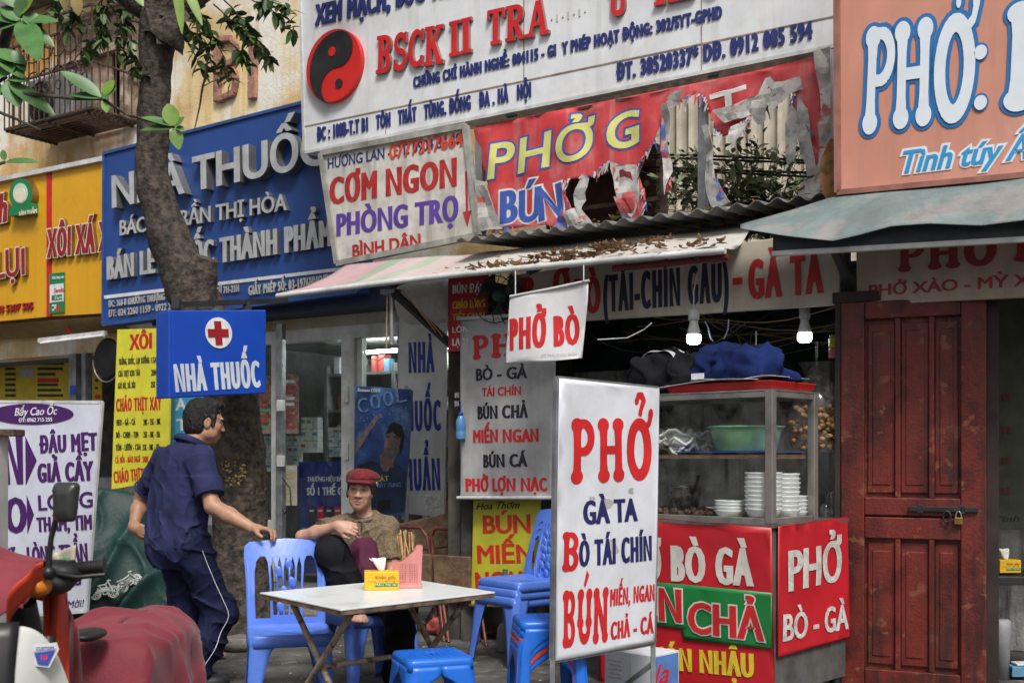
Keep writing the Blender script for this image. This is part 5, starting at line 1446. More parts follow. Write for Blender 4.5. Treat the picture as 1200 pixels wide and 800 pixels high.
# ------------------------------------------------------------------ food cart
NC = V((1.333, 5.9, 0)); rC = V((.687, .7267, 0)); lC = V((-.7267, .687, 0))
axC = (lC, rC, UZ)
LCt, DCt = 1.15, .8
def Ct(a, b, z): return NC + lC * a + rC * b + UZ * z
ct = T('food_cart', 'noodle cart with red and green banners and a steel framed glass case', 'food cart', Ct(LCt / 2, DCt / 2, 0))
q = MB(); q.box(Ct(LCt / 2, DCt / 2, .5), (LCt - .01, DCt - .01, .86), axC); ct.part('cabinet', q, mat('cart_grey', (.1, .1, .1), .6, var=.3, dirt_amt=.5, streak=.5))
q = MB(); q.box(Ct(LCt / 2, DCt / 2, .943), (LCt + .02, DCt + .02, .022), axC); ct.part('counter_top', q, mat('worn_steel', (.22, .2, .18), .4, metal=.6, var=.3, dirt=(.06, .05, .04), dirt_amt=.6), bevel=.004)
q = MB()
for a in (.04, LCt - .04):
    for b in (.06, DCt - .06): q.tube([Ct(a, b, .09), Ct(a, b, .0)], .03, 10)
ct.part('foot', q, M['black'])
frn = Plane(NC - rC * .004, -rC); sid = Plane(NC - lC * .004, -lC)
bred = mat('banner_red', (.5, .014, .024), .42, var=.1, vscale=3, dirt=(.28, .02, .02), dirt_amt=.35)
def crink(p): return .006 * nz(p, 4) + .004 * nz(p, 10, 3)
q = MB(); sheet(q, frn, [[(702, 601), (905, 618), (909, 850), (702, 800)]], .05, lambda p: .004 + crink(p)); ct.part('front_banner', q, bred, solid=.002)
q = MB(); sheet(q, frn, [[(700, 676), (801, 684), (906, 694), (906, 759), (803, 748.5), (800, 736), (700, 722)]], .05, lambda p: .014 + crink(p)); ct.part('green_banner', q, mat('banner_green', (.012, .19, .045), .42, var=.12, vscale=3, dirt=(.01, .1, .03), dirt_amt=.3), solid=.002)
q = MB(); sheet(q, sid, [[(910, 616), (992, 605), (995, 747), (955, 757), (910, 770)]], .05, lambda p: .006 + crink(p)); ct.part('side_banner', q, bred, solid=.002)
q = MB()
kw = dict(disp=lambda p: .008 + crink(p), grid=.05, depth=0, lift=.002)
write(q, frn, 'PHỞ BÒ GÀ', (722, 676), (884, 686.5), 40, .08, mi=0, **kw)
write(q, frn, 'MÓN NHẬU', (765, 782), (885, 793.5), 26, .07, mi=1, **kw)
kg = dict(disp=lambda p: .018 + crink(p), grid=.05, depth=0)
for t_, a, b, h in (('BÚN', (728, 721), (801, 729), 37), ('CHẢ', (808, 740), (897, 750.5), 36)):
    write(q, frn, t_, a, b, h, .075, grow=.05, mi=0, lift=.002, **kg); write(q, frn, t_, a, b, h, .07, mi=2, lift=.005, **kg)
ct.part('front_lettering', q, [mat('ivory', (.62, .6, .54), .5, var=.1), mat('sign_yellow2', (.65, .5, .03), .5), mat('scarlet2', (.55, .02, .02), .45)])
q = MB(); kw['disp'] = lambda p: .01 + crink(p)
write(q, sid, 'PHỞ', (922, 693), (985, 679.5), 48, .085, **kw); write(q, sid, 'BÒ - GÀ', (916, 751.5), (992, 736), 32, .07, **kw)
ct.part('side_lettering', q, mat('ivory2', (.56, .55, .52), .5, var=.18, vscale=20))
# case
CDp, CZ0, CZ1 = .478, .955, 1.64
q = MB()
for a, b in ((.022, .022), (LCt - .02, .022), (.022, CDp - .02), (LCt - .02, CDp - .02)): q.box(Ct(a, b, (CZ0 + CZ1) / 2), (.044, .044, CZ1 - CZ0), axC)
for z in (CZ0 + .012, CZ1 - .017):
    for b in (.022, CDp - .02): q.box(Ct(LCt / 2, b, z), (LCt - .09, .036, .032), axC)
    for a in (.022, LCt - .02): q.box(Ct(a, CDp / 2, z), (.036, CDp - .09, .032), axC)
cf = ct.part('case_frame', q, mat('case_steel', (.34, .32, .3), .38, metal=.6, var=.25, dirt=(.16, .08, .05), dirt_amt=.45, dirt_scale=6), bevel=.004)
gC = glass_mat('case_glass', (.97, .98, .97), .03, .03, 1.28)
for c, s_ in ((Ct(LCt / 2, .012, (CZ0 + CZ1) / 2), (LCt - .1, .005, CZ1 - CZ0 - .07)), (Ct(.012, CDp / 2, (CZ0 + CZ1) / 2), (.005, CDp - .1, CZ1 - CZ0 - .07))):
    q = MB(); q.box(c, s_, axC); ct.part('glass_pane', q, gC, parent=cf)
q = MB(); q.box(Ct(LCt / 2, CDp / 2, 1.302), (LCt - .1, CDp - .1, .012), axC); q.box(Ct(LCt / 2, .052, 1.3), (LCt - .1, .012, .02), axC); q.box(Ct(.056, CDp / 2, 1.3), (.012, CDp - .1, .02), axC)
ct.part('shelf', q, mat('shelf_wood', (.2, .12, .065), .6, var=.3, streak=0, dirt_amt=.4))
q = MB(); q.box(Ct(LCt / 2, CDp / 2, CZ1 + .004), (LCt - .004, CDp - .004, .008), axC); ct.part('case_top', q, M['steel'])
# bowls
porc = mat('porcelain', (.82, .83, .83), .22, var=.05, dirt=(.4, .4, .4), dirt_amt=.15)
def bowl_mb(r, h, c):
    q = MB(); q.lathe(c, [(r * .42, 0), (r * .45, .006), (r * .5, .008), (r * .8, h * .45), (r * .97, h * .9), (r, h), (r * .96, h), (r * .75, h * .45), (r * .4, .015), (.001, .013)], 28); return q
gB = 'stacked white bowls in the glass case'
stacks = [(.125, .12, .10, 9, .075, .0235, 'front tall stack of the glass case, counting up'), (.10, .30, .082, 9, .065, .0238, 'tall stack behind the corner post, counting up'), (.095, .415, .06, 5, .05, .021, 'short stack at the back corner, counting up'), (.32, .105, .085, 4, .06, .017, 'low stack left of the tall bowls, counting up')]
ordn = ['lowest', 'second', 'third', 'fourth', 'fifth', 'sixth', 'seventh', 'eighth', 'topmost']
rr = random.Random(11)
for a, b, r, n, h, stp, lab in stacks:
    first = None
    for k in range(n):
        c = Ct(a + rr.uniform(-.002, .002), b + rr.uniform(-.002, .002), CZ0 + .001 + k * stp)
        nm = 'topmost' if k == n - 1 else ordn[k]
        L_ = 'white bowl, %s in the %s' % (nm, lab)
        if first is None:
            t = T('bowl', L_, 'bowl', c, gB).mesh(bowl_mb(r, h, c), porc); first = t.root
        else: dup(first, c, rr.uniform(0, 6), L_)
pl8 = T('plate', 'white plate lying on the meat beside the low bowl stack', 'plate', Ct(.42, .26, CZ0))
q = MB(); q.lathe(Ct(.45, .24, CZ0 + .05), [(.05, 0), (.085, .008), (.1, .016), (.097, .018), (.05, .005), (.001, .004)], 24); pl8.mesh(q, porc)
bsn = T('green_basin', 'green plastic basin on the blue tray inside the glass case', 'basin', Ct(.31, .25, 1.33))
q = MB(); q.lathe(Ct(.31, .25, 1.328), [(.001, 0), (.155, 0), (.165, .008), (.19, .11), (.197, .128), (.208, .131), (.208, .138), (.192, .138), (.183, .11), (.158, .014), (.001, .01)], 36); bsn.mesh(q, mat('basin_green', (.24, .5, .28), .4, var=.12, dirt=(.4, .5, .4), dirt_amt=.35, streak=.5))
by_ = T('blue_tray', 'flat dark blue tray with a bright rim on the shelf under the green basin', 'tray', Ct(.36, .25, 1.309))
q = MB(); q.box(Ct(.37, .25, 1.318), (.62, .32, .014), axC); q.box(Ct(.37, .25, 1.325), (.64, .34, .005), axC, 1); by_.mesh(q, [M['black'], mat('rim_blue', (.04, .1, .45), .4)], bevel=.002)
nb = T('noodle_bag', 'knotted clear bag of white noodles on the case shelf', 'bag', Ct(.78, .22, 1.31))
q = MB(); rr = random.Random(2)
for k in range(34):
    c = Ct(.78 + rr.uniform(-.15, .15), .22 + rr.uniform(-.11, .11), 1.36 + rr.uniform(-.03, .09)); a0 = rr.uniform(0, 6); rad = rr.uniform(.04, .1)
    pts = [c + V((rad * cos(a0 + t), rad * .8 * sin(a0 + t), .02 * sin(3 * t + a0))) for t in np.linspace(0, 4.5, 10)]
    q.tube(pts, .0085, 6)
for k in range(7): q.ball(Ct(.78 + rr.uniform(-.09, .09), .22 + rr.uniform(-.05, .05), 1.375 + rr.uniform(-.01, .05)), (.075, .06, .045), 14)
nb.part('noodles', q, mat('noodle_white', (.8, .8, .76), .4, var=.08))
q = MB()
q.grid(lambda u, v: Ct(.78, .22, 1.315) + (lC * cos(u * 2 * pi) * .185 + rC * sin(u * 2 * pi) * .14) * (sin(pi * (.12 + .8 * v)) ** .6 if v < .85 else .25) * (1 + .06 * sin(u * 40)) + UZ * (.17 * v + .02 * sin(u * 13)), 40, 12)
clear = glass_mat('clear_plastic', (.97, .97, .97), .16, .1)
nb.part('plastic', q, clear)
mt = T('meat_heap', 'heap of brown cooked meat pieces on the floor of the glass case', 'food', Ct(.6, .2, CZ0))
q = MB()
for k in range(120):
    c = Ct(rr.uniform(.42, .95), rr.uniform(.07, .4), CZ0 + .015 + rr.uniform(0, .035)); q.ball(c, (rr.uniform(.012, .03), rr.uniform(.012, .025), rr.uniform(.01, .02)), 6, frame_from(V((rr.uniform(-1, 1), rr.uniform(-1, 1), .4))), smooth=False)
mt.mesh(q, mat('meat', (.085, .045, .026), .45, var=.4, vscale=30, noise3=((.17, .1, .05), 25, .55, .1)))
lm = T('lime_half', 'small green lime lying at the edge of the meat heap', 'lime', Ct(.9, .1, CZ0)); q = MB(); q.ball(Ct(.86, .07, CZ0 + .03), (.03, .02, .018), 12); lm.mesh(q, mat('lime_skin', (.25, .35, .03), .4))
pt_ = T('steel_pot', 'round steel pot with a dark handle at the back of the glass case', 'pot', Ct(.75, .36, CZ0))
q = MB(); q.lathe(Ct(.78, .34, CZ0 + .04), [(.07, 0), (.085, .02), (.095, .09), (.1, .13), (.104, .135), (.09, .135), (.08, .02), (.001, .015)], 26); pt_.part('body', q, mat('pot_steel', (.38, .38, .38), .25, metal=.9, var=.15))
q = MB(); q.tube([Ct(.7, .3, 1.09), Ct(.66, .27, 1.12), Ct(.6, .22, 1.19)], .009, 8); pt_.part('handle', q, M['black'])
# on top of the case
rt = T('red_tray', 'red plastic tray with a rim on top of the glass case', 'tray', Ct(.33, .26, CZ1 + .01))
q = MB(); q.add([Ct(a, b, z) for z, k in ((CZ1 + .009, .02), (CZ1 + .052, 0), (CZ1 + .055, .012), (CZ1 + .014, .03)) for a, b in ((.005 + k, .01 + k), (.68 - k, .01 + k), (.68 - k, .47 - k), (.005 + k, .47 - k))],
    [(3, 2, 1, 0)] + [(4 * j + i, 4 * j + (i + 1) % 4, 4 * j + 4 + (i + 1) % 4, 4 * j + 4 + i) for j in range(3) for i in range(4)] + [(12, 13, 14, 15)])
rt.mesh(q, mat('tray_red', (.5, .02, .014), .35, var=.1), bevel=.003)
nw = T('newspaper_sheets', 'pale paper sheets sticking out over the red tray under the jackets', 'paper', Ct(.4, .2, CZ1 + .06))
q = MB()
q.grid(lambda u, v: Ct(.1 + .75 * u, -.01 + .42 * v, CZ1 + .062 + .012 * sin(u * 5) - .012 * u), 20, 6); q.grid(lambda u, v: Ct(.02 + .5 * u, .02 + .4 * v, CZ1 + .072 + .008 * sin(u * 8 + 1)), 20, 6)
nw.mesh(q, mat('paper_pale', (.5, .5, .48), .8, var=.1, noise3=((.2, .2, .2), 20, .6, .05)), solid=.003)
def bundle(name, lab, c, rad, m, seed, cat='jacket'):
    t = T(name, lab, cat, c)
    q = MB()
    def fn(u, v):
        th = u * 2 * pi; ph = v * pi * .5
        d = lC * cos(th) * cos(ph) * rad[0] + rC * sin(th) * cos(ph) * rad[1] + UZ * (sin(ph) ** .8 * rad[2])
        p = c + d
        k = .28 * nz(p, 4.2, seed) + .16 * abs(nz(p, 9, seed + 1)) + .08 * sin(th * 5 + ph * 6 + nz(p, 4, seed) * 9) - .1 * abs(nz(p, 17, seed + 3)) + .16 * (1 - 2 * min(.5, abs(nz(p, 7, seed + 5)))) ** 4
        return c + d * (1 + k * (1 - .3 * v)) + UZ * .0
    q.grid(fn, 110, 34); t.mesh(q, m); return t
bundle('black_jacket', 'crumpled black jacket heaped on the glass case', Ct(.78, .22, CZ1 + .05), (.27, .2, .2), mat('black_cloth', (.01, .01, .012), .9, var=.3, spec=.1), 1)
bundle('blue_jacket', 'crumpled dark blue jacket heaped on the red tray beside the black one', Ct(.34, .24, CZ1 + .065), (.28, .19, .2), mat('blue_cloth', (.008, .018, .085), .9, var=.3, spec=.15), 2)
q = MB(); q.box(Ct(.47, .02, CZ1 + .095), (.075, .012, .032), axC); T('jacket_tag', 'small white care tag poking out of the blue jacket', 'tag', Ct(.47, .02, CZ1 + .08)).mesh(q, M['white'])
pw_ = T('plastic_wrap', 'crumpled pale plastic wrap on top of the black jacket', 'plastic', Ct(.8, .2, CZ1 + .25))
q = MB(); q.grid(lambda u, v: Ct(.68 + .26 * u, .12 + .2 * v, CZ1 + .262 + .012 * sin(u * 9 + v * 4) + .012 * sin(v * 9 + u) - .3 * (u - .5) ** 2), 18, 12, smooth=False); pw_.mesh(q, mat('wrap', (.4, .41, .4), .35, var=.2), solid=.002)
q = MB(); q.box(Ct(1.07, .2, CZ1 + .04), (.1, .1, .05), axC); T('cloth_bundle', 'small brown cloth bundle beside the black jacket on the case', 'cloth', Ct(1.07, .2, CZ1)).mesh(q, mat('brown_rag', (.16, .12, .09), .9, var=.3), bevel=.02)
# fried dough in a hanging bag
fb = T('fried_dough_bag', 'clear plastic bag of golden fried dough hanging behind the cart', 'bag', P(955, 535, 6.75))
cB = P(957, 500, 6.75)
q = MB()
for k in range(150):
    a = rr.uniform(0, 2 * pi); r_ = .155 * sqrt(rr.random()); z = rr.uniform(-.13, .12)
    k_ = 1 - .3 * (z / .14) ** 2
    q.ball(cB + V((r_ * k_ * cos(a), r_ * k_ * .75 * sin(a), z)), (rr.uniform(.016, .03), rr.uniform(.014, .02), rr.uniform(.012, .02)), 7, frame_from(V((rr.uniform(-1, 1), rr.uniform(-1, 1), rr.uniform(-1, 1)))))
fb.part('dough', q, mat('dough', (.36, .2, .075), .6, var=.3, vscale=25, noise3=((.2, .09, .03), 18, .56, .1)))
q = MB()
q.grid(lambda u, v: cB + V((cos(u * 2 * pi), .75 * sin(u * 2 * pi), 0)) * (.175 * (1 if v < .6 else (1 - (v - .6) / .4 * .86)) * (.75 + .25 * min(1, v * 5)) * (1 + .05 * sin(u * 44) * v)) + UZ * (-.15 + .5 * v), 44, 14)
fb.part('plastic', q, clear)
q = MB(); q.tube([cB + UZ * .34, cB + UZ * .42, cB + UZ * .5], .01, 8); fb.part('knot', q, clear)
sp_ = T('sauce_bottles', 'small clear bag and bottle hanging low behind the cart corner', 'bag', P(975, 590, 6.7))
q = MB(); q.lathe(P(974, 603, 6.75), [(.03, 0), (.035, .02), (.035, .1), (.02, .13), (.012, .14), (.012, .16)], 14); q.ball(P(968, 600, 6.75), (.04, .03, .06), 12); sp_.mesh(q, clear)
pk2 = [('yellow plastic packet hanging at the edge of the door frame', 402, 0, (.35, .4, .02)), ('pink plastic packet hanging below the yellow one by the door frame', 414, 1, (.5, .14, .17))]
for lab, y, k, c_ in pk2:
    q = MB(); q.box(P(977, y, 6.72), (.055, .04, .06)); q.box(P(977, y - 8, 6.72), (.05, .03, .014)); T('plastic_packet', lab, 'packet', P(977, y + 7, 6.72), 'packets hanging by the door frame').mesh(q, mat('packet%d' % k, c_, .4, var=.15), bevel=.008)
# lamps in the shack
gL = 'bulbs over the cart'
for lab, px, py, sc_k in (('lit white bulb over the middle of the glass case', 813, 399, 1), ('lit white bulb near the red door, brighter and fully visible', 943, 397, 1)):
    t = T('light_bulb', lab, 'bulb', P(px, py, 6.95), gL)
    c = P(px, py, 6.95)
    q = MB(); q.lathe(c, [(.001, -.024), (.025, -.022), (.038, -.015), (.043, 0), (.043, .03), (.041, .036)], 24); t.part('glow_cap', q, mat('lamp_glow', (.9, .95, 1), .4, var=0, emit=10))
    q = MB(); q.lathe(c, [(.041, .036), (.038, .06), (.03, .085), (.026, .1), (.026, .14)], 20); t.part('body', q, M['alu'])
    q = MB(); q.lathe(c, [(.03, .12), (.034, .13), (.034, .18), (.02, .19)], 16); q.tube([c + UZ * .18, c + UZ * .3, c + V((.03, .05, .42))], .005, 5); t.part('socket', q, M['alu'])
wr2 = T('hanging_wires', 'pale loose wires drooping from the shack ceiling between the bulbs', 'wires', P(850, 390, 6.9))
q = MB()
for pts in (((826, 376), (830, 384), (833, 396), (836, 400)), ((854, 374), (853, 386), (850, 394), (848, 397)), ((886, 388), (886, 400), (886, 404)), ((764, 378), (755, 386), (735, 396), (700, 398))):
    q.tube([P(x, y, 6.92) for x, y in pts], .005, 5)
wr2.mesh(q, M['steel'])
wr3 = T('ceiling_cables', 'tangle of pale and brown cables looped under the shack ceiling behind the bulbs', 'cables', K(1.6, .7, 2.2))
q = MB(); rr = random.Random(9)
for k in range(14):
    s0_, s1_ = rr.uniform(.8, 1.8), rr.uniform(1.9, 3.3); d_ = rr.uniform(.35, 1.2); z_ = rr.uniform(2.15, 2.32); sg = rr.uniform(.03, .22)
    q.tube([K(s0_ + (s1_ - s0_) * t, d_ + .1 * sin(5 * t + k), z_ - sg * sin(pi * t) - .03 * sin(9 * t + k)) for t in np.linspace(0, 1, 12)], rr.uniform(.003, .006), 5, mi=rr.choice([0, 0, 1, 2]))
wr3.mesh(q, [_mats['tan_wire'], M['steel'], M['black']])
hk = T('hanging_bags', 'dark plastic bags hung from hooks on the back wall of the shack', 'bags', K(2.3, 1.4, 1.8))
q = MB()
for k in range(5):
    c = K(1.0 + .5 * k, 1.42, 1.86 - .06 * (k % 2)); q.grid(lambda u, v: c + UX * (cos(u * 2 * pi) * .12 * sin(pi * (.1 + .85 * v)) ** .7) - UN * (sin(u * 2 * pi) * .06 * sin(pi * (.1 + .85 * v))) + UZ * (.34 * v - .2 + .015 * sin(u * 25)), 26, 10)
hk.mesh(q, mat('bag_dark', (.05, .055, .06), .5, var=.4))
# wall fan, canister, bottle under the awning
fn_ = T('wall_fan', 'grimy black wall fan tucked under the awning beside the red sign', 'fan', F(585, 345, 12.2))
c = F(588, 347, 12.2)
q = MB()
for k in range(3):
    a = k * 2.1 + .4
    q.grid(lambda u, v: c + (UX * cos(a + (v - .5) * 1.3 * (.4 + .6 * u)) + UZ * sin(a + (v - .5) * 1.3 * (.4 + .6 * u))) * (.04 + .13 * u) + UN * (.03 * (v - .5) + .02), 6, 6)
fn_.part('blade', q, mat('fan_blade', (.06, .065, .065), .5, var=.3), solid=.004)
q = MB(); q.lathe(c, [(.05, 0), (.05, .05), (.03, .07), (.001, .075)], 16, UN); fn_.part('hub', q, mat('fan_green', (.02, .1, .08), .5))
q = MB()
for r in (.08, .13, .19): q.tube([c + UN * .07 + (UX * cos(a) + UZ * sin(a)) * r for a in np.linspace(0, 2 * pi, 25)], .004, 5)
for k in range(14): a = k * 2 * pi / 14; d = UX * cos(a) + UZ * sin(a); q.tube([c + UN * .085 + d * .04, c + UN * .075 + d * .12, c + d * .2 + UN * .03], .003, 4)
q.bar(c - UN * .12, c, .05, .05)
fn_.part('guard', q, M['black'])
cs = T('pale_canister', 'pale grey plastic canister lying under the left corner of the awning', 'canister', F(490, 365, 12.9))
q = MB(); c = F(500, 352, 13.2); q.lathe(c - UX * .2, [(.001, 0), (.13, 0), (.17, .02), (.18, .05), (.18, .46), (.16, .5), (.001, .5)], 28, UX); cs.mesh(q, mat('canister', (.74, .74, .75), .5, var=.12, dirt_amt=.3))
wb_ = T('water_bottle', 'small blue water bottle hung on the dark post', 'bottle', F(541, 516, 12.1))
q = MB(); c = F(540, 515, 12.1); q.lathe(c, [(.03, 0), (.034, .01), (.034, .05), (.031, .06), (.034, .07), (.034, .13), (.02, .16), (.015, .17)], 16); wb_.part('body', q, mat('bottle_blue', (.1, .25, .5), .25, var=.1))
q = MB(); q.lathe(c, [(.017, .168), (.017, .19)], 12); q.tube([c + UZ * .19, F(540, 470, 12.1)], .003, 5); wb_.part('cap', q, M['blue2'])
tg = T('black_number_strip', 'narrow black strip with pale digits on the dark post', 'sign', F(535, 490, 12.2))
q = MB(); pn_ = front(12.25); quad_panel(q, pn_, [(532, 454), (539, 453), (538, 485), (531, 486)], .006, 0); write(q, pn_, '092', (533, 466), (538, 465.5), 6, .05, mi=1); write(q, pn_, '516', (533, 476), (538, 475.5), 6, .05, mi=1); tg.mesh(q, [M['black'], packs[0]])
# ------------------------------------------------------------------ plastic chairs
plb = mat('chair_blue', (.09, .2, .67), .35, var=.12, vscale=7, dirt=(.05, .085, .34), dirt_amt=.5, dirt_scale=7, spec=.5)
def chair(name, label, group, loc):
    t = T(name, label, 'chair', (0, 0, 0), group)
    Hs, W2, D2 = .425, .205, .205                     # seat height, half width, half depth; front is -Y
    def back_pt(u, v, z):                              # u across, v up from the seat, z off the shell
        lean = .03 + .105 * (v / .45) + .05 * (v / .45) ** 2
        return V((u * (1 + .05 * v / .45), D2 - .035 + lean - .035 * (1 - (u / .22) ** 2) * min(1, v * 6) - z, Hs + v))
    out = [(-.195, -.01)] + [(-.197, .1), (-.203, .25), (-.208, .36), (-.203, .405), (-.18, .425), (-.12, .43), (-.06, .438), (0, .442)]
    out = out + [(-x, y) for x, y in out[::-1][1:]]
    loops = [np.array(out)[::-1]]
    if area2(loops[0]) < 0: loops[0] = loops[0][::-1]
    def hole(p): l = np.array(p, float); return l if area2(l) < 0 else l[::-1]
    arch = [(-.158, .035), (-.16, .15), (-.158, .27), (-.148, .325), (-.128, .352), (-.104, .35), (-.092, .325), (-.086, .25), (-.082, .15), (-.082, .035)]
    loops.append(hole(arch)); loops.append(hole([(-x, y) for x, y in arch]))
    for k in range(5):
        x0 = -.056 + .028 * k; fan = 1.18
        loops.append(hole([(x0 - .0105, .05), (x0 + .0105, .05), (x0 * fan + .011, .3), (x0 * fan, .35), (x0 * fan - .011, .3)]))
    q = MB(); fill_solid(q, loops, back_pt, .017, .035)
    t.part('backrest', q, plb, bevel=.003)
    q = MB()
    for x, y in ((-.035, .27), (.014, .305), (.03, .215), (-.01, .17), (.038, .12), (-.03, .09)):
        q.ball(back_pt(x, y, .004), (.021, .009, .033), 12, (V((cos(.3), 0, sin(.3))), V((0, 1, 0)), V((-sin(.3), 0, cos(.3)))))
    t.part('leaf_ornament', q, plb)
    for s in (-1, 1): q = MB(); q.tube([back_pt(s * .19, v, -.004) for v in (-.01, .1, .2, .3, .38)], [.013, .014, .014, .013, .01], 8); t.part('back_rib', q, plb)
    q = MB()
    def rnd_sq(n=8):
        pts = []
        for cx_, cy_, a0 in ((W2 - .05, -D2 + .05, -90), (W2 - .05, D2 - .05, 0), (-W2 + .05, D2 - .05, 90), (-W2 + .05, -D2 + .05, 180)):
            pts += [(cx_ + .05 * cos(radians(a0 + 90 * k / n)), cy_ + .05 * sin(radians(a0 + 90 * k / n))) for k in range(n + 1)]
        return pts
    base = rnd_sq(); nb_ = len(base)
    prof = [(.0, -.012), (.55, -.012), (.85, -.006), (.95, .003), (.985, .002), (1.0, -.008), (1.005, -.03), (1.0, -.06)]
    vs = []
    for k, z in prof: vs += [V((x * max(k, .001), y * max(k, .001), Hs + z - (.012 * sin(pi * (x / W2 + 1) / 2) if y < -.12 and k > .98 and z < -.02 else 0) * -1)) for x, y in base]
    q.add(vs, [(i * nb_ + j, i * nb_ + (j + 1) % nb_, (i + 1) * nb_ + (j + 1) % nb_, (i + 1) * nb_ + j) for i in range(len(prof) - 1) for j in range(nb_)], True)
    t.part('seat', q, plb, solid=.005)
    for sx, sy in ((-1, -1), (1, -1), (-1, 1), (1, 1)):
        q = MB(); n = 6
        sp = .035; top = V((sx * (W2 - .012), sy * (D2 - .012), Hs - .012)); bot = V((sx * (W2 + .01), sy * (D2 + (.03 if sy < 0 else .075)), 0))
        def leg(u, v):                                  # an angle section, wide at the top
            p = top.lerp(bot, v); wd = .075 * (1 - v) ** 1.5 + .042
            if v < .18: wd += .07 * (1 - v / .18) ** 2
            k = (u - .5) * 2
            rr_ = .3
            if k < 0: return p + V((sx * k * wd, 0, 0)) - V((0, sy * max(0, k + rr_) ** 2 * .02, 0))
            return p - V((0, sy * k * wd, 0))
        q.grid(leg, 8, 16); t.part('leg', q, plb, solid=.007)
    t.root.location = loc
    return t.root
gCh = 'blue plastic chairs'
ch1 = chair('plastic_chair', 'blue plastic chair under the standing man\'s hand at the table corner', gCh, (-1.13, 5.83, 0))
ch1.rotation_euler = (0, 0, radians(14))
ch2 = dup(ch1, (-.81, 6.52, 0), radians(32), 'blue plastic chair that the woman in the red cap sits on')
X3 = (.04, 7.36)
for k, lab in enumerate(('lowest blue plastic chair of the stack before the lime yellow banner', 'middle blue plastic chair of the stack before the lime yellow banner', 'topmost blue plastic chair of the stack before the lime yellow banner')):
    dup(ch1, (X3[0] + .012 * k, X3[1] + .004 * k, .048 * k), radians(-50), lab)
# ------------------------------------------------------------------ plastic stools
stb = mat('stool_blue', (.012, .14, .62), .33, var=.06, vscale=5, dirt=(.02, .09, .3), dirt_amt=.5, dirt_scale=7)
strd = mat('stool_red', (.45, .06, .06), .35, var=.1)
def stool(label, group, loc, m):
    t = T('plastic_stool', label, 'stool', (0, 0, 0), group)
    H, wt_, wb2 = .45, .145, .175
    q = MB(); prof = [(0, 0), (.6, 0), (.9, 0), (.97, -.003), (1, -.012), (1.005, -.05)]
    base = []
    for cx_, cy_, a0 in ((1, -1, -90), (1, 1, 0), (-1, 1, 90), (-1, -1, 180)):
        base += [(cx_ * (wt_ - .03) + .03 * cos(radians(a0 + 15 * k)), cy_ * (wt_ - .03) + .03 * sin(radians(a0 + 15 * k))) for k in range(7)]
    n = len(base); vs = []
    for k, z in prof: vs += [V((x * max(k, .001), y * max(k, .001), H + z)) for x, y in base]
    q.add(vs, [(i * n + j, i * n + (j + 1) % n, (i + 1) * n + (j + 1) % n, (i + 1) * n + j) for i in range(len(prof) - 1) for j in range(n)], True)
    t.part('seat', q, m, solid=.004)
    q = MB()
    for i in range(9):
        for j in range(9):
            q.box(V(((i - 4) * .026, (j - 4) * .026, H + .0025)), (.012, .012, .003))
    t.part('grip_pattern', q, m)
    for sx, sy in ((-1, -1), (1, -1), (1, 1), (-1, 1)):
        q = MB()
        def lg(u, v):
            w_ = wt_ + (wb2 - wt_) * v; k = (u - .5) * 2
            full = .145 if v < .12 else (.145 - .09 * min(1, (v - .12) / .14) ** .5)
            full = max(.052 - .012 * v, full)
            c = V((sx * w_, sy * w_, H - .03 - (H - .03) * v))
            if k < 0: p = c + V((sx * k * full, 0, 0))
            else: p = c - V((0, sy * k * full, 0))
            e = max(0, 1 - abs(k) / .2)
            return p - V((sx, sy, 0)) * .012 * e * e
        q.grid(lg, 12, 22); t.part('leg', q, m, solid=.006)
    t.root.location = loc
    return t.root
gS = 'blue plastic stools'
so1 = stool('single bright blue square plastic stool in front of the table', gS, (-.345, 4.98, 0), stb); so1.rotation_euler = (0, 0, radians(20))
def recol(root, m):
    for c in root.children: c.data = c.data.copy(); c.data.materials[0] = m
for k, lab in enumerate(('lowest blue stool of the stack behind the standing sign', 'red plastic stool inside the blue stack behind the standing sign', 'second blue stool from the top of the stack behind the standing sign', 'topmost blue stool of the stack behind the standing sign')):
    o = dup(so1, (.155 + .003 * k, 5.42, .0 + .032 * k), radians(8), lab)
    if k == 1: recol(o, strd)
# ------------------------------------------------------------------ folding table
tA, tB, tC, tD = V((-1.19, 5.44, 0)), V((-.72, 4.84, 0)), V((-.08, 5.47, 0)), V((-.55, 6.07, 0))
ZT = .66
tbx = (tB - tA).normalized(); tby = (tC - tB).normalized()
axT = (tbx, tby, UZ); wT, lT = (tB - tA).length, (tC - tB).length; cT = (tA + tC) / 2
tb_ = T('folding_table', 'low folding table with a worn white top and crossed rusty cream legs', 'table', cT)
q = MB(); q.box(cT + UZ * (ZT - .004), (wT, lT, .008), axT); tb_.part('tabletop', q, mat('laminate', (.72, .76, .76), .32, var=.04, dirt=(.42, .4, .35), dirt_amt=.55, dirt_scale=6, noise3=((.6, .6, .56), 24, .64, .04)), bevel=.002)
q = MB(); q.box(cT + UZ * (ZT - .018), (wT - .006, lT - .006, .018), axT); tb_.part('board_edge', q, mat('table_edge', (.16, .1, .055), .75, var=.4, vscale=12))
legm = mat('leg_cream', (.34, .27, .2), .55, var=.25, vscale=15, noise3=((.1, .05, .03), 14, .52, .1))
xs_ = {}
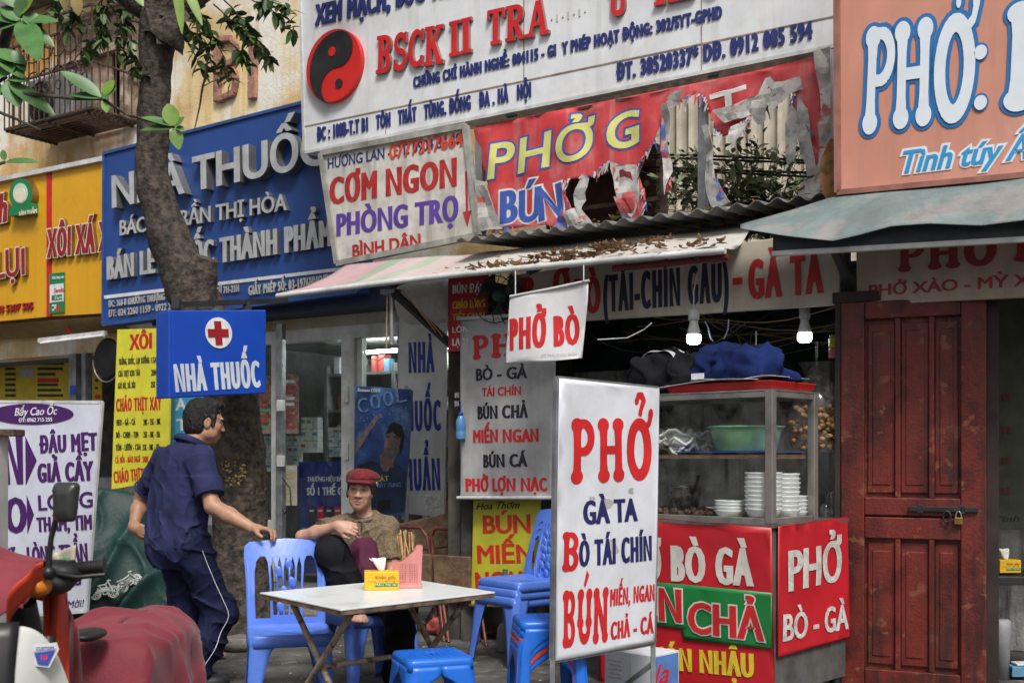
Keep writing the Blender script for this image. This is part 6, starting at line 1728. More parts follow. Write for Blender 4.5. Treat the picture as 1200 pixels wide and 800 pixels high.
for t_, k in ((.13, 0), (.87, 1)):
    a = tA + (tC - tB) * t_; b = tB + (tC - tB) * t_
    i_ = .09
    o1, o2 = tby * .014, tby * -.014
    for (p, pz, r, rz, off) in ((a.lerp(b, i_), ZT - .03, a.lerp(b, 1 - .02), .008, o1), (a.lerp(b, 1 - i_), ZT - .03, a.lerp(b, .02), .008, o2)):
        q = MB(); q.tube([V((p.x, p.y, pz)) + off, V((r.x, r.y, rz)) + off], .0145, 10); tb_.part('leg', q, legm)
    xs_[k] = (a, b)
for w_, z in ((.86, .13), (.14, .13), (.5, .345)):
    q = MB(); q.tube([xs_[0][0].lerp(xs_[0][1], w_) + UZ * z, xs_[1][0].lerp(xs_[1][1], w_) + UZ * z], .0125, 10); tb_.part('crossbar', q, legm)
q = MB()
for k in (0, 1):
    for w_ in (.1, .9): q.tube([xs_[k][0].lerp(xs_[k][1], w_) + UZ * (ZT - .032) - tby * .03, xs_[k][0].lerp(xs_[k][1], w_) + UZ * (ZT - .032) + tby * .03], .011, 8)
for w_ in (.1, .9): q.tube([xs_[0][0].lerp(xs_[0][1], w_) + UZ * (ZT - .034), xs_[1][0].lerp(xs_[1][1], w_) + UZ * (ZT - .034)], .011, 8)
tb_.part('top_bracket', q, legm)
def on_table(px, py):
    s_ = (py - CY) / (HC - ZT); return P(px, py, FPX / s_)
tissue('tissue_box', 'yellow tissue box with a green band on the white tabletop', on_table(447, 690), radians(8), (.165, .11, .09))
# chopstick holder
hp = on_table(477, 688)
chh = T('chopstick_holder', 'pink perforated plastic chopstick holder beside the yellow tissue box', 'holder', hp)
pink = mat('pink_plastic', (.62, .24, .22), .4, var=.08, vscale=10)
xh, yh = V((cos(.12), sin(.12), 0)), V((-sin(.12), cos(.12), 0))
q = MB(); q.box(hp + UZ * .008, (.145, .1, .016), (xh, yh, UZ)); chh.part('foot', q, pink, bevel=.004)
for sgn in (-1, 1):
    holes = []
    out = np.array([(-.062, .016), (.064, .016), (.073, .16), (.073, .205), (.05, .205), (.035, .185), (-.02, .135), (-.035, .13), (-.07, .13)], float)
    loops = [out]
    for i in range(9):
        for j in range(9):
            x, y = -.045 + i * .0115 , .032 + j * .0105
            l = disc((x, y), .0032, None, 8); loops.append(l[::-1])
    q = MB(); fill_solid(q, loops, lambda u, v, z: hp + xh * u + yh * (sgn * (.04 + .012 * (v / .2)) + z) + UZ * v, .004); chh.part('perforated_wall', q, pink)
q = MB()
for x0, x1, h in ((-.062, -.07, .13), (.064, .073, .205)):
    q.add([hp + xh * x + yh * y + UZ * z for x, y, z in ((x0, -.041, .016), (x0, .041, .016), (x1, .05, h), (x1, -.05, h))], [(0, 1, 2, 3)])
q.add([hp + xh * x + yh * y + UZ * z for x, y, z in ((-.0, -.044, .016), (-.0, .044, .016), (.0, .046, .13), (.0, -.046, .13))], [(0, 1, 2, 3)])
chh.part('end_wall', q, pink, solid=.004)
cks = T('chopsticks', 'bunch of brown wooden chopsticks standing in the pink holder', 'chopsticks', hp + UZ * .02)
q = MB(); rr = random.Random(8)
for k in range(16):
    b0 = hp + xh * rr.uniform(-.03, .05) + yh * rr.uniform(-.03, .03) + UZ * .02; t0 = hp + xh * (rr.uniform(-.06, .045)) + yh * rr.uniform(-.045, .045) + UZ * rr.uniform(.25, .285)
    q.tube([b0, t0], [.0032, .0042], 7)
cks.mesh(q, mat('chopstick_wood', (.5, .31, .14), .6, var=.35, vscale=30))
# ------------------------------------------------------------------ white carton between sign and cart
bxc = T('white_carton', 'white carton with blue and red print behind the standing sign', 'carton', P(745, 850, 5.95))
a = P(758, 855, 5.82); a.z = 0
xb, yb_ = V((.72, -.69, 0)).normalized(), V((.69, .72, 0)).normalized()
c = P(752, 800, 5.98); c.z = 0
q = MB(); q.box(c + UZ * .15, (.3, .24, .3), (xb, yb_, UZ)); bxc.part('box', q, mat('carton_white', (.6, .62, .66), .6, var=.06), bevel=.003)
q = MB(); q.box(c + UZ * .15 + xb * .151, (.003, .22, .28), (xb, yb_, UZ)); bxc.part('blue_side', q, mat('carton_blue', (.08, .2, .5), .5, var=.15))
q = MB()
pl_ = Plane(c + xb * .153, xb)
cc = c + xb * .1535 + UZ * .2
lp = text_loops('la', .13, .1, .06, shear=.3); va, fa, be = fill_loops(lp); put_fill(q, va, fa, be, lambda u, v, z: cc + yb_ * (u - .1) + UZ * (v - .05) + xb * z, .001, 0)
pl_2 = c - yb_ * .121
for k in range(5):
    q.box(pl_2 + xb * (-.08) + UZ * (.25 - .022 * k), (.09 - .01 * (k % 2), .002, .007), (xb, yb_, UZ), 1)
q.box(pl_2 + xb * (.02) + UZ * .15, (.004, .002, .28), (xb, yb_, UZ), 1)
bxc.part('printing', q, [M['redtxt'], packs[5]])
# ------------------------------------------------------------------ things leaning by the dark post behind the table
wc = T('wooden_panel', 'brown wooden panel table folded against the wall under the vertical board', 'wooden panel', F(487, 700, 12.9))
q = MB(); pw2 = front(12.85)
quad_panel(q, pw2, [(452, 617), (527, 600), (527, 640), (452, 650)], .04); quad_panel(q, pw2, [(452, 651), (527, 641), (527, 690), (452, 700)], .03); wc.part('board', q, M['wood'], bevel=.006)
q = MB()
for px in (455, 520): q.bar(F(px, 610, 12.95), C(px, 0, 12.95), .06, .06)
wc.part('leg', q, M['wood'])
gF = 'red brown folding chairs by the dark post'
ffm = mat('chair_tube_red', (.14, .035, .025), .5, var=.35, vscale=12)
def fold_chair(lab, px, tilt):
    b = C(px, 0, 12.5); t = T('folding_chair', lab, 'folding chair', b, gF)
    q = MB()
    for s in (-.16, .16):
        q.tube([b + UX * s + UN * .05, b + UX * (s + tilt) + UZ * .5, b + UX * (s * .9 + tilt * 1.3) + UZ * .72, ], .013, 8)
        q.tube([b + UX * (s + .16) + UN * .2, b + UX * (s + tilt * .6) + UZ * .46], .012, 8)
    q.tube([b + UX * (-.144 + tilt * 1.3) + UZ * .72, b + UX * (-.1 + tilt * 1.4) + UZ * .78, b + UX * (.1 + tilt * 1.4) + UZ * .78, b + UX * (.144 + tilt * 1.3) + UZ * .72], .013, 8)
    t.part('frame', q, ffm)
    q = MB(); q.box(b + UX * (tilt * .7 + .06) + UZ * .45 + UN * .12, (.32, .03, .3), (UX, UN, UZ)); t.part('seat', q, M['wood'], bevel=.01)
fold_chair('red brown folding chair frame leaning just right of the seated woman', 498, -.1); fold_chair('red brown folding chair frame leaning behind the lime yellow banner', 545, -.12)
gp = T('green_pole', 'green painted pole standing in a grey concrete foot behind the stacked chairs', 'pole', P(592, 760, 7.6))
b0 = P(592, 535, 7.7); b0.z = 0
q = MB(); q.tube([b0 + UZ * .1, b0 + UZ * .55], .018, 10); gp.part('pole', q, mat('pole_green', (.05, .15, .1), .5, var=.2))
q = MB(); q.lathe(b0, [(.06, 0), (.065, .02), (.05, .16), (.03, .19)], 16); gp.part('foot', q, M['concrete'])
q = MB(); c = P(523, 733, 8.4)
q.grid(lambda u, v: V((c.x, c.y, .04)) + V((.13 * cos(u * 2 * pi) * sin(pi * v), .1 * sin(u * 2 * pi) * sin(pi * v), .09 * -cos(pi * v))) * (1 + .35 * nz((u * 9, v * 6, 0), 1)) + UZ * .03, 30, 14)
T('litter_bag', 'crumpled red and pink plastic bag lying on the ground beyond the table', 'plastic bag', (c.x, c.y, 0)).mesh(q, mat('bag_red', (.5, .1, .08), .4, var=.3, vscale=12, noise3=((.5, .4, .38), 9, .55, .1)))
q = MB(); c = P(547, 738, 8.3); q.grid(lambda u, v: V((c.x + .12 * (u - .5), c.y + .1 * (v - .5), .012 + .02 * abs(nz((u * 6, v * 6, 2), 1)))), 10, 8, smooth=False)
T('paper_scrap', 'crumpled white paper scrap on the ground beside the red bag', 'litter', (c.x, c.y, 0)).mesh(q, M['white'], solid=.002)
q = MB(); b = P(282, 762, 7.72); b.z = 0
def rock(u, v):
    p = V((.15 * cos(u * 2 * pi) * sin(pi * v), .1 * sin(u * 2 * pi) * sin(pi * v), .065 - .075 * cos(pi * v))); p.x = max(-.12, min(.13, p.x)); p.z = min(p.z, .1)
    return V((b.x, b.y, 0)) + p * (1 + .12 * nz(p, 9))
q.grid(rock, 24, 14); T('paving_stone', 'loose grey paving stone lying at the foot of the tree', 'stone', b).mesh(q, M['concrete'])
q = MB(); b2 = P(301, 742, 8.0); b2.z = 0; q.ball(b2 + UZ * .02, (.03, .02, .022), 10); T('pale_pebble', 'small pale pebble by the chair leg near the tree', 'pebble', b2).mesh(q, M['white2'])
# dead leaves, on the ground and on the awnings
dl = [mat('dead_leaf_a', (.26, .13, .045), .8, var=.3, vscale=20), mat('dead_leaf_b', (.2, .12, .07), .85, var=.3, vscale=20), mat('dead_leaf_c', (.34, .2, .1), .8, var=.3, vscale=20)]
def leaf_mb(c, L, wd, yaw, curl, tilt, q, mi=0):
    x = V((cos(yaw), sin(yaw), 0)); y = V((-sin(yaw), cos(yaw), 0))
    def fn(u, v):
        wv = wd * sin(pi * min(1, u * .97 + .015)) ** .8 * (1 - .25 * u); k = (v - .5) * 2
        return c + x * (L * (u - .5)) + y * (wv * k * .5) + UZ * (.006 + curl * L * ((u - .5) ** 2 * 1.6 + .35 * k * k) + tilt * L * (u - .5) * .5 + abs(tilt) * L * .25)
    q.grid(fn, 8, 4, mi=mi)
gDL = 'dead leaves on the pavement'
for k, (px, py, lab) in enumerate(((293, 746, 'orange brown dead leaf on the ground beside the paving stone'), (259, 772, 'orange brown dead leaf on the ground near the man\'s trouser hem'), (470, 742, 'brown dead leaf on the ground behind the table legs'), (330, 752, 'small brown dead leaf under the near blue chair'), (575, 745, 'dry brown leaf on the ground between the lime banner and stacked chairs'))):
    d = FPX * HC / (py - CY); c = P(px, py, d); c.z = 0
    q = MB(); leaf_mb(c, .11 + .02 * (k % 3), .06, k * 1.3, .25, .1, q); T('dead_leaf', lab, 'leaf', c, gDL).mesh(q, dl[k % 3])
gl_ = T('ground_grit', 'fine grit and tiny scraps scattered over the pavement', 'grit', (0, 6, 0), kind='stuff')
q = MB(); rr = random.Random(77)
for k in range(700):
    d = rr.uniform(4.6, 9.5); c = V((rr.uniform(-2.6, 1.8), d, .004)); sz = rr.uniform(.003, .012)
    q.ball(c, (sz, sz * rr.uniform(.5, 1), sz * .4), 5, smooth=False, mi=rr.choice([0, 0, 0, 1, 2]))
gl_.mesh(q, [M['concrete'], mat('grit_pale', (.45, .43, .4), .8), dl[0]])
alit = T('awning_leaf_litter', 'drift of dead brown leaves lying along the front pipe of the cloth awning', 'leaf litter', F(740, 300, 11.5), kind='stuff')
q = MB(); rr = random.Random(21)
for k in range(230):
    u = min(.99, max(.3, rr.gauss(.72, .13))); v = abs(rr.gauss(.06, .09)) if rr.random() < .75 else rr.uniform(0, .7)
    c = cloth(u, min(v, .9)) + UZ * .012 + UZ * rr.uniform(0, .06 if .6 < u < .92 else .02) * (v < .25)
    leaf_mb(c, rr.uniform(.04, .095), rr.uniform(.02, .04), rr.uniform(0, 6.3), rr.uniform(-.2, .7), rr.uniform(-.5, .5), q, rr.randrange(3))
alit.mesh(q, dl)
rlit = T('roof_leaf_litter', 'dead leaves scattered on the corrugated roof under the peach sign', 'leaf litter', F(1000, 230, 12.3), kind='stuff')
q = MB()
for k in range(70):
    u = rr.uniform(.12, .62); v = rr.uniform(.0, .25); c = corr(u, v) + UZ * .02
    leaf_mb(c, rr.uniform(.04, .08), rr.uniform(.02, .035), rr.uniform(0, 6.3), rr.uniform(-.2, .6), rr.uniform(-.5, .5), q, rr.randrange(3))
rlit.mesh(q, dl)
q = MB(); c = F(973, 205, 12.2)
x, y = UX, UZ
def big(u, v):
    wv = .16 * sin(pi * (u * .97 + .015)) ** .8; return c + UZ * (.4 * (u - .5)) + UX * (wv * (v - .5) + .02) + UN * (.05 * (u - .5) + .03 * abs(v - .5))
q.grid(big, 10, 4); T('big_dry_leaf', 'large dry brown leaf caught upright at the corner of the peach sign', 'leaf', c).mesh(q, dl[0])
# ------------------------------------------------------------------ parked step-through motorbike, nose to the camera
mbk = T('parked_motorbike', 'parked step-through motorbike with a white leg shield and amber indicator', 'motorbike', V((-1.36, 3.7, 0)))
rear, frontp = V((-1.44, 4.85, 0)), V((-1.33, 2.9, 0))
fD = (frontp - rear).normalized(); sD = V((fD.y, -fD.x, 0)) * -1          # sD points to the right in the picture
if sD.x < 0: sD = -sD
axB = (sD, fD, UZ)
def B(f, s, z): return V((-1.385, 3.9, 0)) + fD * f + sD * s + UZ * z
blk = mat('bike_black', (.014, .014, .015), .42, var=.3); wht = mat('bike_white', (.62, .64, .6), .28, var=.03, dirt=(.45, .44, .4), dirt_amt=.2, coat=.4)
orange = mat('bike_orange_red', (.5, .06, .025), .35, var=.1)
# leg shield: a bowed wing on each side of the black nose strip
def wing(sg):
    q = MB()
    top = [(-.0, 0)]
    def fn(u, v):                                       # u outwards, v downwards
        z = .985 - .12 * u * u - .2 * u ** 4 - v * (.62 - .12 * u)
        s = sg * (.055 + .05 * v * 0 + .118 * u * (1 - .25 * v) + .0)
        f = .93 - .05 * u - .10 * u * u + .10 * sin(pi * min(1, v * 1.1)) * (1 - u) - .12 * v
        return B(f, s, z - .12)
    q.grid(fn, 14, 18); return q
for sg in (-1, 1): mbk.part('leg_shield', wing(sg), wht, solid=.008, subsurf=1)
q = MB(); q.grid(lambda u, v: B(.955 + .09 * sin(pi * min(1, v * 1.1)) - .12 * v - .02 * (2 * u - 1) ** 2, (u - .5) * .125, .875 - .62 * v), 6, 16); mbk.part('nose_strip', q, blk, solid=.01)
q = MB(); q.grid(lambda u, v: B(.965 + .085 * sin(pi * min(1, (v * .5 + .1) * 1.1)) - .12 * (v * .5 + .1) , (u - .5) * .05, .8 - .3 * v), 4, 8); mbk.part('chrome_strip', q, M['steel'], solid=.008)
# badge
bp = B(.905, .115, .785); bn = (fD * .93 + sD * .33 + UZ * .12).normalized(); bxa = UZ.cross(bn).normalized(); bya = bn.cross(bxa)
q = MB()
def bpoly(pts, z, th, mi): q.prism([(x, y) for x, y in pts], bp + bn * z, bxa, bya, th, mi)
bpoly([(-.026, .026), (.03, .03), (.036, .012), (.012, -.034), (-.02, -.028), (-.034, .008)], .0, .006, 0)
bpoly([(-.022, .021), (.025, .025), (.029, .013), (-.026, .009)], .0065, .002, 0)
bpoly([(-.024, .006), (.027, .010), (.009, -.029), (-.016, -.024)], .0065, .002, 1)
pb3 = Plane(bp + bn * .008, bn)
for t_, x0, y0, wd, h, mi in (('CUSTOM', -.02, .0125, .043, .008, 1), ('10', -.008, -.014, .016, .014, 2)):
    lp = text_loops(t_, wd, h, .05); va, fa, be = fill_loops(lp); put_fill(q, va, fa, be, lambda u, v, z: bp + bn * (.009 + z) + bxa * (x0 + u) + bya * (y0 + v), .001, mi)
mbk.part('badge', q, [M['silver'], mat('badge_blue', (.02, .05, .3), .35), M['redtxt']])
# handlebar cowl, indicator, grip, lever, mirror
q = MB(); q.ball(B(.70, -.09, .955), (.16, .1, .06), 24, axB); q.ball(B(.66, .06, .972), (.085, .045, .04), 18, axB); q.ball(B(.67, .02, .945), (.1, .06, .04), 18, axB); mbk.part('handlebar_cowl', q, blk)
q = MB(); q.ball(B(.74, .03, .944), (.05, .04, .032), 18, axB); mbk.part('indicator', q, mat('amber', (.55, .17, .015), .2, var=.1))
q = MB(); q.ball(B(.79, -.12, .9), (.085, .06, .07), 24, axB); mbk.part('headlight', q, mat('lens', (.5, .5, .5), .1, metal=.4))
g0, g1 = B(.66, .115, .985), B(.66, .195, .992)
q = MB(); q.tube([g0, g0.lerp(g1, .12), g0.lerp(g1, .9), g1], [.017, .0185, .018, .02], 14); q.tube([g1, g1 + (g1 - g0) * .04], .023, 14); q.tube([g0 - (g1 - g0) * .15, g0], .026, 14)
for k in range(7): q.tube([g0.lerp(g1, .15 + .1 * k), g0.lerp(g1, .18 + .1 * k)], .0198, 14)
mbk.part('grip', q, blk)
q = MB(); q.tube([B(.7, .08, .975), B(.715, .14, .966), B(.70, .21, .972)], [.008, .007, .006], 8); mbk.part('lever', q, blk)
m0 = P(57, 658, 3.14); m1 = P(74, 590, 3.1)
q = MB(); q.tube([m0 - UZ * .05, m0, P(60, 630, 3.14), P(66, 608, 3.13), m1], [.012, .009, .008, .008, .009], 8); q.ball(m0 - UZ * .03, .02, 10)
mr_ = mbk.part('mirror', q, blk)
q = MB(); c = P(76, 588, 3.08); xm = V((.95, -.2, .0)).normalized(); zm = V((.04, 0, 1)).normalized(); ym = zm.cross(xm)
pr = []
def rr_pts(w_, h, r, n=5):
    o = []
    for cx_, cy_, a0 in ((w_ - r, -h + r, -90), (w_ - r, h - r, 0), (-w_ + r, h - r, 90), (-w_ + r, -h + r, 180)): o += [(cx_ + r * cos(radians(a0 + 90 * k / n)), cy_ + r * sin(radians(a0 + 90 * k / n))) for k in range(n + 1)]
    return o
rings = [(.4, -.016), (.85, -.012), (1, 0), (1, .012), (.93, .016)]
base = rr_pts(.033, .053, .014); n = len(base); vs = []
for k, d in rings: vs += [c + xm * x * k * (1 + .12 * (y / .053)) + zm * y * k - ym * d * -1 for x, y in base]
q.add(vs, [(i * n + j, i * n + (j + 1) % n, (i + 1) * n + (j + 1) % n, (i + 1) * n + j) for i in range(len(rings) - 1) for j in range(n)], True); q.add(vs[:n], [tuple(range(n))[::-1]], True); q.add(vs[-n:], [tuple(range(n))])
mbk.part('mirror_head', q, mat('mirror_back', (.028, .03, .028), .38, var=.25, coat=.2), parent=mr_)
# body below (mostly out of frame)
q = MB(); q.tube([B(.75, 0, .9), B(.62, 0, .55), B(.3, 0, .38), B(-.3, 0, .42), B(-.6, 0, .6)], [.04, .06, .09, .1, .1], 12); q.ball(B(-.35, 0, .42), (.13, .42, .14), 20, axB); mbk.part('body', q, blk)
q = MB(); q.grid(lambda u, v: B(.0 - .75 * v, (u - .5) * .3, .53 + .035 * sin(pi * v) - .06 * (2 * u - 1) ** 2), 10, 14); mbk.part('saddle', q, blk, solid=.05)
for f, nm in ((.95, 0), (-.75, 1)):
    q = MB(); c = B(f, 0, .29); q.tube([c + fD * .26 * cos(a) + UZ * .26 * sin(a) for a in np.linspace(0, 2 * pi, 40, endpoint=False)], .035, 10, closed=True); wh = mbk.part('wheel', q, blk)
    q = MB(); q.tube([c + fD * .215 * cos(a) + UZ * .215 * sin(a) for a in np.linspace(0, 2 * pi, 40, endpoint=False)], .014, 8, closed=True); q.tube([c - sD * .06, c + sD * .06], .035, 12)
    for k in range(18): a = k * 2 * pi / 18; q.tube([c + sD * .02 * (-1) ** k, c + fD * .21 * cos(a) + UZ * .21 * sin(a)], .002, 4)
    mbk.part('rim', q, M['steel'], parent=wh)
q = MB()
for s in (-.08, .08): q.tube([B(.72, s * .8, .8), B(.95, s, .29)], .02, 8)
mbk.part('fork', q, blk)
q = MB(); q.grid(lambda u, v: B(.95 + .31 * cos(-.2 + 2.5 * v), (u - .5) * .13, .29 + .31 * sin(-.2 + 2.5 * v) - .02 * (2 * u - 1) ** 2), 6, 16); mbk.part('mudguard', q, wht, solid=.005)
q = MB(); q.ball(P(103, 743, 3.72), (.055, .09, .02), 20); mbk.part('saddle_nose', q, blk)
# red cloth over the seat
rcm = mat('red_cover_cloth', (.19, .014, .028), .72, var=.16, vscale=4, dirt=(.13, .02, .03), dirt_amt=.35, sheen=.12, bump=.12, bscale=120)
rc = T('red_seat_cover', 'dull red cloth cover draped over the motorbike seat', 'cover', B(-.3, 0, .7))
def cover(u, v):
    f = .24 - 1.07 * v
    a = (u - .5) * 2
    endk = max(0, (v - .78) / .22)
    fk = max(0, (.14 - v) / .14); top = .70 + .045 * sin(pi * min(1, v * 1.05)) - .02 * (1 - v) - .4 * fk ** 1.6 - .42 * endk ** 2.2
    hw = (.165 + .05 * sin(pi * min(1, .15 + v * .8))) * (1 - .25 * endk ** 2)
    t = abs(a)
    if t < .5: k = t / .5; s = hw * sin(k * pi / 2); z = top - .075 * (1 - cos(k * pi / 2))
    else: k = (t - .5) / .5; s = hw + .05 * k + .035 * k * sin(v * 17 + 1.5) + .02 * k * sin(v * 37); z = top - .075 - k * (.5 * (1 - endk * .6))
    p = B(f, s * (1 if a > 0 else -1), max(z, .12))
    w_ = .010 * nz(p, 4.5) + .006 * nz(p, 11, 2) + .013 * (1 - 2 * min(.5, abs(nz(p, 3.5, 7)))) ** 6 - .012
    r1 = .012 * math.exp(-((v - .3 - .1 * t) / .035) ** 2) + .012 * math.exp(-((v - .55 + .25 * t) / .03) ** 2)
    return p + UZ * (w_ + r1) + sD * (w_ + r1) * (1 if a > 0 else -1)
q = MB(); q.grid(cover, 56, 70); rc.mesh(q, rcm, solid=.004)
# red cloth over the bars, with an orange-red inner side that hangs down beside the leg shield
rh = T('red_handlebar_cloth', 'red cloth with an orange lining thrown over the motorbike handlebar', 'cloth', B(.65, -.1, .9))
q = MB()
def hcl(u, v):
    s = -.58 + .63 * u; a = v * pi * 1.02
    bow = .055 * (1 - ((u - .45) / .55) ** 2)
    z = .952 + bow + .05 * sin(a) - (.11 + .04 * sin(u * 11)) * max(0, cos(a)) ** 1.5 - .1 * max(0, -cos(a)); f = .68 + .175 * cos(a)
    p = B(f, s, z); return p + (UZ + fD) * (.026 * nz(p, 6) + .022 * (1 - 2 * min(.5, abs(nz(p, 5, 4)))) ** 3)
q.grid(hcl, 40, 30); rh.part('cloth', q, rcm, solid=.004)
q = MB()
q.grid(lambda u, v: P(8 + 44 * u + 10 * v * 0, 704 - 46 * u - 8 * sin(pi * u) + (34 - 14 * u) * v, 2.99 + .05 * v) + UN * .008 * sin(u * 9), 14, 4); rh.part('lining', q, mat('orange_lining', (.58, .055, .02), .5, var=.15), solid=.004)  # orange strip: the highlight on the cloth, put in as colour
q = MB()
q.grid(lambda u, v: P(50 + 28 * u + 3 * sin(v * 3), 690 + 190 * v + 4 * sin(u * 5), 3.32 + .05 * u + .03 * sin(u * 7 + v * 3)), 10, 20); rh.part('hanging_lining', q, _mats['orange_lining'], solid=.004)
q = MB()
q.grid(lambda u, v: P(76 + 16 * u + 16 * v * u + 4 * v, 700 + 40 * u + 240 * v, 3.5 + .04 * sin(u * 6 + v * 4)), 10, 20); rh.part('hanging_cloth', q, rcm, solid=.004)
cbw = T('printed_bag', 'crumpled printed paper bag wedged behind the motorbike handlebar', 'bag', P(75, 700, 3.4))
q = MB(); q.grid(lambda u, v: P(58 + 31 * u - 2 * v, 650 - 12 * u + 40 * v, 3.4 + .03 * sin(u * 5)) , 8, 8); q.grid(lambda u, v: P(66 + 14 * u, 655 - 4 * u + 12 * v, 3.385 + .03 * sin((8 + 14 * u) / 31 * 5)), 4, 4, mi=1); cbw.mesh(q, [mat('kraft', (.45, .4, .32), .7, var=.2), packs[3]], solid=.003)
wcab = T('white_cabinet', 'white metal cabinet edge with a brown wooden lid at the left border', 'cabinet', P(-30, 800, 5.0))
q = MB(); q.box(P(-72, 548, 5.0) + UZ * -.5, (.56, .1, 1.3)); wcab.part('body', q, mat('cabinet_white', (.6, .6, .56), .5, var=.1, dirt_amt=.2)); q = MB(); q.box(P(-58, 507, 5.0), (.6, .12, .03)); wcab.part('lid', q, M['wood'], bevel=.005)
# ------------------------------------------------------------------ green tarpaulin over parked bikes
gt = T('green_bike_cover', 'dark green tarpaulin with white motorbike drawings draped over parked bikes', 'cover', P(185, 720, 8.3))
def tarpg(u, v):
    px = 88 + 185 * u; D0 = 8.15 + .25 * u
    topy = np.interp(px, [88, 120, 150, 180, 215, 250, 262, 273], [576, 573, 574, 582, 615, 628, 640, 668])
    a = P(px, topy, D0 + .45); zt_ = a.z
    if v < .2: k = v / .2; p = a + V((0, .45 * (1 - k) - .45 + .25, 0)) + UZ * (-.1 * (1 - k) ** 2)
    else:
        k = (v - .2) / .8; p = a + V((0, -.2 - .42 * k ** .8, 0)); p.z = zt_ - (zt_ - .04) * k
    a_ = u * 13 + v * 9 + 3.5 * nz(p, .9); w_ = .09 * ((1 - abs(sin(a_))) ** 2 - .3) * (.35 + .8 * v) + .05 * nz(p, 2.4) + .035 * (1 - 2 * min(.5, abs(nz(p, 3.1, 5)))) ** 3
    return p + V((0, -w_, .35 * w_))
q = MB(); q.grid(tarpg, 90, 50); gt.part('tarpaulin', q, mat('green_tarp', (.005, .036, .03), .6, var=.2, vscale=3, dirt=(.01, .035, .03), dirt_amt=.4, bump=.2, bscale=40), solid=.004)
q = MB()
def doodle(cx, cy, s, ang, flip=1):
    def g_(x, y):
        xx = cx + s * flip * (x * cos(ang) - y * sin(ang)); yy = cy - s * (x * sin(ang) + y * cos(ang))
        u = (xx - 88) / 185; best = None
        for k in range(70):
            p = tarpg(u, .2 + .8 * k / 69); e = abs(CY - (p.z - HC) / p.y * FPX - yy)
            if best is None or e + p.y * 6 < best[0]: best = (e + p.y * 6, p)
        p = P(xx, yy, best[1].y - .03); return p
    for wx in (-.62, .62):
        for R in (.4, .3, .1): q.tube([g_(wx + R * cos(a), R * sin(a)) for a in np.linspace(0, 2 * pi, 21)], .0045, 4)
        for k in range(8): a = k * pi / 4; q.tube([g_(wx + .1 * cos(a), .1 * sin(a)), g_(wx + .3 * cos(a), .3 * sin(a))], .003, 4)
    for pts in (((-.62, 0), (-.1, .15), (.35, .1), (.62, 0)), ((-.1, .15), (-.3, .5), (-.8, .55)), ((-.3, .5), (.15, .55), (.4, .75)), ((.35, .75), (.62, 0)), ((.15, .55), (.35, .1)), ((.3, .8), (.55, .78)), ((-.2, .3), (.25, .35)), ((-.1, .15), (-.05, -.15), (.25, -.1), (.35, .1))):
        q.tube([g_(*p_) for p_ in pts], .006, 4)
    for k in range(4): q.tube([g_(-.2 + .12 * k, .05), g_(-.1 + .12 * k, .3)], .008, 4)
doodle(122, 694, 17, .12); doodle(152, 683, 15, .5, 1)
gt.part('drawing', q, mat('drawing_white', (.6, .62, .6), .6, var=.05))
# ------------------------------------------------------------------ street tree
bark = mat('bark', (.064, .05, .039), .95, var=.5, vscale=18, noise3=((.14, .125, .1), 7, .56, .1), dirt=(.02, .017, .014), dirt_amt=.7, dirt_scale=7, bump=1.0, bscale=30)
tr = T('street_tree', 'dark rough barked street tree with a bulging bent trunk and drooping leaf sprays', 'tree', P(288, 742, 8.5))
def trunk_mb(path, rad, n=40, seg=8, amp=.03, sc_=5):
    P_, R_ = [], []
    m = len(path) - 1
    for i in range(m):
        for k in range(seg):
            t = k / seg; p0, p1, p2, p3 = path[max(i - 1, 0)], path[i], path[i + 1], path[min(i + 2, m)]
            P_.append(.5 * ((2 * p1) + (p2 - p0) * t + (2 * p0 - 5 * p1 + 4 * p2 - p3) * t * t + (3 * p1 - p0 - 3 * p2 + p3) * t ** 3)); R_.append(rad[i] + (rad[i + 1] - rad[i]) * (t * t * (3 - 2 * t)))
    P_.append(path[-1]); R_.append(rad[-1])
    q = MB(); q.tube(P_, R_, n, True)
    for i in range(len(q.v)):
        k = min(i // n, len(P_) - 1); d = q.v[i] - P_[k]; w_ = nz(q.v[i], sc_) * .6 + abs(nz(V((q.v[i].x * 1.8, q.v[i].y * 1.8, q.v[i].z * .6)), 11, 3)) * .9
        q.v[i] = P_[k] + d * (1 + amp / max(R_[k], .02) * w_)
    return q
tp = lambda px, py, d=8.5: P(px, py, d)
path = [tp(287, 760), tp(288, 735), tp(284, 680), tp(281, 620), tp(280, 560), tp(276, 500), tp(266, 440), tp(246, 385), tp(222, 335), tp(202, 285), tp(185, 235), tp(177, 190), tp(180, 140), tp(182, 90), tp(184, 40), tp(190, -10)]
rad = [.33, .25, .21, .195, .19, .185, .18, .175, .17, .15, .124, .108, .105, .107, .118, .155]
trk = tr.part('trunk', trunk_mb(path, rad, 44, 7, .028), bark)
q = trunk_mb([tp(238, 405, 8.47), tp(230, 365, 8.45), tp(231, 338, 8.42), tp(236, 318, 8.4), tp(241, 302, 8.38)], [.17, .165, .14, .105, .075], 28, 6, .035, 7); tr.part('branch_stump', q, bark, parent=trk)
q = trunk_mb([tp(195, 45, 8.42), tp(203, 30, 8.38), tp(207, 22, 8.35)], [.13, .09, .05], 20, 5, .02, 8); tr.part('branch_stump', q, bark, parent=trk)
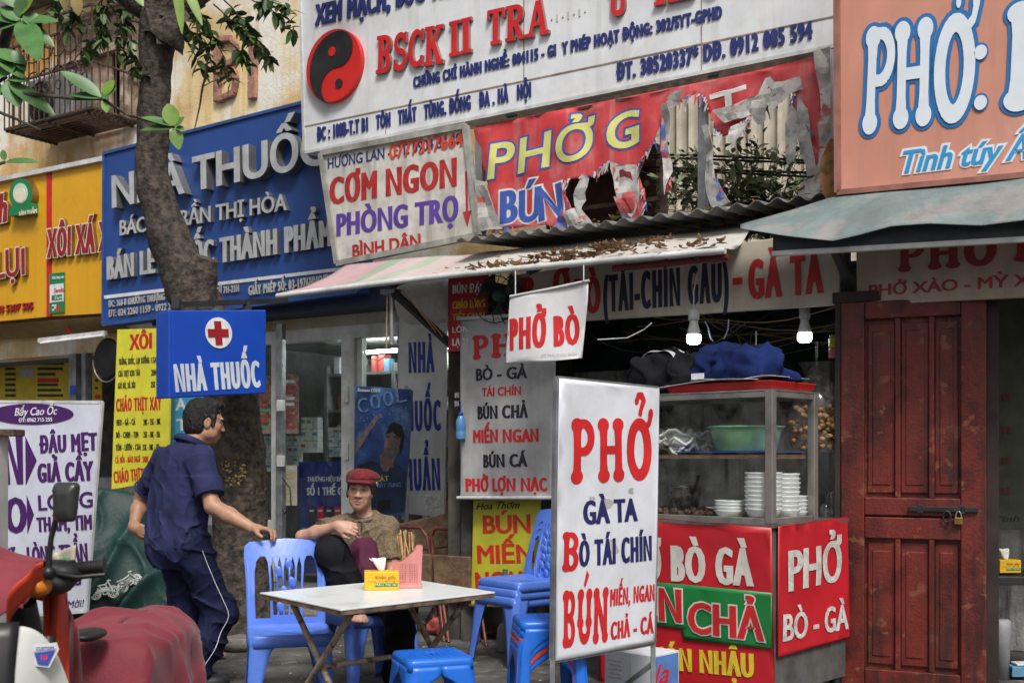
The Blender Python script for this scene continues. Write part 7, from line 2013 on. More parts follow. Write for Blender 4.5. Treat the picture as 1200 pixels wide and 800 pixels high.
for pts, r_ in (([tp(188, 12), tp(165, 2), tp(130, -22), tp(80, -60), tp(20, -140)], [.13, .105, .095, .085, .07]), ([tp(190, 0), tp(205, 10), tp(232, -8), tp(270, -50), tp(330, -160)], [.14, .1, .085, .075, .06]), ([tp(190, 5), tp(188, -40), tp(180, -120), tp(170, -230)], [.15, .13, .11, .08])):
    tr.part('limb', trunk_mb(pts, r_, 20, 6, .02, 7), bark)
leafm = [mat('leaf_dark', (.04, .085, .022), .42, var=.3, vscale=8, spec=.4), mat('leaf_mid', (.075, .14, .035), .45, var=.3, vscale=8, spec=.4), mat('leaf_yellowed', (.2, .14, .02), .5, var=.3, vscale=8)]
def leaf(q, c, d, L, wd, up, mi, fold=.25, droop=.25, nu=5):
    d = d.normalized(); s = d.cross(up)
    if s.length < 1e-3: s = d.cross(V((1, 0, 0)))
    s.normalize(); n_ = s.cross(d)
    vs = []
    for i in range(nu + 1):
        u = i / nu; wv = wd * .5 * sin(pi * (u ** .85 * .96 + .02)) ** .75
        p = c + d * (L * u) - UZ * (droop * L * u * u)
        vs += [p + s * wv + n_ * fold * wv, p, p - s * wv + n_ * fold * wv]
    q.add(vs, [(3 * i + k, 3 * i + k + 1, 3 * i + k + 4, 3 * i + k + 3) for i in range(nu) for k in (0, 1)], True, mi)
tw_, lf = MB(), MB()
rr = random.Random(31)
def spray(px, py, d, ln, dirx, diry, n, lsz=.085, yellow=.06):
    """a drooping twig with leaves, from a photo point, heading (dirx, diry) on the picture"""
    a = P(px, py, d); pts = [a]; cur_ = V((dirx, rr.uniform(-.5, .5), -diry)).normalized(); p = a
    for k in range(7):
        cur_ = (cur_ + V((rr.uniform(-.25, .25), rr.uniform(-.3, .3), rr.uniform(-.3, .1)))).normalized(); p = p + cur_ * ln / 7; pts.append(p)
    tw_.tube(pts, [.006 - .0006 * k for k in range(8)], 5)
    for k in range(n):
        i = rr.uniform(.15, 1) * 7; j = min(int(i), 6); c = pts[j].lerp(pts[j + 1], i - j)
        dd = V((rr.uniform(-1, 1), rr.uniform(-1, 1), rr.uniform(-1.1, .35)))
        leaf(lf, c, dd, lsz * rr.uniform(.7, 1.25), lsz * rr.uniform(.42, .6), V((rr.uniform(-.6, .6), rr.uniform(-.6, .6), 1)), 2 if rr.random() < yellow else rr.choice([0, 0, 1]))
for a in [(225, 6, 8.2, .55, .7, .5, 34), (235, 15, 8.1, .6, .8, .8, 36), (250, 5, 8.0, .55, .9, .5, 36), (262, 0, 8.2, .5, .8, .5, 34), (280, -6, 8.1, .5, .9, .35, 34), (300, -6, 8.0, .35, .8, .25, 24), (232, 30, 8.2, .4, .3, .9, 24), (262, 20, 8.0, .35, .8, .4, 22), (272, 12, 8.1, .4, .6, .7, 24), (270, 50, 7.9, .25, .7, .5, 14), (215, 25, 8.2, .4, .6, .6, 20), (210, 35, 8.1, .35, .5, .7, 16),
          (150, 0, 8.3, .35, -.4, .8, 24), (135, -6, 8.2, .4, -.5, .8, 24), (120, -10, 8.3, .35, -.3, 1, 22), (105, -10, 8.1, .3, -.6, .6, 18), (140, 22, 8.2, .35, .1, 1, 20), (118, 14, 8.2, .3, .1, 1, 18), (150, 38, 8.1, .35, .3, .8, 16), (128, 36, 8.2, .3, -.6, .6, 12), (90, -8, 8.0, .3, -.7, .6, 18), (86, 0, 8.1, .25, -.1, 1, 14), (70, -10, 8.2, .25, -.5, .8, 10), (145, 60, 8.3, .25, .5, .3, 16)]: spray(*a)
for k in range(30): spray(rr.uniform(60, 420), rr.uniform(-330, -90), rr.uniform(7.2, 9.6), .7, rr.uniform(-1, 1), rr.uniform(-.3, 1), 26, .1)
tw_.tube([tp(246, 55, 8.1), tp(240, 92, 8.1), tp(237, 104, 8.1), tp(234, 125, 8.1), tp(228, 152, 8.1)], [.007, .007, .009, .006, .004], 6); tw_.tube([tp(237, 102, 8.1), tp(248, 96, 8.1), tp(256, 93, 8.1)], .004, 5)
tr.part('twigs', tw_, bark); o = tr.part('crown', lf, leafm)
# yellow paint letters daubed on the bark
q = MB()
rr2 = random.Random(5)
tv = [v for v in trk.data.vertices]
for (x, y, s_) in ((266, 552, 5), (268, 560, 6), (264, 545, 4), (280, 545, 6), (283, 557, 6), (277, 560, 5), (284, 548, 5), (270, 566, 4), (281, 565, 4), (288, 556, 4)):
    for k in range(9):
        px, py = x + rr2.gauss(0, s_ * .5), y + rr2.gauss(0, s_ * .6)
        r_ray = (P(px, py, 1) - V((0, 0, HC)))
        best = None
        for vtx in tv:
            p = vtx.co + tr.base
            if abs(CX + p.x / p.y * FPX - px) < 3.2 and abs(CY - (p.z - HC) / p.y * FPX - py) < 3.2 and (best is None or p.y < best.y): best = p
        if best is not None:
            sz = rr2.uniform(.004, .011); q.ball(V((P(px, py, best.y).x, best.y - .001, P(px, py, best.y).z)), (sz, .004, sz * rr2.uniform(.6, 1.4)), 8)
if q.v: tr.part('paint_daub', q, mat('ochre_paint', (.3, .22, .06), .85, var=.4, vscale=40), parent=trk)
# nearer branch with large leaves, top left
fb_ = T('large_leaf_branch', 'near branch with large pale green leaves crossing the upper left corner', 'tree branch', P(-40, 130, 5.2))
tw2, lf2 = MB(), MB()
def q2(px, py, d=5.0): return P(px, py, d)
for pts, r_ in (([q2(-80, 300, 5.3), q2(-30, 150, 5.2), q2(5, 50, 5.1), q2(22, -10, 5.1), q2(40, -90, 5.1)], [.034, .03, .024, .02, .018]), ([q2(-20, 108, 5.1), q2(30, 110, 5.0), q2(90, 116, 5.0), q2(120, 116, 5.0), q2(150, 135, 5.0), q2(190, 146, 5.0), q2(205, 149, 5.0)], [.012, .009, .007, .007, .006, .005, .005]), ([q2(-10, 128), q2(20, 140), q2(48, 153)], [.008, .006, .005]), ([q2(-30, 60), q2(0, 30), q2(25, 25)], .008), ([q2(-30, 120), q2(0, 95), q2(8, 90)], .008), ([q2(-20, 200), q2(0, 192), q2(6, 190)], .007)):
    tw2.tube(pts, r_, 7)
def bl(px, py, dx, dy, Lpx, wpx, mi=0, dep=0, d=5.0, droop=.12, roll=0):
    a = P(px, py, d); b_ = P(px + dx * Lpx, py + dy * Lpx, d + dep); L = (b_ - a).length
    leaf(lf2, a, b_ - a, L, wpx / FPX * d, V((roll, -.75, .65)), mi, .18, droop, 8)
for a in ((25, 25, .9, -.1, 48, 20), (25, 25, .5, .85, 42, 30, 0, -.2), (25, 25, .85, .55, 45, 18), (25, 25, -.6, -.5, 40, 22), (25, 25, -.9, .2, 45, 24), (22, 20, .2, -1, 30, 18), (14, 60, .6, .8, 26, 16), (-8, 60, .9, .25, 44, 22), (-5, 62, .8, .6, 42, 24), (-10, 66, 1, .1, 36, 18), (10, 88, -.9, -.1, 26, 24), (10, 92, .9, .02, 26, 16), (8, 95, .5, .9, 30, 24), (10, 98, .9, .5, 60, 22), (0, 98, -.4, .9, 20, 18), (8, 88, .4, -.9, 20, 18),
          (118, 114, -.9, -.72, 52, 18), (120, 115, -1, -.2, 38, 14), (118, 116, .6, -.5, 30, 18), (122, 112, .45, -.8, 26, 16, 1), (122, 116, .2, .9, 16, 10, 1), (205, 148, -.9, -.35, 44, 12), (205, 150, -.95, -.05, 42, 14), (203, 148, -.2, -1, 30, 20, 1), (204, 149, .6, -.7, 20, 12), (204, 151, .25, .9, 24, 16, 1), (206, 150, .9, .1, 12, 10), (6, 190, .97, -.1, 42, 12), (5, 188, -.1, -1, 14, 8), (206, -30, .12, 1, 62, 12, 1, 0, 4.6), (215, -20, .5, 1, 44, 12, 1, 0, 4.6), (150, -20, .6, .8, 30, 14, 1), (75, -10, .1, 1, 20, 12, 2), (88, -6, .2, 1, 22, 14, 2)): bl(*a)
for k in range(40): bl(rr.uniform(-160, 30), rr.uniform(-160, 60), rr.uniform(-1, 1), rr.uniform(-1, 1), 46, 22, rr.choice([0, 0, 1]))
fb_.part('twig', tw2, bark); fb_.part('leaves', lf2, [mat('big_leaf', (.07, .17, .045), .4, var=.25, vscale=6, spec=.4), mat('big_leaf_young', (.15, .26, .03), .4, var=.2, vscale=6), leafm[2]])
# shrubs seen through the torn banner
for lab, px, py, d, sz, n, nm in (('leafy shrub behind the left hole of the torn banner', 735, 235, 9.2, (.7, .4, .7), 1000, 'shrub'), ('leafy shrub before the cladding behind the right hole of the torn banner', 880, 215, 8.3, (1.0, .4, .5), 1300, 'shrub'), ('small green plant at the left end of the torn banner', 570, 240, 9.3, (.2, .15, .3), 160, 'shrub')):
    t = T(nm, lab, 'shrub', P(px, py + 60, d), 'shrubs behind the torn banner'); q, s_ = MB(), MB(); c0_ = P(px, py, d)
    for k in range(n // 12):
        tip = c0_ + V((rr.gauss(0, .42) * sz[0], rr.gauss(0, .45) * sz[1], rr.gauss(0, .38) * sz[2])); base_ = c0_ - UZ * sz[2] * .8 + V((rr.uniform(-.2, .2), 0, 0))
        s_.tube([base_, base_.lerp(tip, .5) + V((0, 0, .08)), tip], .0025, 4)
        for j in range(12): leaf(q, base_.lerp(tip, rr.uniform(.55, 1)) + V((rr.uniform(-.05, .05), rr.uniform(-.05, .05), rr.uniform(-.03, .05))), V((rr.uniform(-1, 1), rr.uniform(-1, 1), rr.uniform(-.6, .8))), rr.uniform(.05, .1), .045, V((rr.uniform(-.5, .5), rr.uniform(-1, .1), .8)), rr.choice([0, 1, 1]), nu=3)
    t.part('stems', s_, bark); t.part('leaves', q, [mat('shrub_leaf_a', (.12, .16, .07), .45, var=.3), mat('shrub_leaf_b', (.2, .25, .12), .45, var=.3), leafm[2]])
# ------------------------------------------------------------------ people: smooth-blended distance fields turned into one skin
class Field:
    def __init__(s, lo, hi, h):
        s.lo = np.array(lo, np.float32); s.h = h; s.n = np.ceil((np.array(hi) - lo) / h).astype(int) + 1
        s.d = np.full(s.n, .08, np.float32)
    def box(s, lo, hi):
        i0 = np.clip(np.floor((np.array(lo) - s.lo) / s.h).astype(int), 0, s.n); i1 = np.clip(np.ceil((np.array(hi) - s.lo) / s.h).astype(int) + 1, 0, s.n)
        sl = tuple(slice(a, b) for a, b in zip(i0, i1))
        g = [(s.lo[k] + s.h * np.arange(i0[k], i1[k], dtype=np.float32)).reshape([-1 if j == k else 1 for j in range(3)]) for k in range(3)]
        return sl, g
    def mix(s, sl, d, k):
        a = s.d[sl]
        if a.size == 0: return
        if k > 0: h = np.maximum(k - np.abs(a - d), 0) / k; s.d[sl] = np.minimum(a, d) - h * h * k * .25
        else: s.d[sl] = np.minimum(a, d)
    def cone(s, a, b, ra, rb, k=.03, cut=None):
        a, b = np.array(a, float), np.array(b, float); m = max(ra, rb) + .05
        sl, g = s.box(np.minimum(a, b) - m, np.maximum(a, b) + m); ba = b - a; L = max((ba ** 2).sum(), 1e-9)
        t = np.clip(((g[0] - a[0]) * ba[0] + (g[1] - a[1]) * ba[1] + (g[2] - a[2]) * ba[2]) / L, 0, 1)
        d = np.sqrt((g[0] - a[0] - ba[0] * t) ** 2 + (g[1] - a[1] - ba[1] * t) ** 2 + (g[2] - a[2] - ba[2] * t) ** 2) - (ra + (rb - ra) * t)
        if cut is not None:                               # flat end at b
            n = ba / sqrt(L); pl = (g[0] - b[0]) * n[0] + (g[1] - b[1]) * n[1] + (g[2] - b[2]) * n[2] + cut
            d = np.maximum(d, pl)
        s.mix(sl, d.astype(np.float32), k)
    def chain(s, pts, rs, k=.03):
        for i in range(len(pts) - 1): s.cone(pts[i], pts[i + 1], rs[i], rs[i + 1], k)
    def ell(s, c, r, ax, k=.03, sub=False):
        c = np.array(c, float); m = max(r) + .05
        sl, g = s.box(c - m, c + m)
        q = [((g[0] - c[0]) * a[0] + (g[1] - c[1]) * a[1] + (g[2] - c[2]) * a[2]) for a in ax]
        k0 = np.sqrt(sum((q[i] / r[i]) ** 2 for i in range(3))); k1 = np.sqrt(sum((q[i] / r[i] ** 2) ** 2 for i in range(3)))
        d = (k0 * (k0 - 1) / np.maximum(k1, 1e-6)).astype(np.float32)
        if sub:
            a = s.d[sl]; d = -d
            if k > 0: h = np.maximum(k - np.abs(a - d), 0) / k; s.d[sl] = np.maximum(a, d) + h * h * k * .25
            else: s.d[sl] = np.maximum(a, d)
        else: s.mix(sl, d, k)
    def plane_cut(s, p, n, lo=None, hi=None):             # keep the side against n
        lo = s.lo if lo is None else lo; hi = s.lo + s.h * s.n if hi is None else hi
        sl, g = s.box(lo, hi); pl = (g[0] - p[0]) * n[0] + (g[1] - p[1]) * n[1] + (g[2] - p[2]) * n[2]
        s.d[sl] = np.maximum(s.d[sl], pl.astype(np.float32))
    def warp(s, fn):                                      # only close to the surface
        ix = np.nonzero(np.abs(s.d) < .035); p = [s.lo[k] + s.h * ix[k].astype(np.float32) for k in range(3)]
        s.d[ix] += fn(*p).astype(np.float32)
    def mesh(s):
        d = s.d; ins = d < 0; h = s.h
        c = [(i, j, k) for i in (0, 1) for j in (0, 1) for k in (0, 1)]
        nx, ny, nzz = (np.array(d.shape) - 1)
        cnt = np.zeros((nx, ny, nzz), np.int8)
        for i, j, k in c: cnt += ins[i:nx + i, j:ny + j, k:nzz + k]
        act = np.argwhere((cnt > 0) & (cnt < 8)); idx = np.full((nx, ny, nzz), -1, np.int32); idx[tuple(act.T)] = np.arange(len(act))
        pos = np.zeros((len(act), 3)); w_ = np.zeros(len(act))
        for a in c:
            for ax in range(3):
                if a[ax]: continue
                b = list(a); b[ax] = 1
                da = d[tuple((act + a).T)]; db = d[tuple((act + b).T)]; x = (da < 0) != (db < 0)
                t = np.where(x, da / np.where(x, da - db, 1), 0); p = np.array(a) + np.outer(t, np.eye(3)[ax])
                pos[x] += p[x]; w_[x] += 1
        pos = (act + pos / w_[:, None]) * h + s.lo
        F_ = []
        for ax in range(3):
            u, v = (ax + 1) % 3, (ax + 2) % 3
            a = [slice(1, n - 1) for n in d.shape]; b = list(a); b[ax] = slice(2, d.shape[ax])
            e = np.argwhere(ins[tuple(a)] != ins[tuple(b)]) + 1
            if not len(e): continue
            q = []
            for du, dv in ((0, 0), (-1, 0), (-1, -1), (0, -1)):
                o = e.copy(); o[:, u] += du; o[:, v] += dv; o = np.minimum(o, np.array(idx.shape) - 1); q.append(idx[tuple(o.T)])
            q = np.stack(q, 1); fl = ins[tuple(e.T)]; q[~fl] = q[~fl][:, ::-1]; F_.append(q[(q >= 0).all(1)])
        return pos, np.concatenate(F_)

_lat = np.random.RandomState(3).rand(32, 32, 32).astype(np.float32)
def vn(x, y, z):                                          # smooth lattice noise, 0..1
    i = [np.floor(a).astype(int) for a in (x, y, z)]; f = [a - b for a, b in zip((x, y, z), i)]; f = [a * a * (3 - 2 * a) for a in f]; r = 0
    for a in (0, 1):
        for b in (0, 1):
            for c in (0, 1):
                r = r + _lat[(i[0] + a) & 31, (i[1] + b) & 31, (i[2] + c) & 31] * (f[0] if a else 1 - f[0]) * (f[1] if b else 1 - f[1]) * (f[2] if c else 1 - f[2])
    return r
def crease(x, y, z, p=3): return (1 - np.abs(2 * vn(x, y, z) - 1)) ** p
def field_part(th, name, fld, m, parent=None, tint=None, root=False, smooth=0):
    pos, fs = fld.mesh()
    me = bpy.data.meshes.new(name); me.from_pydata((pos - np.array(th.base)).tolist(), [], fs.tolist())
    me.materials.append(m); me.polygons.foreach_set('use_smooth', [True] * len(me.polygons))
    if tint is not None:
        ca = me.color_attributes.new('tint', 'FLOAT_COLOR', 'POINT'); c = np.ones((len(pos), 4), np.float32); c[:, :3] = tint(pos); ca.data.foreach_set('color', c.ravel())
    me.update(); o = bpy.data.objects.new(name, me); COL.objects.link(o)
    if root: o.location = th.base; th.root = o; th._tag(o)
    else: o.parent = parent or th.root
    sm = o.modifiers.new('smooth', 'SMOOTH'); sm.factor = .5; sm.iterations = 1 + smooth
    return o

def skin_mat(name, col):
    m = mat(name, col, .5, var=.1, vscale=30, sss=.12, bump=.06, bscale=220)
    nt = m.node_tree; b = nt.nodes['Principled BSDF']; old = b.inputs['Base Color'].links[0].from_socket
    at = nt.nodes.new('ShaderNodeVertexColor'); at.layer_name = 'tint'; mx = nt.nodes.new('ShaderNodeMix'); mx.data_type = 'RGBA'; mx.blend_type = 'MULTIPLY'; mx.inputs[0].default_value = 1
    nt.links.new(old, mx.inputs[6]); nt.links.new(at.outputs[0], mx.inputs[7]); nt.links.new(mx.outputs[2], b.inputs['Base Color'])
    return m

class Fig:
    def __init__(s, o, fwd):
        s.o = np.array(o, float); f = np.array([fwd[0], fwd[1], 0]); s.f = f / np.linalg.norm(f); s.r = np.array([s.f[1], -s.f[0], 0]); s.u = np.array([0, 0, 1.])
    def __call__(s, f, r, z): return s.o + s.f * f + s.r * r + s.u * z
    def v(s, f, r, z): q = s.f * f + s.r * r + s.u * z; return q / np.linalg.norm(q)

def hand(S, wr, d, side, n, curl=(.5, .6, .5), sc_=1.0, spread=.12, thumb=(.5, .3)):
    """wr wrist, d towards the fingers, side towards the thumb, n out of the palm (fingers curl that way)"""
    d = d / np.linalg.norm(d); side = side - d * (side @ d); side /= np.linalg.norm(side); n = n - d * (n @ d) - side * (n @ side); n /= np.linalg.norm(n)
    S.ell(wr + d * .045 * sc_, (.052 * sc_, .038 * sc_, .0155 * sc_), (d, side, n), .02)
    S.cone(wr, wr + d * .02, .024 * sc_, .026 * sc_, .02)
    for i, (off, L) in enumerate(((.029, .92), (.01, 1.0), (-.010, .95), (-.028, .78))):
        p = wr + d * (.082 - .004 * abs(i - 1)) * sc_ + side * off * sc_; fan = spread * (1.2 - i * .8)
        a = 0; q = wr + d * .055 * sc_ + side * off * .9 * sc_; S.cone(q, p, .0105 * sc_, .0100 * sc_, .008)
        for k, (ln, rr0) in enumerate(((.040, .0092), (.026, .0083), (.02, .0075))):
            a += curl[k] * (1 + .08 * i); dd = (d + side * fan * .3) * cos(a) + n * sin(a); dd /= np.linalg.norm(dd)
            e = p + dd * ln * L * sc_; S.cone(p, e, rr0 * sc_, (rr0 - .0008) * sc_, .004); p = e
    p = wr + d * .02 * sc_ + side * .026 * sc_ + n * .006; d1 = d * .75 + side * .55 + n * thumb[0]; d1 /= np.linalg.norm(d1)
    e = p + d1 * .042 * sc_; S.cone(p, e, .014 * sc_, .0105 * sc_, .014); d2 = d * .9 + side * (.25 - thumb[1]) + n * thumb[0]; d2 /= np.linalg.norm(d2)
    S.cone(e, e + d2 * .032 * sc_, .0103 * sc_, .0082 * sc_, .006)

def foot(S, ank, d, up, L=.2, toes=True):
    d = d / np.linalg.norm(d); up = up - d * (up @ d); up /= np.linalg.norm(up); sd_ = np.cross(up, d)
    heel = ank - up * .055 - d * .03; ball = heel + d * L * .72 - up * .004
    S.cone(ank, heel, .036, .032, .03); S.cone(ank + d * .01, ball, .036, .024, .04); S.cone(heel, ball, .03, .024, .03)
    S.ell(ball, (.04, .046, .018), (d, sd_, up), .02)
    if toes:
        for i in range(5):
            b = ball + sd_ * (.034 - .0165 * i) + d * (.02 - .006 * i); S.cone(b, b + d * (.042 - .005 * i) - up * .004, .0115 if i == 0 else .0085, .0105 if i == 0 else .007, .004)

def head(S, c, f, u, sc_=1.0, fem=False):
    wk = .9 if fem else 1; nk = .82 if fem else 1
    f = f / np.linalg.norm(f); u = u - f * (u @ f); u /= np.linalg.norm(u); r = np.cross(f, u)
    q = lambda a, b, z: c + (f * a + r * b + u * z) * sc_
    A = (f, r, u); K = lambda *x: tuple(k * sc_ for k in x)
    S.ell(q(-.012, 0, .03), K(.094, .075 * wk, .088), A, .02); S.ell(q(.022, 0, -.02), K(.066, .062 * wk, .098), A, .03); S.ell(q(.045, 0, -.086), K(.03, .034 * wk ** 3, .022), A, .03)
    for s in (-1, 1):
        S.ell(q(.05, s * .042 * wk, -.018), K(.026, .022, .02), A, .025); S.ell(q(.012, s * .052 * wk ** 3, -.058), K(.04, .014 * wk ** 2, .02 * wk), A, .03)
        S.ell(q(.079, s * .031, .012), K(.012, .017, .009), A, .008, sub=True); S.ell(q(.069, s * .031, .010), K(.013, .016, .0105), A, .003)
        S.ell(q(.079, s * .032, .030), K(.011, .024, .008), A, .012)
        S.ell(q(-.008, s * .076 * wk, .0), K(.02, .009, .034), A, .006); S.ell(q(-.004, s * .085 * wk, .004), K(.01, .004, .018), A, .004, sub=True)
    S.cone(q(.082, 0, .018), q(.102, 0, -.026), .0085 * sc_ * nk, .0125 * sc_ * nk, .014)
    for s in (-1, 1): S.ell(q(.092, s * .013, -.029), K(.0105, .0095, .008), A, .008)
    S.ell(q(.08 if fem else .083, 0, -.055), K(.013, .024 * nk, .0065), A, .008); S.ell(q(.078 if fem else .081, 0, -.0675), K(.013, .020 * nk, .0075), A, .008); S.ell(q(.098, 0, -.0608), K(.014, .024, .0022), A, .003, sub=True)
    return q, (f, r, u)

def face_tint(c, ax, sc_, lip=(.8, .5, .5), brow=.25, extra=None):
    f, r, u = ax
    def fn(p):
        d = (p - c) / sc_; a, b, z = d @ f, d @ r, d @ u; t = np.ones((len(p), 3), np.float32)
        front = a > .045
        def blend(w_, col):
            w_ = (np.clip(w_, 0, 1) * front)[:, None]; t[:] = t * (1 - w_) + np.array(col) * w_
        g = lambda x, s: np.exp(-(x / s) ** 2)
        blend(1.1 * g(b, .022) * g(z + .061, .0095) * (a > .06), lip); blend(.9 * g(b, .021) * g(z + .0608, .0022) * (a > .06), (.22, .13, .13))
        for s in (-1, 1):
            bs = b - s * .031
            blend(1.4 * g(bs, .0165) * g(z - .0105, .0072), (.13, .085, .08)); blend(.75 * (g(bs - .0075, .004) + g(bs + .0075, .004)) * g(z - .0095, .0034), (1.25, 1.3, 1.35)); blend(1.2 * g(bs, .0042) * g(z - .0095, .004), (.05, .04, .04)); blend(1.1 * g(bs, .02) * g(z - .030 + .004 * (bs * s) / .02, .0062), (brow, brow * .85, brow * .8)); blend(.6 * g(bs, .02) * g(z + .007, .008), (.62, .5, .48))
            blend(.5 * g(b - s * .045, .018) * g(z + .03, .02), (1.1, .88, .85)); blend(.7 * g(b - s * (.03 + (-.05 - z) * .25), .005) * g(z + .045, .022), (.6, .48, .46))  # folds beside the mouth: their shade is painted into the tint
        blend(.35 * g(b, .02) * g(z + .045, .006), (.6, .5, .48)); blend(.8 * g(np.abs(b) - .009, .005) * g(z + .036, .0045) * (a > .085), (.3, .2, .18))
        if extra is not None: extra(t, a, b, z)
        return t
    return fn

# ---- standing man ----
D0m = 6.42; mo = P(213, 535, D0m); mo.z = 0
MN = Fig(mo, (.8, .6))
man = T('person', 'standing man in a navy polo shirt and track trousers, hand on a blue chair', 'person', V(mo))
bb_lo, bb_hi = np.array(mo) + (-.42, -.55, -.0), np.array(mo) + (.68, .42, 1.7)
S = Field(bb_lo, bb_hi, .0036)
R = np.array
hc = MN(.135, .0, 1.49); hf = MN.v(.97, .12, -.12); hu = MN.v(.12, 0, 1)
torso = [((.005, 0, 1.17), (.105, .165, .2)), ((.02, 0, .98), (.11, .15, .16)), ((0, 0, .83), (.11, .16, .13))]
AX = (MN.f, MN.r, MN.u)
for c, r_ in torso: S.ell(MN(*c), r_, AX, .06)
sR, sL = MN(.035, .185, 1.285), MN(-.02, -.20, 1.28)
S.cone(sR, sL, .06, .06, .06); S.cone(MN(.02, 0, 1.28), MN(.09, 0, 1.42), .066, .056, .05)
eR, wR, eL, wL = MN(.05, .315, 1.035), MN(.205, .50, .915), MN(-.085, -.40, 1.06), MN(-.17, -.30, .90)
S.chain([sR, eR, (eR * .6 + wR * .4), wR], [.056, .042, .043, .027], .02); S.chain([sL, eL, (eL * .6 + wL * .4), wL], [.056, .042, .043, .027], .02)
gripP = R((-1.305, 6.118, .868)); dH = gripP - wR
hand(S, wR + dH * .06, dH + R((0, 0, .05)), R((-.5, -.55, .1)), R((.2, .1, -1)), (.35, .85, .45), 1.04, .15, (.55, .1))
hand(S, wL, MN(-.09, -.16, .85) - wL, MN.v(-.3, -.6, -.6), MN.v(.9, .35, .1), (.25, .35, .3), 1.0, .1, (.3, .2))
legs = [(MN(0, .09, .84), MN(.175, .125, .43), MN(.015, .105, .085)), (MN(-.0, -.09, .84), MN(.07, -.10, .43), MN(.03, -.10, .085))]
for h_, k_, a_ in legs: S.chain([h_, k_, k_ * .62 + a_ * .38, a_], [.085, .056, .055, .036], .03); foot(S, a_, MN.v(1, .1, 0), MN.u, .23, False)
hq, hax = head(S, hc, hf, hu, 1.03)
man_skin = skin_mat('man_skin', (.40, .215, .135))
field_part(man, 'person', S, man_skin, root=True, tint=face_tint(hc, hax, 1.03, (.85, .6, .58), .12))
navy = mat('navy_cotton', (.024, .029, .085), .85, var=.2, vscale=7, bump=.12, bscale=260, spec=.2)
S = Field(np.array(mo) + (-.42, -.42, .62), np.array(mo) + (.42, .36, 1.47), .0048)
S.ell(MN(-.015, -.005, 1.16), (.135, .19, .21), AX, .05); S.ell(MN(-.015, -.01, .98), (.15, .2, .2), AX, .07); S.ell(MN(-.03, -.015, .82), (.158, .212, .17), AX, .07)
S.cone(sR + R((0, 0, .0)), sL, .078, .078, .06); S.cone(MN(.02, 0, 1.29), MN(.055, 0, 1.37), .088, .066, .05)
uR, uL = eR - sR, eL - sL
S.cone(sR, sR + uR * .78, .078, .075, .03, cut=0); S.cone(sL, sL + uL * .80, .078, .073, .03, cut=0)
def folds(x, y, z):
    f = (x - mo.x) * MN.f[0] + (y - mo.y) * MN.f[1]; r = (x - mo.x) * MN.r[0] + (y - mo.y) * MN.r[1]
    w1 = .35 + .65 * (z < 1.2)
    return .008 - .013 * crease(7 * r + 2 * z, 7 * f, 3.2 * z + 3 * r, 4) * w1 - .012 * crease(9 * r + 6 * z, 9 * f + 3, 9 * z - 5 * r, 5) * (.3 + .7 * (z < 1.0)) - .007 * crease(16 * r + 9, 16 * f, 13 * z + 8 * r, 4)
S.warp(folds)
S.plane_cut(MN(0, 0, .69), -MN.u + MN.f * .06 + 0 * MN.r); S.plane_cut(MN(.06, 0, 1.395), MN.v(.35, 0, 1), MN(.06, 0, 1.4) - .12, MN(.06, 0, 1.4) + .12)
shirt = field_part(man, 'polo_shirt', S, navy)
q = MB(); rc_ = []
cc = MN(.05, 0, 1.375)
for k in range(25):
    a = 2 * pi * k / 24 + pi * .08
    rc_.append(V(cc + MN.f * (.072 * cos(a)) + MN.r * (.074 * sin(a)) + MN.u * (.012 - .03 * cos(a))))
q.tube(rc_, .013, 8, sq=1.8); man.part('collar', q, navy, parent=shirt)
for base, d in ((sR + uR * .765, uR), (sL + uL * .785, uL)):
    q = MB(); x, y, z = frame_from(V(d)); q.tube([V(base) + (x * cos(a) + y * sin(a)) * .0735 for a in np.linspace(0, 2 * pi, 28, endpoint=False)], .0055, 6, closed=True); man.part('sleeve_hem', q, navy, parent=shirt)
trm = mat('navy_trousers', (.009, .012, .042), .75, spec=.2, var=.2, vscale=6, bump=.08, bscale=240)
S = Field(np.array(mo) + (-.36, -.36, .04), np.array(mo) + (.42, .34, .98), .0048)
S.ell(MN(-.03, -.015, .83), (.145, .195, .14), AX, .05)
for h_, k_, a_ in legs:
    S.chain([h_ - MN.u * .02, k_, k_ * .5 + a_ * .5, a_ + MN.u * .01], [.108, .084, .082, .074], .05)
def folds2(x, y, z): return .007 - .012 * crease(6 * x, 6 * y, 2.5 * z + 4 * x, 4) - .016 * crease(7 * x + 5, 7 * y, 11 * z + 6 * x, 5) * (.25 + .75 * ((z < .55) | (z > .75))) - .006 * crease(14 * x, 14 * y, 16 * z - 9 * x, 4)
S.warp(folds2); S.plane_cut(MN(0, 0, .075), -MN.u); S.plane_cut(MN(0, 0, .93), MN.u)
trs = field_part(man, 'trousers', S, trm)
tp_ = trs.data
co = np.array([v.co[:] for v in tp_.vertices]) + np.array(man.base)
h_, k_, a_ = legs[0]; pts = []
for t in np.linspace(.05, 1, 30):
    c = h_ + (k_ - h_) * (t * 2) if t < .5 else k_ + (a_ - k_) * (t * 2 - 1)
    dirv = MN.v(.1, 1, 0); rel = co - c; al = rel @ dirv; per = np.linalg.norm(rel - np.outer(al, dirv), axis=1); m_ = (per < .02) & (al > 0)
    if m_.any(): pts.append(V(c + dirv * (al[m_].max() + .001)))
pts = [(pts[max(i - 1, 0)] + pts[i] + pts[min(i + 1, len(pts) - 1)]) / 3 for i in range(len(pts))]
q = MB(); q.tube(pts, .0021, 6); man.part('white_piping', q, M['white'], parent=trs)
shoe = mat('shoe_black', (.015, .015, .016), .45)
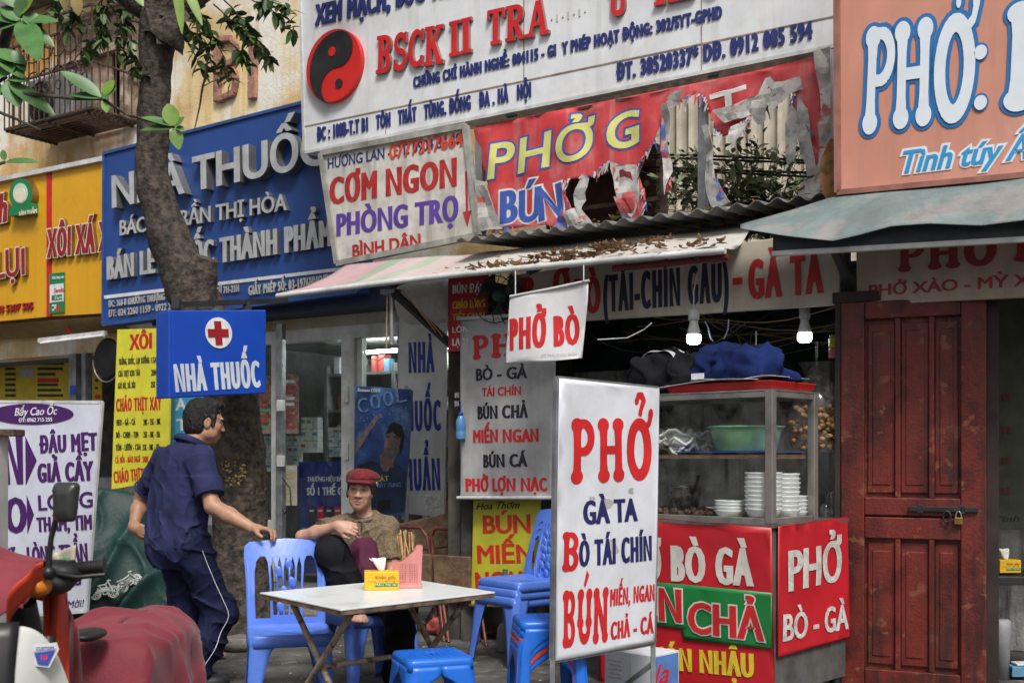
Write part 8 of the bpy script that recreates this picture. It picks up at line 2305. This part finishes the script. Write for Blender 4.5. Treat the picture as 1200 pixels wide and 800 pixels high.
for h_, k_, a_ in legs:
    S = Field(a_ - .2, a_ + (.32, .32, .1), .006); dd = MN.v(1, .1, 0); sd_ = np.cross(MN.u, dd)
    S.cone(a_ - MN.u * .03 - dd * .03, a_ - MN.u * .045 + dd * .15, .052, .042, .02); S.ell(a_ - MN.u * .04 + dd * .13, (.085, .05, .045), (dd, sd_, MN.u), .02); S.cone(a_, a_ - MN.u * .03, .05, .052, .02); S.plane_cut(a_ - MN.u * .083, -MN.u)
    field_part(man, 'shoe', S, shoe)
hairm = mat('black_hair', (.016, .015, .015), .5, var=.3, vscale=60, noise3=((.1, .1, .1), 26, .6, .12), spec=.25, bump=.6, bscale=140)
S = Field(hc - .16, hc + .17, .004)
q_ = hq; A = hax; k = 1.03
S.ell(q_(-.018, 0, .04), tuple(x * k for x in (.104, .084, .098)), A, .02); S.ell(q_(-.05, 0, -.02), tuple(x * k for x in (.06, .078, .07)), A, .03)
S.ell(q_(.05, 0, .105), tuple(x * k for x in (.04, .058, .026)), A, .03)
S.ell(q_(.09, 0, .0), tuple(x * k for x in (.062, .12, .082)), A, .01, sub=True); S.ell(q_(.045, 0, -.06), tuple(x * k for x in (.07, .12, .07)), A, .015, sub=True)
for s in (-1, 1): S.ell(q_(.0, s * .085, -.012), tuple(x * k for x in (.03, .03, .04)), A, .012, sub=True); S.ell(q_(.022, s * .072, .01), (.012, .008, .03), A, .008)
def hairw(x, y, z): return -.006 * crease(60 * x + 30 * z, 60 * y, 28 * z, 2) - .006 * vn(30 * x, 30 * y, 30 * z) + .004
S.warp(hairw); field_part(man, 'hair', S, hairm)

# ---- seated woman ----
wo = V((-.84, 6.50, 0)); WM = Fig(wo, (-.1, -.995))
wom = T('person', 'seated woman in a red cap and brown shirt, one bare foot drawn up', 'person', wo)
AW = (WM.f, WM.r, WM.u)
S = Field(np.array(wo) + (-.42, -.62, 0), np.array(wo) + (.48, .24, 1.3), .0033)
c0w = -.02
for c, r_ in (((.0, c0w, .54), (.13, .165, .12)), ((.01, c0w, .68), (.105, .135, .14)), ((.02, c0w, .83), (.098, .142, .15))): S.ell(WM(*c), r_, AW, .06)
sR, sL = WM(.035, .12, .905), WM(.02, -.145, .90)
S.cone(sR, sL, .05, .05, .05); S.cone(WM(.03, c0w, .92), WM(.065, c0w - .0, 1.05), .046, .035, .03)
eR, wR = WM(.30, .265, .868), WM(.405, .045, .935); eL, wL = WM(.10, -.195, .65), WM(.285, -.085, .575)
S.chain([sR, eR, eR * .6 + wR * .4, wR], [.047, .034, .036, .024], .02); S.chain([sL, eL, eL * .6 + wL * .4, wL], [.047, .034, .036, .024], .02)
hand(S, wR, WM.v(.15, -.95, -.12), WM.v(.3, .05, .9) * -1 + WM.v(.9, 0, -.2), WM.v(-.35, -.25, -.9), (.45, .8, .7), .93, .2, (.3, .2))
hand(S, wL, WM.v(.4, .35, -.85), WM.v(.5, .6, .3), WM.v(-.4, .75, .1), (.3, .5, .4), .93, .1, (.3, .1))
wl_ = [(WM(.03, .075, .53), WM(.37, .085, .795), WM(.30, -.03, .515)), (WM(.03, -.10, .53), WM(.42, -.30, .50), WM(.36, -.27, .09))]
for h_, k_, a_ in wl_: S.chain([h_, k_, k_ * .62 + a_ * .38, a_], [.08, .052, .05, .032], .03)
foot(S, wl_[0][2] , WM.v(.85, -.35, -.12), WM.v(.1, 0, 1), .2); foot(S, wl_[1][2], WM.v(1, -.1, 0), WM.u, .21)
hcw = WM(.085, -.005, 1.108); hfw = WM.v(1, -.10, .02); huw = WM.v(-.02, -.08, 1)
hqw, haxw = head(S, hcw, hfw, huw, .96, True)
wskin = skin_mat('woman_skin', (.47, .27, .19))
field_part(wom, 'person', S, wskin, root=True, tint=face_tint(hcw, haxw, .96, (.58, .36, .40), .22))
tee = mat('brown_print', (.17, .125, .07), .85, var=.25, vscale=40, noise3=((.09, .065, .038), 150, .5, .08), bump=.1, bscale=200)
S = Field(np.array(wo) + (-.34, -.34, .42), np.array(wo) + (.42, .24, 1.03), .0048)
for c, r_ in (((.0, c0w, .55), (.145, .18, .13)), ((.01, c0w, .69), (.13, .16, .15)), ((.018, c0w, .83), (.112, .145, .165))): S.ell(WM(*c), r_, AW, .06)
S.cone(sR, sL, .058, .056, .05); S.cone(WM(.03, c0w, .90), WM(.05, c0w, .975), .072, .058, .04)
uR, uL = eR - sR, eL - sL
S.cone(sR, sR + uR * .52, .064, .068, .03, cut=0); S.cone(sL, sL + uL * .72, .055, .062, .03, cut=0)
S.warp(lambda x, y, z: .006 - .013 * crease(8 * x + 3 * z, 8 * y, 5 * z + 4 * x, 4) - .009 * crease(14 * x - 7 * z, 14 * y, 14 * z, 4))
S.plane_cut(WM(.06, c0w, .978), WM.v(.55, 0, 1), WM(.05, c0w, .97) - .11, WM(.05, c0w, .97) + .11)
tees = field_part(wom, 'shirt', S, tee)
q = MB(); cc = WM(.045, c0w, .965); ring = []
for k in range(25):
    a = 2 * pi * k / 24; ring.append(V(cc + WM.f * (.07 * cos(a)) + WM.r * (.072 * sin(a)) + WM.u * (-.036 * cos(a) + .010)))
q.tube(ring, .0065, 8); wom.part('collar_trim', q, M['black'], parent=tees)
q = MB(); q.tube([V(cc + WM.f * .071 + WM.u * -.028), V(cc + WM.f * .08 + WM.u * -.085)], .005, 6); wom.part('placket', q, M['black'], parent=tees)
S = Field(np.array(wo) + (-.36, -.62, .08), np.array(wo) + (.46, .22, .93), .005)
S.ell(WM(0, c0w, .53), (.15, .178, .11), AW, .05)
S.chain([wl_[0][0], wl_[0][1], wl_[0][1] * .5 + wl_[0][2] * .5, wl_[0][2] * .86 + wl_[0][1] * .14], [.1, .08, .082, .078], .05); S.chain([wl_[1][0], wl_[1][1], wl_[1][2] + WM.u * .05], [.1, .082, .078], .05)
S.warp(lambda x, y, z: .006 - .014 * crease(8 * x + 5 * z, 8 * y, 9 * z, 4) - .008 * crease(15 * x, 15 * y, 15 * z, 4))
ptn = field_part(wom, 'trousers', S, mat('black_trousers', (.01, .01, .012), .85, var=.25, vscale=8, spec=.15))
S = Field(WM(.24, -.06, .72) - .2, WM(.24, -.06, .72) + .2, .005)
S.ell(WM(.215, -.055, .74), (.075, .085, .12), AW, .03); S.ell(WM(.27, -.085, .68), (.06, .06, .08), AW, .04)
S.warp(lambda x, y, z: -.016 * crease(16 * x, 16 * y, 6 * z + 6 * x, 3) + .004); field_part(wom, 'purple_apron', S, mat('purple_cloth', (.075, .008, .034), .85, var=.2))
hqq, A, k = hqw, haxw, .96
S = Field(hcw - .17, hcw + .18, .0045)
S.ell(hqq(-.02, 0, .03), tuple(x * k for x in (.098, .083, .09)), A, .02); S.ell(hqq(-.06, 0, -.05), tuple(x * k for x in (.05, .062, .075)), A, .03)
for s in (-1, 1): S.ell(hqq(-.012, s * .074, -.0), (.014, .007, .04), A, .01)
S.ell(hqq(.1, 0, -.02), tuple(x * k for x in (.07, .13, .095)), A, .012, sub=True); S.ell(hqq(.02, 0, -.08), tuple(x * k for x in (.06, .12, .05)), A, .012, sub=True)
S.warp(lambda x, y, z: .003 * np.sin(160 * (x - hcw[0]) + 50 * (z - hcw[2]))); field_part(wom, 'hair', S, mat('woman_hair', (.014, .012, .012), .5, var=.3, vscale=50, bump=.5, bscale=140))
S = Field(hcw - (.2, .2, .1), hcw + (.2, .2, .24), .0045)
S.ell(hqq(-.016, -.006, .084), tuple(x * k for x in (.108, .098, .05)), A, .02); S.ell(hqq(-.005, 0, .052), tuple(x * k for x in (.1, .086, .03)), A, .03)
S.ell(hqq(.086, .01, .052), tuple(x * k for x in (.060, .074, .010)), A, .014); S.ell(hqq(.115, 0, -.03), tuple(x * k for x in (.085, .12, .074)), A, .006, sub=True)
S.ell(hqq(-.02, 0, .0), tuple(x * k for x in (.08, .07, .07)), A, .01, sub=True)
def capw(x, y, z): an = np.arctan2(y - hcw[1], x - hcw[0]); return .0045 * np.abs(np.sin(4.5 * an)) ** 6 * (z > hcw[2] + .075) - .004 * crease(18 * x, 18 * y, 24 * z, 3) + .002 + .004 * np.exp(-((z - hcw[2] - .064) / .006) ** 2)
S.warp(capw); cp_ = field_part(wom, 'red_cap', S, mat('cap_red', (.13, .003, .008), .9, var=.2, vscale=12, sheen=.1, bump=.15, bscale=200))
q = MB()
for k_ in range(6): q.ball(V(hqq(.03 - .016 * k_, -.093 + .004 * (k_ % 2), .056 - .007 * (k_ % 3))), .0045, 8)
wom.part('cap_stud', q, M['silver'], parent=cp_)

bpy.data.objects.remove(_to); bpy.data.curves.remove(_tc)
